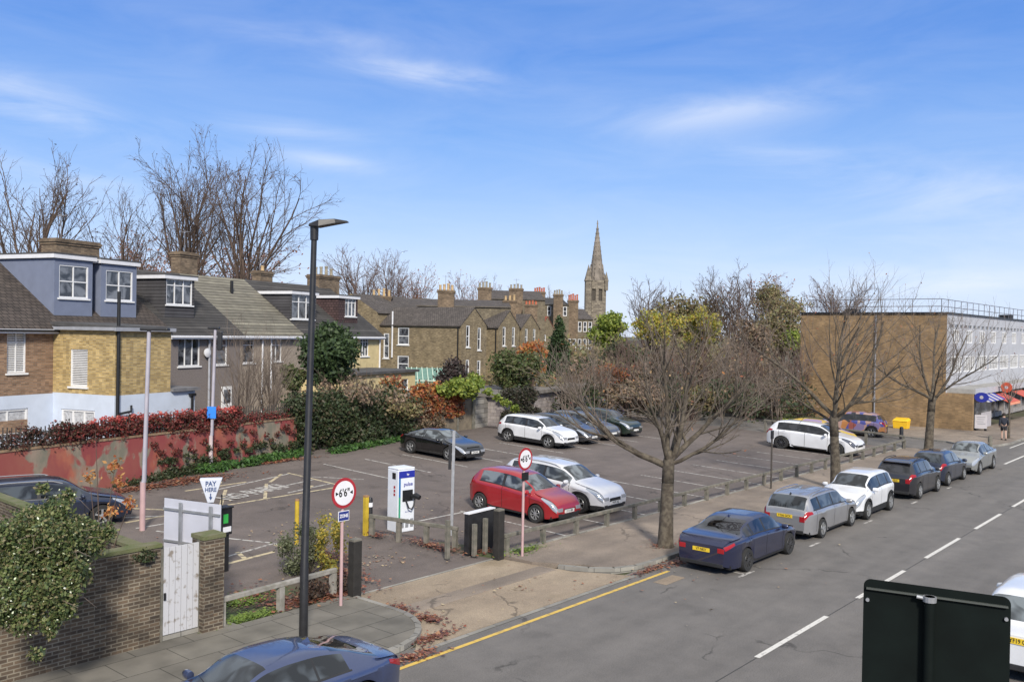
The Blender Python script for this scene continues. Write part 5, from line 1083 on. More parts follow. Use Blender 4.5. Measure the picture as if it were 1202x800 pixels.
def make_car(label,kind,pm,loc,head,sx=1.0,sz=1.0,sy=1.0,glass=None,plate=('',''),group=None,cat='car',rim='alloy',cladding=False,rails=False,headl=None,chrome_line=False,L=None,two_door=False,antenna=None,spoiler=False,tilt=None,reg_rear=None,roofm=None,name=None,rearlamp='std',skip=(),livery=None):
    K=dict(KINDS[kind]); Lc=K['L']; W=K['W']/2; r=K['r']
    glass=glass or m_cg
    t=thing(name or 'parked_car',label,cat,loc,head,group)
    t.scale=(sx,sy,sz)
    # tilt with the ground
    if loc[1]>V0: 
        a=math.atan(SL); f=Vector((math.cos(head),math.sin(head),0)); n=Vector((0,-SL,1)).normalized()
        q=Vector((0,0,1)).rotation_difference(n); t.rotation_mode='QUATERNION'; t.rotation_quaternion=q@Matrix.Rotation(head,3,'Z').to_quaternion()
    X=lambda f:(f-.5)*Lc
    xf=X(1)-K['fo']; xr=xf-K['wb']; ar=r+.045
    top=[(X(a),b) for a,b in K['top']]; belt=[(X(a),b) for a,b in K['belt']]
    def zb(x):
        z=.20+(.10*max(0,(abs(x)-Lc/2+.35)/.35) if abs(x)>Lc/2-.35 else 0)
        for xc in (xf,xr):
            d=abs(x-xc)
            if d<ar: z=max(z,r+math.sqrt(max(0,ar*ar-d*d)))
        return z
    def hw(x):
        e=(Lc/2-abs(x)); 
        t_=1.0
        if e<.75: t_=1-.22*(1-e/.75)**2.6
        fl=0
        for xc in (xf,xr): fl=max(fl,.018*math.exp(-((x-xc)/.42)**2))
        return W*t_-.018+fl
    gl0,gl1=X(K['sg'][0]),X(K['sg'][1]); ws=[X(q) for q in K['ws']]; rw=[X(q) for q in K['rw']]
    xs=set(np.linspace(-Lc/2,Lc/2,72).round(4))
    for a in ws+rw+[gl0,gl1]+[X(q) for p in K['pil'] for q in p]: xs.add(round(a,4))
    for xc in (xf,xr):
        for k in range(-8,9): xs.add(round(xc+ar*math.sin(R_(90)*k/8.01),4))
    for e in (.01,.03,.06,.1,.16): xs|={round(Lc/2-e,4),round(-Lc/2+e,4)}
    xs=sorted(x for x in xs if abs(x)<=Lc/2+1e-6)
    xs=[x for i,x in enumerate(xs) if i==0 or x-xs[i-1]>.004 or True]
    def ring(x):
        z0=zb(x); zbt=interp(belt,x); zt=max(interp(top,x),zbt+.015); h_=hw(x); g=max(0,min(1,(zt-zbt-.06)/.22)); g=g*g*(3-2*g)
        endk=max(0,1-(Lc/2-abs(x))/.12); 
        z0=min(z0,zbt-.05)
        zs=[z0,z0+(zbt-z0)*.25,z0+(zbt-z0)*.55,zbt-.11 if zbt-.11>z0+.02 else z0+(zbt-z0)*.8,zbt-.045 if zbt-.045>z0+.03 else z0+(zbt-z0)*.9,zbt]
        ys=[h_*.945,h_*.972,h_*.982,h_*1.0,h_*.985,h_*.945]
        P=[(ys[i],zs[i]) for i in range(6)]
        wr=K['wr']; Hh=zt-zbt
        # greenhouse side
        yb=h_*.925; yt=wr+(h_*.9-wr)*(1-g)
        P.append((yb*g+h_*.86*(1-g), zbt+.02*g+Hh*.35*(1-g)))
        P.append((yt+.02, zbt+Hh*(.80*g+.6*(1-g))))
        P.append((yt-.035*g-.05*(1-g), zbt+Hh*(.90*g+.78*(1-g))))
        P.append((yt*.86-.03, zbt+Hh*(.965*g+.90*(1-g))))
        P.append((yt*.5, zbt+Hh*(.993*g+.975*(1-g))))
        P.append((0, zt))
        return P
    R=[ring(x) for x in xs]; n=len(R[0])
    def S(u,j,s=1):  # point
        return (xs[u],s*R[u][j][0],R[u][j][1])
    parts={k:MB() for k in ('body','glass_side','windscreen','rear_window','roof','clad')}
    def cell(i,j):
        xm=(xs[i]+xs[i+1])/2
        g=interp(top,xm)-interp(belt,xm)
        if j>=8 and ws[0]<xm<ws[1]: return 'windscreen'
        if j>=8 and rw[0]<xm<rw[1]: return 'rear_window'
        if j==6 and gl0<xm<gl1 and g>.12:
            for a,b in K['pil']:
                if X(a)<xm<X(b): return 'pil'
            return 'glass_side'
        if j>=7 and roofm and rw[1]<=xm<=ws[0]: return 'roof'
        if cladding and j<=0: return 'clad'
        return 'body'
    verts={} 
    for key in parts: verts[key]={}
    def vid(mbk,i,j,s):
        mb=parts[mbk]; k=(i,j,s if R[i][j][0]>1e-6 else 1)
        if k not in verts[mbk]:
            verts[mbk][k]=len(mb.v); mb.v.append(S(i,j,k[2]))
        return verts[mbk][k]
    pil=MB()
    for s in (1,-1):
        for i in range(len(xs)-1):
            for j in range(n-1):
                c=cell(i,j)
                if c=='pil':
                    q=[S(i,j,s),S(i+1,j,s),S(i+1,j+1,s),S(i,j+1,s)]; pil.poly(q if s<0 else q[::-1]); continue
                f=(vid(c,i,j,s),vid(c,i+1,j,s),vid(c,i+1,j+1,s),vid(c,i,j+1,s))
                f=tuple(dict.fromkeys(f))
                if len(f)>2: parts[c].f.append(f if s<0 else f[::-1])
    for i,sgn in ((0,1),(len(xs)-1,-1)):
        pts=[S(i,j,-1) for j in range(n)]+[S(i,j,1) for j in range(n-2,-1,-1)]
        parts['body'].poly(pts if sgn<0 else pts[::-1])
    body=parts['body'].build('body',pm,t,autosmooth=38,uv=False)
    if parts['roof'].f: parts['roof'].build('roof',roofm,t,smooth=True,uv=False)
    if parts['clad'].f: parts['clad'].build('sill_cladding',m_trim,t,smooth=True,uv=False)
    parts['windscreen'].build('windscreen',glass if glass!=m_cgp else m_cg,t,smooth=True,uv=False); parts['rear_window'].build('rear_window',glass,t,smooth=True,uv=False)
    sgm=parts['glass_side']
    # two separate side windows meshes
    for s in (1,-1):
        q=MB(); idx={}
        for f in sgm.f:
            if all(sgm.v[k][1]*s>0 for k in f):
                ff=[]
                for k in f:
                    if k not in idx: idx[k]=len(q.v); q.v.append(sgm.v[k])
                    ff.append(idx[k])
                q.f.append(tuple(ff))
        q.build('side_window',glass,t,smooth=True,uv=False)
    if pil.f:
        npf=len(pil.f); grp={}
        for f in pil.f:
            c_=[sum(pil.v[k][q_] for k in f)/4 for q_ in range(3)]; key=(c_[1]>0,min(range(len(K['pil'])),key=lambda i_:abs(c_[0]-X(sum(K['pil'][i_])/2)))); grp.setdefault(key,[]).append(f)
        for key,fs in grp.items():
            q=MB()
            for f in fs: q.poly([pil.v[k] for k in f])
            q.build('door_pillar',m_trim,t,uv=False)
    def surf(x,v):
        "point on the right-hand (s=-1) flank by x and ring parameter v"
        i=0
        while i<len(xs)-2 and xs[i+1]<x: i+=1
        tt=(x-xs[i])/(xs[i+1]-xs[i]); j=min(int(v),n-2); vt=v-j
        a=Vector(S(i,j,1)).lerp(Vector(S(i+1,j,1)),tt); b=Vector(S(i,j+1,1)).lerp(Vector(S(i+1,j+1,1)),tt)
        return a.lerp(b,vt)
    def patch(name,x0,x1,v0,v1,m,off=.006,nx=6,nv=4,sides=(1,-1),shape=None,parent=None,oneobj=False):
        for s in sides:
            q=MB(); g=[]
            for a in range(nx+1):
                for b in range(nv+1):
                    u_=a/nx; v_=b/nv; xx=x0+(x1-x0)*u_; va,vb=v0,v1
                    if shape: va,vb=shape(u_)
                    p=surf(xx,va+(vb-va)*v_)
                    e=.02; px=surf(min(xx+e,Lc/2-.001),va+(vb-va)*v_)-surf(max(xx-e,-Lc/2+.001),va+(vb-va)*v_); pv=surf(xx,min(va+(vb-va)*v_+.1,n-1.01))-surf(xx,max(va+(vb-va)*v_-.1,0))
                    nn=pv.cross(px); 
                    if nn.length>1e-9: nn.normalize()
                    if nn.y<0: nn=-nn
                    p=p+nn*off; g.append((p.x,p.y*s,p.z))
            q.v=g
            for a in range(nx):
                for b in range(nv):
                    f=(a*(nv+1)+b,(a+1)*(nv+1)+b,(a+1)*(nv+1)+b+1,a*(nv+1)+b+1); q.f.append(f[::-1] if s>0 else f)
            q.build(name,m,parent or t,smooth=True,uv=False)
    # lamps
    patch('headlight',Lc/2-.60,Lc/2-.03,3.2,5.6,headl or m_head,nx=8,nv=5,shape=lambda u:(4.5-2.1*min(1,u*1.3),6.0+.4*u))
    for s_ in (1,-1):
        zf=interp(belt,Lc/2-.02); q=MB(); q.prism([(Lc/2-.08,s_*W*.40),(Lc/2+.008,s_*W*.44),(Lc/2+.006,s_*W*.74),(Lc/2-.08,s_*W*.76)][::s_],zf-.06,zf+.055); q.build('headlight_lens',headl or m_head,t,uv=False)
        q=MB(); q.box(Lc/2-.05,Lc/2+.006,min(s_*W*.5,s_*W*.72),max(s_*W*.5,s_*W*.72),.30,.40); q.build('fog_light_surround',m_trim,t,bevel=.01,uv=False)
    zr=interp(top,-Lc/2+.01)
    lh=(zr-.21,zr-.07) if kind in('saloon','coupe') else (zr-.20,zr+.14)
    for s_ in (1,-1):
        ya,yb=(.53,.745) if kind in('saloon','coupe') else (.56,.755); q=MB(); q.prism([(-Lc/2-.014,s_*W*ya),(-Lc/2-.014,s_*W*yb),(-Lc/2+.12,s_*W*yb*1.03),(-Lc/2+.12,s_*W*ya)][::-s_],lh[0],lh[1] if kind in('saloon','coupe') else zr-.02); q.build('tail_lamp',m_tail,t,bevel=.012,uv=False)
    if rearlamp=='std': patch('tail_light',-Lc/2+.01,-Lc/2+.34,3.0,5.0,m_tail,nx=6,nv=4,shape=(lambda u:(3.1+.5*u,5.1-.3*u)) if kind in('saloon','coupe') else (lambda u:(3.0+.6*u,5.9-.5*u)))
    else: patch('tail_light',-Lc/2+.02,-Lc/2+.20,2.0,6.0,m_tail,shape=lambda u:(2.0+.4*u,6.2-.4*u))
    # panel gaps
    doors=[X(K['sg'][1])+.02, X((K['pil'][-1][0]+K['pil'][-1][1])/2)]
    if len(K['pil'])>1: doors.append(X(K['sg'][0])+.12)
    for dx in doors: patch('door_seam',dx-.008,dx+.008,.5,5.9,m_under,.002,nx=1,nv=14)
    # handles
    for dx in doors[:-1] if len(doors)>2 else doors[:1]: pass
    hx=[doors[1]+.12]+([doors[2]+.14] if len(doors)>2 else [])
    for dx in hx: patch('door_handle',dx,dx+.19,4.05,4.45,pm,.022,nx=2,nv=1)
    patch('window_surround',gl0-.03,gl1+.02,5.8,6.08,m_trim,.004,nx=16,nv=1)
    patch('bonnet_seam',ws[1]+.02,Lc/2-.3,6.55,6.75,m_under,.002,nx=8,nv=1)
    if chrome_line: patch('window_trim',gl0+.02,gl1-.02,5.55,5.9,m_chrome,.008,nx=14,nv=1)
    # waistline crease / lower shadow line painted as a dark strip on the sill
    patch('sill_shadow_strip',xr+ar+.02,xf-ar-.02,0.0,.35,m_trim,.006,nx=8,nv=1)
    if cladding:
        for xc in (xf,xr):
            for s in (1,-1):
                q=MB(); k_=14
                for i in range(k_+1):
                    a=math.pi*i/k_; 
                    for rr in (ar-.005,ar+.055):
                        xx=xc+rr*math.cos(a); q.v.append((xx,s*(hw(max(-Lc/2,min(Lc/2,xx)))+.004),r+rr*math.sin(a)))
                for i in range(k_): f=(2*i,2*i+1,2*i+3,2*i+2); q.f.append(f if s>0 else f[::-1])
                q.build('wheel_arch_trim',m_trim,t,uv=False)
    # underbody
    q=MB(); q.box(-Lc/2+.2,Lc/2-.2,-W*.86,W*.86,.19,.30); q.box(xr+ar,xf-ar,-W*.9,W*.9,.2,.6); q.box(-Lc/2+.1,Lc/2-.1,-W*.45,W*.45,.25,.7); q.build('underbody',m_under,t,uv=False)
    # front: grille, bumper, plate
    if 'front' not in skip:
        q=MB(); zg=interp(belt,Lc/2-.02); q.box(Lc/2-.06,Lc/2+.012,-W*.36,W*.36,max(.50,zg-.17),zg+.01); q.build('grille',m_trim,t,bevel=.01,uv=False)
        q=MB(); q.box(Lc/2-.10,Lc/2+.01,-W*.62,W*.62,.22,.38); q.build('lower_bumper',m_trim,t,bevel=.02,uv=False)
        q=MB(); q.box(Lc/2,Lc/2+.02,-.26,.26,.40,.51); pl=q.build('number_plate',m_pw,t,uv=False)
        if plate[0]: text_mesh('plate_lettering',plate[0],.105,m_ink,pl,Matrix.Translation((Lc/2+.021,0,.455))@Matrix.Rotation(R_(90),4,'Z')@Matrix.Rotation(R_(90),4,'X'),depth=.001,bold=.002,xs=.85)
    q=MB(); q.box(-Lc/2-.01,-Lc/2+.12,-W*.72,W*.72,.24,.36); q.build('rear_bumper_trim',m_trim,t,bevel=.02,uv=False)
    pz=.70 if kind in('saloon','coupe') else .78
    q=MB(); q.box(-Lc/2-.02,-Lc/2+.0,-.26,.26,pz-.055,pz+.055); pl=q.build('number_plate',m_py,t,uv=False)
    if plate[1]: text_mesh('plate_lettering',plate[1],.11,m_ink,pl,Matrix.Translation((-Lc/2-.021,0,pz))@Matrix.Rotation(R_(-90),4,'Z')@Matrix.Rotation(R_(90),4,'X'),depth=.001,bold=.002,xs=.85)
    # mirrors
    for s in (1,-1):
        q=MB(); xm=X(K['sg'][1])-.06; zm=interp(belt,xm)+.07; ym=hw(xm)
        q.lathe([(.02,-.01),(.075,.0),(.085,.09),(.07,.17),(.02,.20)],10,(0,0,0),'y',T=lambda p,xm=xm,zm=zm,ym=ym,s=s:(xm+p[0]*.75,s*(ym-.01+p[1]),zm+p[2]*.95)); q.build('door_mirror',pm if cat!='van' else m_trim,t,autosmooth=50,uv=False)
    # wheels
    nsp=5
    for xc in (xf,xr):
        for s in (1,-1):
            q=MB(); prof=[(r*.50,-.10),(r*.60,-.07),(r*.62,.0),(r*.62,.015),(r*.93,.02),(r*.99,-.03),(r,-.11),(r*.99,-.19),(r*.9,-.215),(r*.5,-.215)]
            yc=W-.005
            q.lathe([(a,b) for a,b in prof],26,(xc,0,r),'y',T=lambda p,s=s,yc=yc:(p[0],s*(yc-.02+p[1]),p[2])); wl=q.build('wheel',m_tyre,t,autosmooth=50,uv=False)
            q=MB(); q.lathe([(r*.66,0),(r*.63,.012),(r*.60,-.03),(r*.59,-.055)],24,(xc,0,r),'y',caps=False,T=lambda p,s=s,yc=yc:(p[0],s*(yc-.012+p[1]),p[2]))
            sp=10 if rim=='alloyd' else (8 if kind=='hatch' else 5)
            for k in range(sp):
                a=2*math.pi*k/sp+.3; ca,sa=math.cos(a),math.sin(a); w0,w1=(.022,.03) if sp>5 else (.04,.062)
                P=[]
                for yy in (-.035,.004):
                    for rr,ww in ((.03,w0),(r*.62,w1)):
                        for sg in (-1,1): P.append((xc+ca*rr-sa*ww*sg*.5,s*(yc+yy-.012),r+sa*rr+ca*ww*sg*.5))
                q.add(P,[(4,5,7,6),(0,2,3,1),(0,4,6,2),(1,3,7,5)])
            q.lathe([(.06,-.04),(.06,.006),(.03,.012)],12,(xc,0,r),'y',T=lambda p,s=s,yc=yc:(p[0],s*(yc-.012+p[1]),p[2]))
            q.build('rim',m_alloyd if rim=='alloyd' else m_alloy,wl,autosmooth=40,uv=False)
            q=MB(); q.lathe([(r*.61,-.058),(.01,-.058)],18,(xc,0,r),'y',caps=False,T=lambda p,s=s,yc=yc:(p[0],s*(yc-.012+p[1]),p[2])); q.build('brake_disc_shade',m_under,wl,uv=False)  # disc blackened so its colour paints the shade between the spokes
    if rails:
        for s in (1,-1):
            q=MB(); a0,a1=rw[1]+.1,ws[0]-.05; pts=[(a0+(a1-a0)*k/8, s*(K['wr']-.02), interp(top,a0+(a1-a0)*k/8)-.075+.075*math.sin(math.pi*min(1,max(0,k/8)))**.3) for k in range(9)]
            q.tube(pts,.018,6); q.build('roof_rail',m_chrome if rails=='silver' else m_trim,t,autosmooth=50,uv=False)
    if antenna:
        xa=rw[1]+.12; q=MB(); za=interp(top,xa); q.add([(xa-.1,-.03,za-.02),(xa-.1,.03,za-.02),(xa+.12,0,za-.02),(xa-.07,0,za+.07)],[(0,1,2),(0,3,1),(1,3,2),(2,3,0)]); q.build('roof_antenna',pm if antenna=='fin' else m_trim,t,uv=False)
    if spoiler:
        q=MB(); xa=X(.012) ; za=interp(top,X(.05)); 
        if kind in('saloon','coupe'): q.box(xa-.02,xa+.10,-W*.60,W*.60,za-.045,za-.01)
        else: q.box(X(K['rw'][1])-.16,X(K['rw'][1])+.12,-K['wr']*.9,K['wr']*.9,interp(top,X(K['rw'][1]))-.02,interp(top,X(K['rw'][1]))+.02)
        q.build('spoiler',pm,t,bevel=.015,uv=False)
    # wiper
    q=MB(); 
    for k in (0,1):
        x1=ws[1]-.03; y=-.1+.42*k; z=interp(top,x1)+.012; x2=ws[1]-.14; z2=interp(top,x2)+.012
        q=MB(); q.tube([(x1,y,z),(x2,y-.46,z2-.035)],.009,4); q.build('wiper',m_trim,t,uv=False)
    return t
PI=math.pi
P_blue=paint('metallic_blue_paint',(.028,.034,.085),.6,.25); P_navy=paint('dark_navy_paint',(.02,.028,.055),.4,.3); P_silver=paint('silver_paint',(.36,.36,.37),.55,.35); P_white=paint('white_paint_gloss',(.70,.71,.73),0,.35)
P_black=paint('black_gloss_paint',(.002,.002,.003),0,.15); P_char=paint('charcoal_paint',(.03,.03,.036),.45,.3); P_red=paint('red_car_paint',(.36,.012,.018),.2,.3); P_grey=paint('grey_car_paint',(.13,.135,.14),.5,.32); P_lgrey=paint('light_silver_green_paint',(.34,.35,.34),.5,.35); P_pearl=paint('pearl_silver_paint',(.68,.68,.70),.1,.33)
P_blue2=paint('bright_blue_coupe_paint',(.055,.075,.16),.45,.28); P_green=paint('dark_green_paint',(.02,.035,.025),.3,.3); P_dgrey=paint('slate_paint',(.06,.062,.068),.45,.32)
gk='cars parked along the kerb'; gp='cars in the car park bays'
S7=.95
make_car('dark metallic blue saloon nearest the tree, rear towards us, yellow rear plate','saloon',P_blue,(25.02,12.3,0),0,sx=.95,sz=.96,group=gk,glass=m_cgp,plate=('','V7 NKV'),rim='alloyd',antenna='fin',cat='car')
make_car('silver estate car with roof rails parked in front of the dark blue saloon','estate',P_silver,(30.72,12.4,0),0,sx=.98,group=gk,plate=('','YT66 GCX'),rails='silver',antenna='a',rearlamp='std')
make_car('small white crossover facing the camera, nose to nose with the silver estate','suv',P_white,(34.95,12.35,0),PI,sx=.95,sy=.98,group=gk,plate=('',''),glass=m_cg,cladding=True)
make_car('black compact crossover with big red tail lights behind the white crossover','suv',P_char,(41.0,12.3,0),0,sx=.98,group=gk,plate=('','BP63 ZKX'),glass=m_cgp,spoiler=True,rearlamp='std',rails='black')
make_car('dark blue-green hatchback between the black crossover and the silver saloon','hatch',P_navy,(45.7,12.35,0),0,sx=1.03,group=gk,plate=('','')) 
make_car('silver saloon furthest along the kerb, nose towards the camera','saloon',P_lgrey,(50.8,12.25,0),PI,sx=.92,sy=.95,sz=1.0,group=gk,glass=m_cgl)
make_car('blue coupe at the bottom edge, seen from above with its tail by the corner','coupe',P_blue2,(8.55,12.55,0),PI,sx=1.14,sy=1.0,group=gk,spoiler=False,antenna='fin',plate=('',''),rim='alloyd')
make_car('red hatchback in the bay behind the rail fence','hatch',P_red,(25.15,20.85,gz(20.85)),-PI/2,sx=1.05,sy=1.0,sz=1.05,group=gp,plate=('LV13 UBK',''),glass=m_cgl,rim='alloy')
make_car('pearly white crossover with roof rails beside the red hatchback','suv',P_pearl,(27.7,21.1,gz(21.1)),-PI/2,sx=1.18,sy=1.05,sz=1.03,group=gp,cladding=True,rails='silver',plate=('WR70 XEJ',''),glass=m_cgl)
make_car('black coupe alone in the back row by the hedge','coupe',P_black,(32.2,32.1,gz(32.1)),-PI/2,sx=1.10,sy=1.0,group=gp,plate=('LD08 NRY',''),glass=m_cgl)
make_car('white crossover in the back row near the garage wall','suv',P_white,(39.6,31.9,gz(31.9)),-PI/2,sx=1.12,sy=1.0,group=gp,cladding=True,plate=('',''),glass=m_cg)
make_car('charcoal hatchback with pale bonnet reflections, right of the white crossover in the back row','hatch',P_dgrey,(42.1,32.0,gz(32)),-PI/2,sx=1.15,group=gp)
make_car('dark grey hatchback, third in the back row behind the bare tree branches','hatch',P_grey,(44.5,32.3,gz(32.3)),-PI/2,sx=1.15,group=gp)
make_car('dark green older saloon at the right end of the back row','suv',P_green,(47.2,32.6,gz(32.6)),-PI/2,sx=1.12,sz=.98,group=gp)
make_car('large white crossover with dark wheels near the far end of the rail fence','suv',P_white,(51.45,20.7,gz(20.7)),-PI/2,sx=1.24,sy=1.1,sz=1.05,group=gp,glass=m_cgp,rim='alloyd',headl=m_headd)
make_car('dark navy estate with silver roof rails parked beside the red wall','estate',P_navy,(11.9,29.4,gz(29.4)),R_(-12),sx=1.08,sy=1.02,sz=1.03,group=gp,rails='silver',chrome_line=True)
make_car('white car with blue and yellow number plate at the right edge of the road','suv',P_white,(21.75,3.75,0),0,sx=1.0,sz=1.07,group=None,plate=('','YF19 OKE'),glass=m_cgl)
# ---------------------------------------------------------------- street furniture
m_pink=mat('faded_red_pole',(.46,.31,.31),.6,var=.1,scale=3); m_gpole=mat('lilac_grey_pole',(.40,.38,.43),.55,var=.08); m_sign_w=mat('white_sign_face',(.72,.72,.75),.5,var=.04)
m_signb=mat('sign_back_grey',(.52,.53,.60),.5,var=.07,scale=1.5); m_rring=mat('dark_red_sign_ring',(.34,.02,.03),.5,var=.1); m_bsign=mat('blue_sign_face',(.02,.035,.20),.5,var=.05)
m_yp=mat('yellow_post_paint',(.50,.35,.03),.6,var=.2); m_ypd=mat('rusty_top',(.3,.17,.08),.8,var=.3)
m_blackm=mat('black_street_furniture',(.018,.018,.02),.45,var=.25,scale=6)
m_dgs=mat('dark_green_sign_back',(.0035,.0065,.0058),.75,var=.35,scale=2.5,spec=.15)
XUP=Matrix.Rotation(R_(90),4,'X')
def post(px,pyb,pyt,pxt=None,dz=0.1,d=None):
    g=G(px,pyb,dz); r=ray(pxt or px,pyt); t=math.hypot(g[0],g[1])/math.hypot(r[0],r[1]); return g,HC+r[2]*t-g[2]
# tall black lamp column by the entrance
g,hh=post(356,748,262,362); lx,ly=g[0],g[1]
t=thing('street_lamp','tall black street lamp column with a flat dark lantern, nearest the camera','street lamp',g,0)
top_=(.10*RT[0],.10*RT[1])
mb=MB(); mb.tube([(0,0,0),(0,0,1.6),(0,0,1.62),(top_[0],top_[1],hh-.1)],[.092,.09,.082,.06],16); mb.build('column',m_blackm,t,autosmooth=40)
mb=MB(); a_=YAW-R_(90)
def lant(p): return (top_[0]+p[0]*math.cos(a_+.1)-p[1]*math.sin(a_+.1),top_[1]+p[0]*math.sin(a_+.1)+p[1]*math.cos(a_+.1),hh-.06+p[2])
mb.add([(-.12,-.10,0),(.10,-.2,-.02),(.45,-.17,.06),(.72,-.05,.10),(.72,.05,.10),(.45,.17,.06),(.10,.2,-.02),(-.12,.10,0)]+[(-.10,-.08,.05),(.10,-.16,.13),(.42,-.14,.16),(.68,-.04,.13),(.68,.04,.13),(.42,.14,.16),(.10,.16,.13),(-.10,.08,.05)],[(7,6,5,4,3,2,1,0),(8,9,10,11,12,13,14,15)]+[(i,(i+1)%8,(i+1)%8+8,i+8) for i in range(8)],lant); mb.build('lantern',m_blackm,t,bevel=.01)
mb=MB(); mb.tube([(top_[0],top_[1],hh-.35),(top_[0],top_[1],hh-.05)],[.085,.09],12); mb.build('lantern_bracket',m_blackm,t,autosmooth=40)

# two car park lighting poles
for (px,pb,pt,pxt,lab,sticker) in [(167,622,388,174,'lilac-grey car park light pole with a pink painted lower length, near the parked estate',0),(247,552,386,250,'grey car park light pole with a blue notice, against the red wall',1)]:
    g,hh=post(px,pb,pt,pxt,0); t=thing('car_park_light',lab,'light pole',g,0,'lighting poles in the car park'); tx_=.02*hh
    mb=MB(); mb.tube([(0,0,1.5),(RT[0]*tx_*.3,RT[1]*tx_*.3,1.52),(RT[0]*tx_,RT[1]*tx_,hh)],[.085,.07,.06],12); mb.build('pole',m_gpole,t,autosmooth=40)
    mb=MB(); mb.tube([(0,0,-.02),(0,0,1.5)],[.088,.086],12); mb.build('painted_base',m_pink if not sticker else mat('pale_pink_pole',(.5,.42,.42),.6,var=.1),t,autosmooth=40)
    mb=MB(); c_=(RT[0]*tx_,RT[1]*tx_)
    for s in ((-.25,.62) if not sticker else (-.3,.18),): mb.box(s[0],s[1],-.13,.13,hh,hh+.09,lambda p:(c_[0]+p[0]*RT[0]+p[1]*FW[0],c_[1]+p[0]*RT[1]+p[1]*FW[1],p[2]))
    mb.build('lantern',m_blackm,t,bevel=.03)
    if sticker:
        mb=MB(); mb.box(-.13,.0,-.16,-.1,0,.0,lambda p:p) if False else None
        mb.box(.1,.3,-.1,.1,hh-.9,hh-.1,lambda p:(c_[0]+p[0]*RT[0]+p[1]*FW[0],c_[1]+p[0]*RT[1]+p[1]*FW[1],p[2])); mb.build('camera_housing',m_blackm,t,bevel=.04)
        z0=HC+(388-505)*38.6/FPX-g[2]+.0; nb=MB(); nb.box(-.02,.36,-.13,-.1,2.25,2.75,lambda p:(p[0]*RT[0]+p[1]*FW[0]-.12*RT[0],p[0]*RT[1]+p[1]*FW[1]-.12*RT[1],p[2])); nb.build('notice',mat('bright_blue_notice',(.03,.22,.75),.5,var=.03),t)
# grey square sign pole in the car park, seen edge on
g,hh=post(530,628,505,532,0); t=thing('sign_pole','slim grey steel pole with small edge-on plates in front of the black coupe','pole',g,0)
mb=MB(); mb.box(-.045,.045,-.045,.045,0,hh,lambda p:(p[0]*RT[0]+p[1]*FW[0]+RT[0]*.008*p[2],p[0]*RT[1]+p[1]*FW[1]+RT[1]*.008*p[2],p[2])); mb.build('pole',m_galv,t)
mb=MB(); mb.box(-.14,-.05,-.04,.04,hh-1.25,hh-.45,lambda p:(p[0]*RT[0]+p[1]*FW[0],p[0]*RT[1]+p[1]*FW[1],p[2])); mb.build('plate',m_blackm,t)
g,hh=post(905,573,505,905); t=thing('sign_pole','thin dark pole by the rail fence left of the large white crossover','pole',g,0)
mb=MB(); mb.tube([(0,0,0),(0,0,hh)],.04,8); mb.build('pole',m_timber2,t); mb=MB(); mb.box(-.1,.1,-.04,.02,hh-.35,hh); mb.build('plate',m_blackm,t)
# width limit signs
def arrow(P,w,hh_,m,par,M):
    q=MB(); q.poly(P); o=q.build('arrow',m,par,uv=False); return o
for (px,pb,pt,pxt,lab,az,R0,blue) in [(400,710,560,406,'round red-ringed width limit sign on a pink pole by the entrance, blue plate below',-R_(22),.36,1),(613,652,525,618,'round red-ringed width limit sign on a pink pole in front of the red hatchback',R_(52)-R_(5),.33,0)]:
    g,hh=post(px,pb,pt,pxt); t=thing('width_limit_sign',lab,'road sign',g,0,'width limit signs')
    face=math.atan2(-g[1],-g[0])+ (R_(38) if blue else R_(52)); t.rotation_euler=(0,0,face+R_(90))   # local -y faces the viewer side
    mb=MB(); mb.tube([(0,0,0),(0,0,hh-.05)],.04,10); mb.build('pole',m_pink,t,autosmooth=40)
    zc_=hh-R0
    mb=MB(); mb.lathe([(R0,-.062),(R0,-.05)],32,(0,0,zc_),'y'); mb.build('sign_rim',m_rring,t)
    mb=MB(); mb.lathe([(R0*.80,-.066),(R0*.80,-.06)],32,(0,0,zc_),'y'); sf=mb.build('sign_face',m_sign_w,t)
    text_mesh('sign_lettering','6\'6"',.26,m_ink,sf,Matrix.Translation((0,-.068,zc_))@XUP,depth=.001,bold=.006,xs=.8)
    for s in (-1,1):
        x=s*R0*.70; mb=MB(); mb.poly([(x,-.0675,zc_-.05),(x,-.0675,zc_+.05),(x-s*.09,-.0675,zc_)][::(1 if s<0 else -1)]); mb.build('arrow',m_ink,sf,uv=False)
    mb=MB(); mb.box(-.16,.16,-.062,-.05,hh-2*R0-.30,hh-2*R0-.06); pl=mb.build('plate',m_sign_w if blue else m_black,t)
    if blue:
        mb=MB(); mb.box(-.145,.145,-.066,-.0625,hh-2*R0-.285,hh-2*R0-.075); mb.build('blue_panel',m_bsign,pl); text_mesh('sign_lettering','ZONE',.11,m_sign_w,pl,Matrix.Translation((0,-.068,hh-2*R0-.18))@XUP,depth=.001,bold=.004,xs=.8)
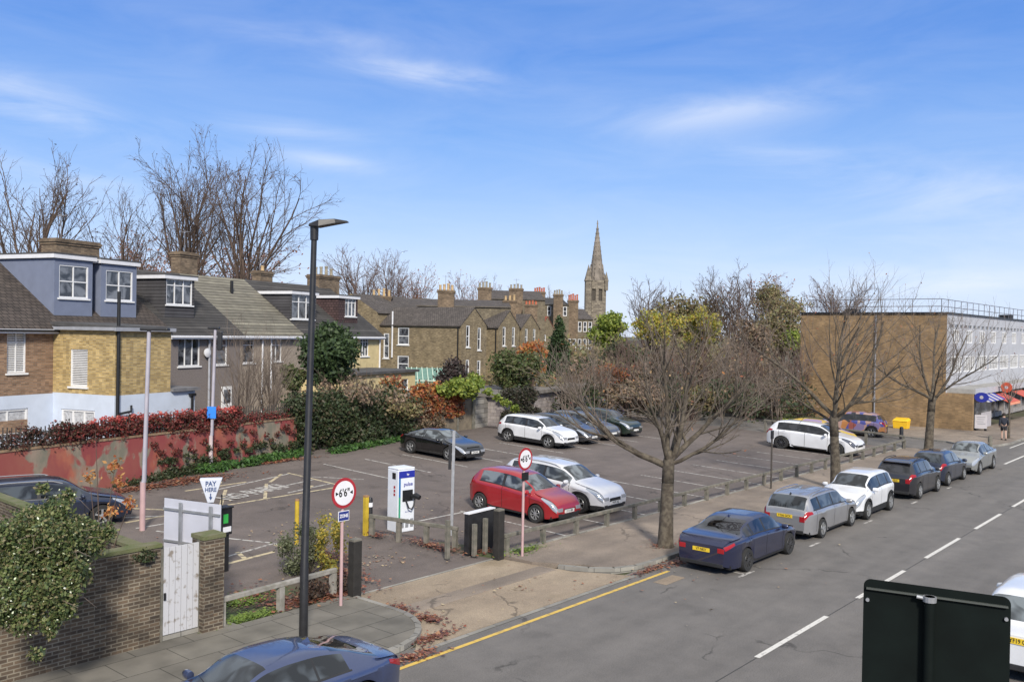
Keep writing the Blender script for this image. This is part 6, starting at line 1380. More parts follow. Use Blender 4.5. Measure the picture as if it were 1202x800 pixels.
# pay here beacon and the tariff board back
g,hh=post(246,690,560,248,0); zb=g[2]
t=thing('pay_here_sign','white wedge-shaped pay here sign on a grey post above the tariff board','sign',(g[0],g[1],zb),math.atan2(-g[1],-g[0])+R_(90)-R_(4))
mb=MB(); mb.tube([(0,.02,0),(0,.02,hh-.5)],.04,8); mb.build('post',m_galv,t)
mb=MB(); w0,w1,z0_,z1_=.075,.27,hh-.62,hh-.02
mb.add([(-w0,-.08,z0_),(w0,-.08,z0_),(w0,.08,z0_),(-w0,.08,z0_),(-w1,-.14,z1_),(w1,-.14,z1_),(w1,.14,z1_),(-w1,.14,z1_),],[(0,3,2,1),(4,5,6,7),(0,1,5,4),(1,2,6,5),(2,3,7,6),(3,0,4,7)]); fb=mb.build('sign_box',mat('pale_sign_plastic',(.62,.65,.72),.5,var=.05),t,bevel=.012)
tilt=math.atan2(.06,.6)
def on_face(z): return Matrix.Translation((0,-.085-.06*(z-z0_)/.6-.004,z))@Matrix.Rotation(R_(90)+tilt*1.0,4,'X')
m_bl=mat('navy_lettering',(.03,.07,.20),.6,var=0)
text_mesh('sign_lettering','PAY',.17,m_bl,fb,on_face(hh-.14),depth=.001,bold=.004,xs=.85); text_mesh('sign_lettering','HERE',.15,m_bl,fb,on_face(hh-.29),depth=.001,bold=.003,xs=.8)
mb=MB(); 
def af(x,z): return (x,-.092-.06*(z-z0_)/.6,z)
mb.poly([af(-.012,hh-.38),af(-.012,hh-.48),af(.012,hh-.48),af(.012,hh-.38)]); mb.poly([af(-.04,hh-.47),af(0,hh-.55),af(.04,hh-.47)]); mb.v=[(x,y-.004,z) for x,y,z in mb.v]; mb.build('arrow',m_bl,fb,uv=False)
a=onv(191,585,g[1]+.35); b=onv(262,592,g[1]-.05)
d0=math.dist((0,0),(g[0],g[1])); 
p0=atd(193,584,20.6); p1=atd(259,597,19.9); q0=atd(193,633,20.6)
t=thing('tariff_board','back of a white tariff board with grey rails behind the brick pillar','sign board',(p0[0],p0[1],0),math.atan2(p1[1]-p0[1],p1[0]-p0[0]))
Lb=math.hypot(p1[0]-p0[0],p1[1]-p0[1])
mb=MB(); mb.box(0,Lb,0,.02,1.0,p0[2]); mb.build('board',m_signb,t)
mb=MB(); mb.box(0,Lb,-.035,-.003,p0[2]-.26,p0[2]-.21); mb.build('rail',m_galv,t); mb=MB(); mb.box(0,Lb,-.035,-.003,p0[2]-.98,p0[2]-.93); mb.build('rail',m_galv,t)
for x in (Lb*.33,Lb*.86): mb=MB(); mb.box(x-.035,x+.035,-.08,-.037,0,p0[2]-.05); mb.build('post',m_galv,t)
# pay machine
g,hh=post(262,668,617,263,.05); t=thing('pay_machine','black parking ticket machine with a green panel beside the brick pillar','ticket machine',(g[0],g[1],.05),math.atan2(-g[1],-g[0])+R_(90)+R_(38))
Z_=1.75
mb=MB(); mb.box(-.11,.11,-.08,.08,0,Z_-.7); mb.build('pedestal',m_blackm,t); mb=MB(); mb.box(-.17,.17,-.13,.13,Z_-.7,Z_); mb.box(-.2,.2,-.16,.16,Z_+.003,Z_+.05); mb.build('cabinet',m_blackm,t,bevel=.01)
mb=MB(); mb.box(-.12,.03,-.14,-.132,Z_-.38,Z_-.14); mb.build('green_panel',mat('green_panel',(.04,.40,.07),.5,var=.05),t); mb=MB(); mb.box(-.13,.13,-.14,-.132,Z_-.62,Z_-.48); mb.build('keypad',m_sign_w,t)
mb=MB(); mb.tube([(.0,.1,Z_),(.0,.1,Z_+.35)],.02,6); mb.build('aerial',m_blackm,t)
# charger
a=G(457,627); b=G(478,634) if False else None
g=G(470,622); t=thing('charging_point','tall white electric vehicle charger with a blue top band and black connector','charger',g,math.atan2(-g[1],-g[0])+R_(90)+R_(36))
hh=2.02; Wc,Dc=.33,.30
mb=MB(); mb.box(-Wc,Wc,-Dc,Dc,.0,hh); mb.build('cabinet',mat('charger_white',(.70,.73,.78),.45,var=.04),t,bevel=.03)
mb=MB(); mb.prism([(-Wc,-Dc),(Wc,-Dc),(Wc,Dc),(-Wc,Dc)],hh+.002,hh+.06); mb.build('lid',mat('charger_white',(.7,.7,.7)),t,bevel=.02)
m_cb=mat('charger_blue',(.02,.03,.30),.4,var=.03); 
FX=-Dc-.012
mb=MB(); mb.box(-Wc+.02,Wc-.02,FX,-Dc-.003,hh-.26,hh-.04); mb.build('blue_band',m_cb,t); mb=MB(); mb.box(-Wc+.02,-Wc+.09,FX,-Dc-.003,1.15,hh-.263); mb.build('blue_stripe',mat('charger_stripe_blue',(.03,.16,.38),.4,var=.02),t)
mb=MB(); mb.box(-Wc+.02,-Wc+.09,FX,-Dc-.003,.48,1.147); mb.build('green_stripe',mat('charger_stripe_green',(.05,.30,.18),.4,var=.02),t)
text_mesh('lettering','pulse',.17,m_cb,t,Matrix.Translation((.06,FX,1.55))@XUP,depth=.001,bold=.002); text_mesh('lettering','bp',.09,m_sign_w,t,Matrix.Translation((.04,FX-.004,hh-.15))@XUP,depth=.001,bold=.002)
text_mesh('lettering','Scan to pay',.05,m_cb,t,Matrix.Translation((.06,FX,.66))@XUP,depth=.001)
mb=MB(); mb.box(-.16,.24,FX-.01,-Dc-.003,1.0,1.36); mb.build('screen_panel',m_black,t); mb=MB(); mb.tube([(.2,FX-.02,1.12),(.26,FX-.16,1.17),(.30,FX-.30,1.12)],[.08,.10,.08],10); mb.build('connector',m_black,t,autosmooth=50)
mb=MB(); mb.tube([(-.05,FX-.02,1.05),(.0,FX-.12,.8),(.1,FX-.14,.75),(.2,FX-.12,.85),(.26,FX-.1,1.08)],.025,8); mb.build('cable',m_black,t,autosmooth=50)
mb=MB(); mb.box(-Wc-.012,-Wc-.003,-.16,.02,hh-.30,hh-.1); mb.build('side_display',m_black,t)
for i in range(3): mb=MB(); mb.box(-.22+.19*i,-.10+.19*i,FX,-Dc-.003,.15,.42); mb.build('vent',m_galv,t)
for i in range(3): mb=MB(); mb.box(-Wc-.01,-Wc-.003,-.14,-.06,1.42-.12*i,1.5-.12*i); mb.build('warning_mark',m_rring,t)
# bollards
g,hh=post(429,628,580,429,0); t=thing('yellow_post','square yellow steel post with rusty top beside the charger','post',g,0)
mb=MB(); mb.box(-.065,.065,-.065,.065,0,1.22); mb.build('post',m_yp,t); mb=MB(); mb.box(-.07,.07,-.07,.07,1.222,1.27); mb.build('cap',m_ypd,t)
g,hh=post(434,620,583,434,0); t=thing('bollard','black bollard with a white band behind the yellow post','bollard',g,0)
mb=MB(); mb.lathe([(.085,0),(.085,.95),(.06,1.02)],14); mb.build('shaft',m_blackm,t,autosmooth=40); mb=MB(); mb.lathe([(.088,.72),(.088,.86)],14); mb.build('band',m_sign_w,t)
g,hh=post(348,640,590,348,0); t=thing('yellow_post','yellow steel post half hidden by the autumn shrub at the entrance','post',g,0)
mb=MB(); mb.lathe([(.065,0),(.065,1.35)],14); mb.build('post',m_yp,t,autosmooth=40); mb=MB(); mb.lathe([(.07,1.352),(.06,1.40)],14); mb.build('cap',m_ypd,t)
# the two big dark gate posts
for px,pb,lab in ((585,656,'thick dark timber gate post right of the entrance, beside the black cabinet'),(416,702,'thick dark timber gate post left of the entrance, by the width limit sign')):
    g=G(px,pb,.02); t=thing('gate_post',lab,'gate post',g,R_(2),'timber gate posts'); mb=MB(); mb.box(-.13,.13,-.11,.11,-.05,1.42); mb.build('post',mat('near_black_gate_timber',(.022,.02,.018),.85,var=.3,scale=5,bump=.4),t,bevel=.015); mb=MB(); mb.box(-.12,.12,-.10,.10,1.422,1.47); mb.build('cap',m_timber,t)
# black cabinet by the post
g=G(562,650,.05); t=thing('utility_cabinet','black box with a white lid edge between the low rails and the gate post','cabinet',(19.55,18.35,.06),R_(4))
g=onv(565,640,18.2); t.location=(g[0],18.25,.05)
mb=MB(); mb.box(-.62,.62,-.05,.12,0,1.2); mb.build('body',m_blackm,t,bevel=.01); mb=MB(); mb.box(-.64,.64,-.07,.14,1.203,1.235); mb.build('lid',m_sign_w,t)
# low rails: along the pavement, by the charger, left of the entrance
def rail_fence(name,label,a,b,nposts,hgt,m=None,cap=True,ph=.11):
    L=math.dist(a,b); ang=math.atan2(b[1]-a[1],b[0]-a[0]); za,zb=gz(a[1]),gz(b[1])
    t=thing(name,label,'fence',(a[0],a[1],za),ang); sl=(zb-za)/L
    mb=MB(); T=lambda p:(p[0],p[1],p[2]+p[0]*sl); mb.box(-.1,L+.1,-.055,.055,hgt,hgt+.11,T); mb.build('rail',m or m_timber,t,bevel=.015)
    for i in range(nposts):
        x=L*i/(nposts-1); mb=MB(); mb.box(x-.07,x+.07,-.065,.065,-.1,hgt-.003,T); mb.build('post',m or m_timber,t)
    return t
rail_fence('rail_fence','long low timber rail fence between the car park and the pavement',(20.3,17.45),(56.6,17.25),22,.55)
rail_fence('rail_fence','short timber rail along the side road at the far end of the car park',(56.9,17.4),(57.4,26.5),5,.75)
rail_fence('rail_fence','short low timber rail between the yellow post and the black cabinet',(18.75,21.7),(19.6,18.9),4,.62)
rail_fence('rail_fence','bleached timber rail between the brick pillar and the entrance post',(10.9,17.55),(14.1,17.75),3,.62,m=mat('bleached_timber',(.34,.32,.29),.9,var=0,c2=(.2,.19,.16),scale=5))
# pale stakes around the black cabinet
for k,(dx,hh_) in enumerate(((-.75,1.12),(.1,.95),(.62,1.05))):
    t=thing('timber_stake',['pale timber stake left of the black cabinet','pale timber stake in front of the black cabinet','pale timber stake between the black cabinet and the gate post'][k],'post',(19.35+dx*.9,17.95 if k else 18.3,.05),0,'stakes round the black cabinet'); mb=MB(); mb.box(-.06,.06,-.06,.06,0,hh_); mb.build('post',m_timber,t,bevel=.01)
# foreground sign seen from the back
p0=atd(1014,678,7.0); p1=atd(1187,701,6.62); L=math.dist(p0[:2],p1[:2]); ang=math.atan2(p1[1]-p0[1],p1[0]-p0[0])
t=thing('road_sign_back','large dark green back of a road sign on a black pole, close to the camera','road sign',(p0[0],p0[1],0),ang)
zt=(p0[2]+p1[2])/2; Hs=1.75
def rr(x0,x1,z0,z1,r,n=6):
    o=[]
    for cx_,cz_,a0 in ((x1-r,z1-r,0),(x0+r,z1-r,90),(x0+r,z0+r,180),(x1-r,z0+r,270)):
        for i in range(n+1): a=R_(a0+90*i/n); o.append((cx_+r*math.cos(a),cz_+r*math.sin(a)))
    return o
pts=rr(0,L,zt-Hs,zt,.055); mb=MB(); dzs=(p1[2]-p0[2])/L
f_=lambda x,z:(z+ (x-L/2)*dzs)
n=len(pts); mb.add([(x,0,f_(x,z)) for x,z in pts]+[(x,.004,f_(x,z)) for x,z in pts],[tuple(range(n)),tuple(range(2*n-1,n-1,-1))]+[(i,i+n,(i+1)%n+n,(i+1)%n) for i in range(n)]); mb.build('panel',m_dgs,t)
for zz_ in (zt-.075,zt-1.2):
    mb=MB(); mb.add([(.02,-.03,f_(.02,zz_)),(L-.02,-.03,f_(L-.02,zz_)),(L-.02,-.003,f_(L-.02,zz_)),(.02,-.003,f_(.02,zz_)),(.02,-.03,f_(.02,zz_+.012)),(L-.02,-.03,f_(L-.02,zz_+.012)),(L-.02,-.003,f_(L-.02,zz_+.012)),(.02,-.003,f_(.02,zz_+.012))],[(0,3,2,1),(4,5,6,7),(0,1,5,4),(1,2,6,5),(2,3,7,6),(3,0,4,7)]); mb.build('channel',mat('channel_edge',(.10,.11,.10),.4,.3,var=.1),t)
xp=L*.46
mb=MB(); mb.tube([(xp,-.045,0),(xp,-.045,zt-.06)],.038,14); mb.build('pole',m_dgs,t,autosmooth=40)
mb=MB(); mb.lathe([(.048,zt-.10),(.05,zt-.06)],14,(xp,-.045,0)); mb.build('clamp',m_galv,t); mb=MB(); mb.tube([(xp-.09,-.05,zt-.07),(xp-.04,-.05,zt-.075)],.014,8); mb.build('clamp_bolt',m_galv,t)
for x in (.03,L-.03): mb=MB(); mb.lathe([(.014,-.02),(.014,0)],8,(x,0,f_(x,zt-.16)),'y'); mb.build('bolt',m_galv,t)
# front brick wall, door and pillar
m_wallb=brickmat('dark_weathered_wall_brick',(.085,.065,.048),(.15,.105,.07),(.23,.20,.155),var=.5,ms=.013,bump=.8,tone=1.0)
WD=G(190,754,.1); WE=G(253,742,.1)
t=thing('garden_brick_wall','dark weathered brick garden wall with mossy coping along the left pavement','wall',(9.45,17.5,.1),0)
mb=MB(); mb.box(-9.5,0,0,.24,-.1,1.98); mb.build('wall_face',m_wallb,t); mb=MB(); mb.box(-9.5,.02,-.03,.27,1.983,2.06); mb.build('coping',mat('mossy_coping',(.16,.15,.09),.95,var=0,c2=(.10,.12,.04),scale=4,bump=.6),t)
c0=G(195,637,1.95); c1=G(20,580,1.95)
t=thing('garden_brick_wall','mossy-topped brick side wall running back from the pavement behind the ivy','wall',(9.3,17.85,.1),0)
a_=(9.3,17.8); b_=(c1[0]-.1,c1[1]+.1); ang=math.atan2(b_[1]-a_[1],b_[0]-a_[0]); L=math.dist(a_,b_); t.rotation_euler=(0,0,ang)
mb=MB(); mb.box(0,L+3,-.12,.12,-.1,1.86); mb.build('wall_face',m_wallb,t); mb=MB(); mb.box(0,L+3,-.15,.15,1.863,1.94); mb.build('coping',MATS['mossy_coping'],t)
t=thing('brick_pillar','square brick gate pillar with a mossy cap right of the white door','pillar',(10.62,17.62,.1),0)
mb=MB(); mb.box(-.26,.24,-.22,.24,-.1,1.98); mb.build('shaft',m_wallb,t); mb=MB(); mb.box(-.28,.26,-.24,.26,1.983,2.07); mb.build('cap',MATS['mossy_coping'],t)
t=thing('garden_door','weathered white plank door in the brick garden wall','door',(9.5,17.55,.1),0)
m_door=mat('peeling_white_door_paint',(.50,.50,.52),.8,var=0,c2=(.24,.21,.18),scale=7,thr=(.56,.68))
for i in range(6):
    x=.04+.135*i; mb=MB(); mb.box(x,x+.125,0,.035,.12,1.93); mb.build('plank',m_door,t)
mb=MB(); mb.box(-.03,.03,-.02,.09,.0,1.99); mb.build('frame_post',m_timber,t); mb=MB(); mb.box(.85,.93,-.01,.1,0,1.99); mb.build('frame_post',m_timber,t); mb=MB(); mb.box(0,.87,0,.06,0,.1); mb.build('threshold',m_kerb,t)
mb=MB(); mb.box(.05,.09,-.03,-.003,.85,1.0); mb.build('latch',m_blackm,t)
# climber over the wall
t=thing('ivy_climber','big tangled climber with pale flowers tumbling over the front garden wall','climber',(0,0,0))
bl=[]; rn=random.Random(5)
for (px,py,d,r,k) in [(55,648,15.5,.80,20),(100,640,16.2,.50,12),(25,670,15.0,.85,14),(70,700,15.2,.50,10),(62,740,15.1,.25,4),(12,640,16.5,.7,8),(85,615,17,.38,8)]:
    c=atd(px,py,d)
    for i in range(k):
        v=rvec(rn)*r*rn.random()**.5; q=r*rn.uniform(.2,.42); bl.append(((c[0]+v.x,c[1]+v.y*.5,c[2]+v.z),(q,q*.8,q),q*q))
for i in range(26):
    b=rn.choice(bl); v=rvec(rn); bl.append(((b[0][0]+v.x*.45,b[0][1]+v.y*.3,b[0][2]+v.z*.4+.05),(.13,.12,.12),.012))
bl=[b for b in bl if b[0][2]>.25]
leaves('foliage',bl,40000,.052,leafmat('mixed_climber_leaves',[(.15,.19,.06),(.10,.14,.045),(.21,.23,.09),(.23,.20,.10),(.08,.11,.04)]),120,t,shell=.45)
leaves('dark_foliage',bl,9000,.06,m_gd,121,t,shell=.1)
leaves('flowers',[(b[0],tuple(q*1.08 for q in b[1]),b[2]) for b in bl if b[0][2]>1.6],1100,.034,leafmat('pale_flowers',[(.62,.66,.48),(.5,.55,.36),(.7,.72,.6)],trans=False),122,t,shell=.95)
mb=MB()
for i in range(60):
    b=rn.choice(bl); p=Vector(b[0]); v=rvec(rn); mb.tube([p,p+v*.3,p+v*.55+Vector((0,0,-.12))],[.008,.006,.003],4)
mb.build('stems',m_twig,t,uv=False)
t=thing('ivy_clump','small ivy clump on top of the wall beside the white door','climber',(0,0,0)); c=G(158,636,2.0)
leaves('foliage',scatter_blobs((9.0,17.5,1.9),(.28,.15,.22),8,.12,6),1200,.05,m_iv,123,t,shell=.4)
# sapling with orange leaves in front of the estate car
t=thing('sapling','spindly sapling with orange-yellow leaves between the climber and the parked estate','sapling',(*atd(118,640,19.2)[:2],.1))
b0=t.location; tips=[]; mb=MB(); rn=random.Random(9)
for px,py in ((112,505),(140,565),(152,590),(105,560),(135,545),(128,600)):
    e=Vector(atd(px,py,19.2))-Vector(b0); mb.tube([(0,0,0),(e.x*.3,e.y*.3,e.z*.55),tuple(e)],[.025,.015,.005],5); tips.append(e)
mb.build('stems',m_twigd,t,uv=False)
blo=[(tuple(Vector(b0)+e),(.2,.2,.16),1) for e in tips[1:]]
leaves('leaves',blo,330,.07,m_or,130,t,shell=.1)
# shrub at the entrance, green left, yellow right
t=thing('entrance_shrub','loose shrub turning yellow beside the lamp column at the entrance','bush',(*G(362,672,.05)[:2],.05))
c=Vector(t.location); bl=[]; bl2=[]
for i in range(16): v=rvec(rn); bl.append(((c.x-.35*RT[0]+v.x*.5,c.y-.35*RT[1]+v.y*.4,.75+v.z*.55),(.28,.28,.25),1))
for i in range(12): v=rvec(rn); bl2.append(((c.x+.55*RT[0]+v.x*.3,c.y+.55*RT[1]+v.y*.3,.95+v.z*.7),(.22,.22,.25),1))
leaves('green_leaves',bl,4200,.055,leafmat('grey_green_leaves',[(.16,.18,.10),(.11,.13,.06),(.2,.21,.13),(.09,.10,.05)]),131,t,shell=.2)
leaves('yellow_leaves',bl2,2000,.06,leafmat('yellow_shrub_leaves',[(.42,.33,.05),(.32,.30,.06),(.5,.38,.07),(.2,.22,.06)]),132,t,shell=.2)
mb=MB()
for i in range(40): v=rvec(rn); v.z=abs(v.z)+.4; v.normalize(); v*=rn.uniform(.9,1.5); mb.tube([(0,0,0),(v.x*.4,v.y*.4,v.z*.65),(v.x*.9,v.y*.9,v.z)],[.012,.009,.004],4)
mb.build('stems',m_twig,t,uv=False)
t=thing('bramble','low dead bramble at the foot of the gate post left of the entrance','bush',(0,0,0)); leaves('stems_and_leaves',[((13.5,17.75,.3),(.5,.25,.28),1),((14.4,17.9,.25),(.4,.3,.22),1)],1300,.07,leafmat('dead_bramble',[(.10,.06,.045),(.14,.09,.06),(.06,.045,.035)]),133,t,shell=.2)
# ---------------------------------------------------------------- right-hand end: shops, people, bins, painted vehicles
def skin_figure(t,name,pts,edges,rad,m,sub=2):
    me=bpy.data.meshes.new(name); me.from_pydata(pts,edges,[]); o=bpy.data.objects.new(name,me); col.objects.link(o); o.parent=t
    o.modifiers.new('Skin','SKIN'); 
    for i,r in enumerate(rad): me.skin_vertices[0].data[i].radius=(r,r)
    me.skin_vertices[0].data[0].use_root=True
    s=o.modifiers.new('Sub','SUBSURF'); s.levels=sub; s.render_levels=sub
    dg=bpy.context.evaluated_depsgraph_get(); m2=bpy.data.meshes.new_from_object(o.evaluated_get(dg)); o.modifiers.clear(); o.data=m2; bpy.data.meshes.remove(me); m2.materials.append(m); m2.polygons.foreach_set('use_smooth',[True]*len(m2.polygons)); m2.name=name
    return o
m_skin=mat('skin',(.45,.29,.22),.6,var=.05); m_jack=mat('dark_navy_jacket',(.018,.022,.035),.85,var=.2,scale=8); m_hair=mat('dark_hair',(.03,.022,.018),.8,var=.1); m_short=mat('dark_shorts',(.025,.025,.03),.9,var=.2); m_shoe=mat('dark_shoes',(.03,.03,.03),.7,var=.1)
g=G(1178,516,.1); t=thing('person','person in a dark jacket and shorts walking along the pavement by the shops','person',(g[0],g[1],.1),R_(20))
# pelvis first; facing +x (walking away along the pavement)
P=[(0,0,.95),(0,0,1.15),(0,0,1.38),(0,0,1.50),(.02,0,1.60),(.02,0,1.70),
   (0,.10,.90),(.10,.10,.50),(-.02,.10,.09),(.12,.10,.04),
   (0,-.10,.90),(-.08,-.10,.50),(-.26,-.10,.13),(-.14,-.10,.05),
   (0,.19,1.40),(-.06,.25,1.14),(.04,.26,.90),(.07,.26,.80),(0,-.19,1.40),(.07,-.25,1.14),(.20,-.25,.94),(.25,-.25,.85)]
E_=[(0,1),(1,2),(2,3),(3,4),(4,5),(0,6),(6,7),(7,8),(8,9),(0,10),(10,11),(11,12),(12,13),(2,14),(14,15),(15,16),(16,17),(2,18),(18,19),(19,20),(20,21)]
Rr=[.14,.14,.15,.065,.09,.085,.09,.06,.045,.04,.09,.06,.045,.04,.07,.05,.038,.035,.07,.05,.038,.035]
skin_figure(t,'body',P,E_,Rr,m_skin)
jp=[(0,0,.93),(0,0,1.15),(0,0,1.40),(0,.19,1.41),(-.06,.25,1.14),(.03,.26,.93),(0,-.19,1.41),(.07,-.25,1.14),(.18,-.25,.97),(0,0,1.49)]
skin_figure(t,'jacket',jp,[(0,1),(1,2),(2,3),(3,4),(4,5),(2,6),(6,7),(7,8),(2,9)],[.175,.165,.175,.10,.075,.06,.10,.075,.06,.085],m_jack)
skin_figure(t,'shorts',[(0,0,.95),(0,.10,.86),(.07,.10,.60),(0,-.10,.86),(-.06,-.10,.60)],[(0,1),(1,2),(0,3),(3,4)],[.16,.12,.09,.12,.09],m_short)
mb=MB(); mb.lathe([(.02,1.80),(.08,1.79),(.108,1.73),(.112,1.66),(.09,1.60)],12,(.005,0,0)); mb.build('hair',m_hair,t,autosmooth=60)
for x,y in ((.05,.10),(-.2,-.10)): mb=MB(); mb.box(x-.08,x+.14,y-.045,y+.045,0,.09); mb.build('shoe',m_shoe,t,bevel=.025)
# corner kiosk front under the canopy
t=thing('corner_kiosk','small corner kiosk front with blue oval sign, striped awning and dark door','kiosk',(72.35,17.2,.1),0)
m_wh=mat('shop_white_panel',(.42,.40,.42),.6,var=.05); m_bl2=mat('shop_sign_blue',(.02,.03,.28),.5,var=.03)
mb=MB(); mb.box(0,2.0,0,.12,0,2.6); mb.build('door_surround',m_shopd,t)
mb=MB(); mb.box(.25,1.7,-.02,-.003,.1,2.0); mb.build('pane',m_glass,t)
mb=MB(); mb.box(2.05,5.2,.02,.12,0,1.15); mb.build('white_panel',m_wh,t); mb=MB(); mb.box(2.05,5.2,.03,.11,1.153,2.5); mb.build('shop_window',m_glass,t)
for i in range(4): mb=MB(); mb.add([(.0+i*1.35,-.02,2.55),(.68+i*1.35,-.02,2.55),(.68+i*1.35,-.9,2.1),(0+i*1.35,-.9,2.1),(.0+i*1.35,-.02,2.58),(.68+i*1.35,-.02,2.58),(.68+i*1.35,-.9,2.13),(0+i*1.35,-.9,2.13)],[(3,2,1,0),(4,5,6,7),(0,1,5,4),(1,2,6,5),(2,3,7,6),(3,0,4,7)]); mb.build('awning_stripe',m_wh,t)
for i in range(4): mb=MB(); mb.add([(.68+i*1.35,-.02,2.55),(1.35+i*1.35,-.02,2.55),(1.35+i*1.35,-.9,2.1),(.68+i*1.35,-.9,2.1),(.68+i*1.35,-.02,2.58),(1.35+i*1.35,-.02,2.58),(1.35+i*1.35,-.9,2.13),(.68+i*1.35,-.9,2.13)],[(3,2,1,0),(4,5,6,7),(0,1,5,4),(1,2,6,5),(2,3,7,6),(3,0,4,7)]); mb.build('awning_stripe',m_bl2,t)
mb=MB(); mb.lathe([(.42,-.04),(.42,.04)],20,(0,0,0),'x',T=lambda p:(p[0]-.1,p[1]*1.15-.5,p[2]*.85+2.45)); sg=mb.build('oval_sign',m_bl2,t)
mb=MB(); mb.lathe([(.13,-.002),(.13,.002)],16,(0,0,0),'x',T=lambda p:(p[0]-.145,p[1]-.5,p[2]+2.45)); mb.build('sign_mark',m_wh,sg)
g=G(1151,505,.1); t=thing('a_board','white pavement notice board standing outside the corner shop','notice board',(g[0],g[1],.1),R_(-60))
mb=MB(); mb.box(-.42,.42,-.03,.03,.15,1.15); b_=mb.build('board',m_wh,t); 
for i in range(4): mb=MB(); mb.box(-.3+.05*(i%2),.3-.06*(i%3),-.036,-.032,.95-.16*i,1.0-.16*i); mb.build('lettering_line',m_steel,b_)
mb=MB(); mb.box(-.36,-.30,-.2,.2,0,.15); mb.build('foot',m_blackm,t); mb=MB(); mb.box(.30,.36,-.2,.2,0,.15); mb.build('foot',m_blackm,t)
m_orr=mat('orange_red_sign',(.50,.08,.03),.5,var=.06)
t=thing('projecting_sign','round red projecting sign with a white mark over the shops','shop sign',(79.0,16.5,0),0)
mb=MB(); mb.lathe([(.40,-.06),(.40,.06)],20,(0,0,3.05),'x'); s_=mb.build('disc',m_orr,t); mb=MB(); mb.lathe([(.13,-.07),(.13,-.062)],14,(0,0,3.05),'x'); mb.build('sign_mark',m_wh,s_); mb=MB(); mb.tube([(0,0,3.05),(0,2,3.05)],.03,6); mb.build('bracket',m_black,t)
for i,(x,lab) in enumerate(((77.2,'orange-red shop awning nearest the corner, under the round red sign'),(84.0,'orange-red shop awning further along, at the right edge'))):
    t=thing('shop_awning',lab,'awning',(x,17.1,0),0,'orange shop awnings'); mb=MB(); L=3.6
    P=[(0,0,2.5),(L,0,2.5),(L,-1.2,1.95),(0,-1.2,1.95)]; mb.add(P+[(a,b,c+.04) for a,b,c in P],[(3,2,1,0),(4,5,6,7),(0,1,5,4),(1,2,6,5),(2,3,7,6),(3,0,4,7)]); mb.build('canvas',m_orr,t)
    mb=MB(); mb.box(0,L,-1.22,-1.204,1.78,1.97); mb.build('valance',mat('pale_orange_valance',(.75,.30,.18),.6,var=.05),t)
    for xx in (.1,L-.1): mb=MB(); mb.tube([(xx,0,2.0),(xx,-1.15,1.97)],.02,6); mb.build('arm',m_black,t)
# young tree with a thin trunk
g=G(1184,514,.1); t=thing('young_tree','slim young street tree beside the walking person','tree',(g[0],g[1],.1),0)
rn=random.Random(4); tips=[]; mb=MB(); mb.tube([(0,0,-.1),(0,0,.05),(.05,0,1.4),(0,0,2.6)],[.16,.09,.07,.05],8,caps=False); mb.build('trunk',m_bark,t,smooth=True)
mb=MB(); prm=[dict(n=5,wig=.12,up=.08,kids=6,**{'from':.2},ang=(20,45),len=.55,end=.3,sides=4),dict(n=4,wig=.12,up=.05,kids=4,**{'from':.1},ang=(20,45),len=.5,end=.3,sides=3,rmin=.008),dict(n=3,wig=.1,up=.03,kids=0,**{'from':.1},ang=(20,45),len=.5,end=.3,sides=3,rmin=.005)]
for i in range(6): az=i*1.05; grow(mb,(0,0,2.4),(math.cos(az)*.5,math.sin(az)*.5,.85),1.9,.035,0,prm,rn,tips)
mb.build('crown',m_twig,t,smooth=True,uv=False)
# bollards on the corner, rubbish things
for px,pb,hh,lab in ((1162,530,.95,'pale stone bollard on the pavement corner behind the silver saloon'),(1058,514,.8,'dark bollard beside the yellow grit bin'),):
    g=G(px,pb,.1); t=thing('bollard',lab,'bollard',(g[0],g[1],.1)); mb=MB(); mb.lathe([(.13,0),(.12,hh-.1),(.09,hh-.02),(.03,hh)],14); mb.build('shaft',m_timber if px>1100 else m_blackm,t,autosmooth=40)
g=G(1057,501,.1); t=thing('grit_bin','bright yellow grit bin against the tan brick wall','bin',(g[0]+.2,g[1],.1),R_(-90)); t.scale=(.75,.8,.8)
m_grit=mat('yellow_plastic',(.80,.48,.02),.5,var=.05); mb=MB(); mb.add([(-.65,-.4,0),(.65,-.4,0),(.65,.4,0),(-.65,.4,0),(-.72,-.45,.62),(.72,-.45,.62),(.72,.45,.75),(-.72,.45,.75)],[(0,3,2,1),(4,5,6,7),(0,1,5,4),(1,2,6,5),(2,3,7,6),(3,0,4,7)]); mb.build('body',m_grit,t,bevel=.03)
mb=MB(); mb.add([(-.76,-.5,.66),(.76,-.5,.66),(.76,.48,.80),(-.76,.48,.80),(-.6,-.38,.86),(.6,-.38,.86),(.6,.35,.98),(-.6,.35,.98)],[(0,3,2,1),(4,5,6,7),(0,1,5,4),(1,2,6,5),(2,3,7,6),(3,0,4,7)]); mb.build('lid',m_grit,t,bevel=.03)
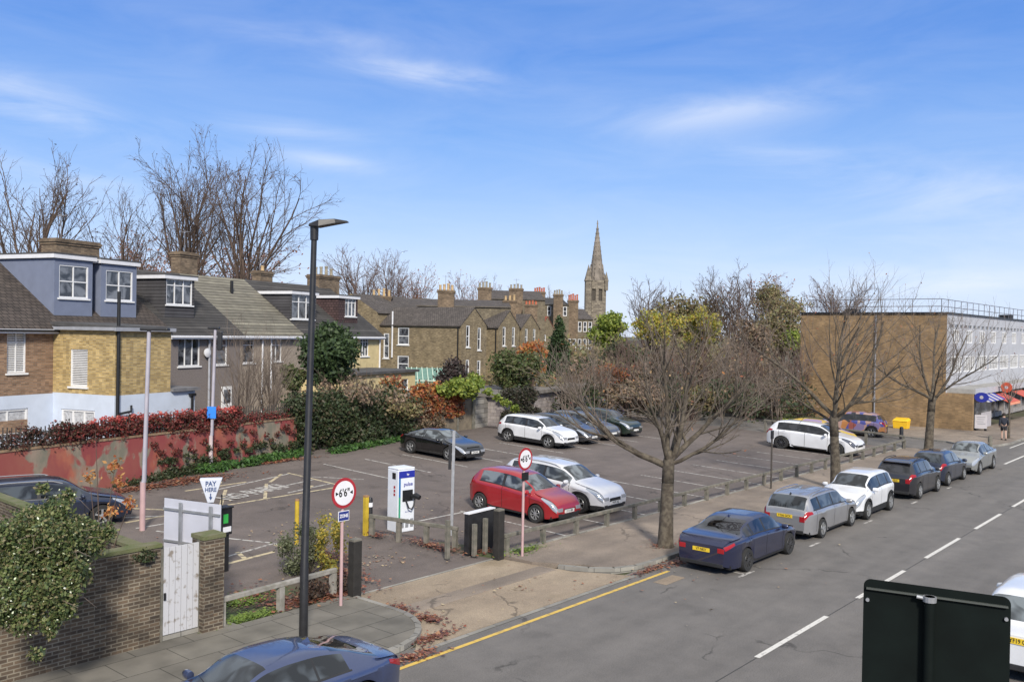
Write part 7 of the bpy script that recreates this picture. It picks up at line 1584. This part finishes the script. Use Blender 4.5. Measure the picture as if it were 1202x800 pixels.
# painted vehicles
def splash(name,cols,sc_):
    m,nt,b=newmat(name); b.inputs['Roughness'].default_value=.4
    v=N(nt,'ShaderNodeTexVoronoi'); v.inputs['Scale'].default_value=sc_; nt.links.new(objcoord(nt),v.inputs[0]); sp=nt.nodes.new('ShaderNodeSeparateColor'); nt.links.new(v.outputs['Color'],sp.inputs[0])
    cr=nt.nodes.new('ShaderNodeValToRGB'); cr.color_ramp.interpolation='CONSTANT'; e=cr.color_ramp.elements
    while len(e)<len(cols): e.new(.5)
    for i,c in enumerate(cols): e[i].position=i/len(cols); e[i].color=(*c,1)
    nt.links.new(sp.outputs[0],cr.inputs[0]); nt.links.new(cr.outputs[0],b.inputs['Base Color']); return m
m_graf=splash('multicoloured_painted_body',[(.42,.18,.06),(.07,.08,.28),(.22,.17,.30),(.4,.26,.22),(.03,.03,.04),(.3,.09,.07)],2.4)
g=G(1013,512,0)
make_car('small van painted in orange, purple and blue patches, behind the large white crossover','suv',m_graf,(62.0,22.3,gz(22.3)+.0),R_(100),sx=1.0,glass=m_cgp,cladding=True,cat='van',name='painted_van')
make_car('yellow and lilac painted car tucked beside the large white crossover','hatch',splash('yellow_lilac_painted_body',[(.55,.38,.04),(.5,.34,.06),(.3,.22,.36),(.55,.42,.1)],1.2),(54.6,21.6,gz(21.6)),-PI/2,sx=1.05,glass=m_cg,cat='car')
g=G(818,476,0); make_car('black car parked on higher ground behind the brambles','hatch',P_black,(66.0,47.0,gz(47)+.45),R_(-60),cat='car',sx=1.1)
g=G(795,496,0); make_car('dark car with a purple and orange painted rear, deep behind the bare tree','hatch',splash('purple_orange_painted_body',[(.02,.02,.03),(.02,.02,.04),(.3,.2,.5),(.03,.03,.05),(.6,.15,.08),(.5,.5,.55)],1.3),(54.0,38.0,gz(38)),R_(-70),cat='car')
g=G(925,503,0); t=thing('planter','small lime-yellow barrel planter at the car park edge','planter',g); mb=MB(); mb.lathe([(.34,0),(.42,.35),(.38,.7)],12); mb.build('tub',mat('lime_yellow_tub',(.55,.6,.05),.6,var=.1),t,autosmooth=40)
leaves('plant',[((g[0],g[1],g[2]+.85),(.4,.4,.25),1)],300,.12,m_gm,150,t,shell=.2)
bush('hedge_plants',1000,1042,468,492,84,m_gm,160,'green and yellow shrubs against the brick wall behind the painted van',cat='bush',n=1800,size=.18,k=10,trunk=False)
# satellite: small things on the road side
mb=MB(); mb.box(20.9,21.9,12.35,12.75,.003,.008); struct('road_patch',mb,m_conc)
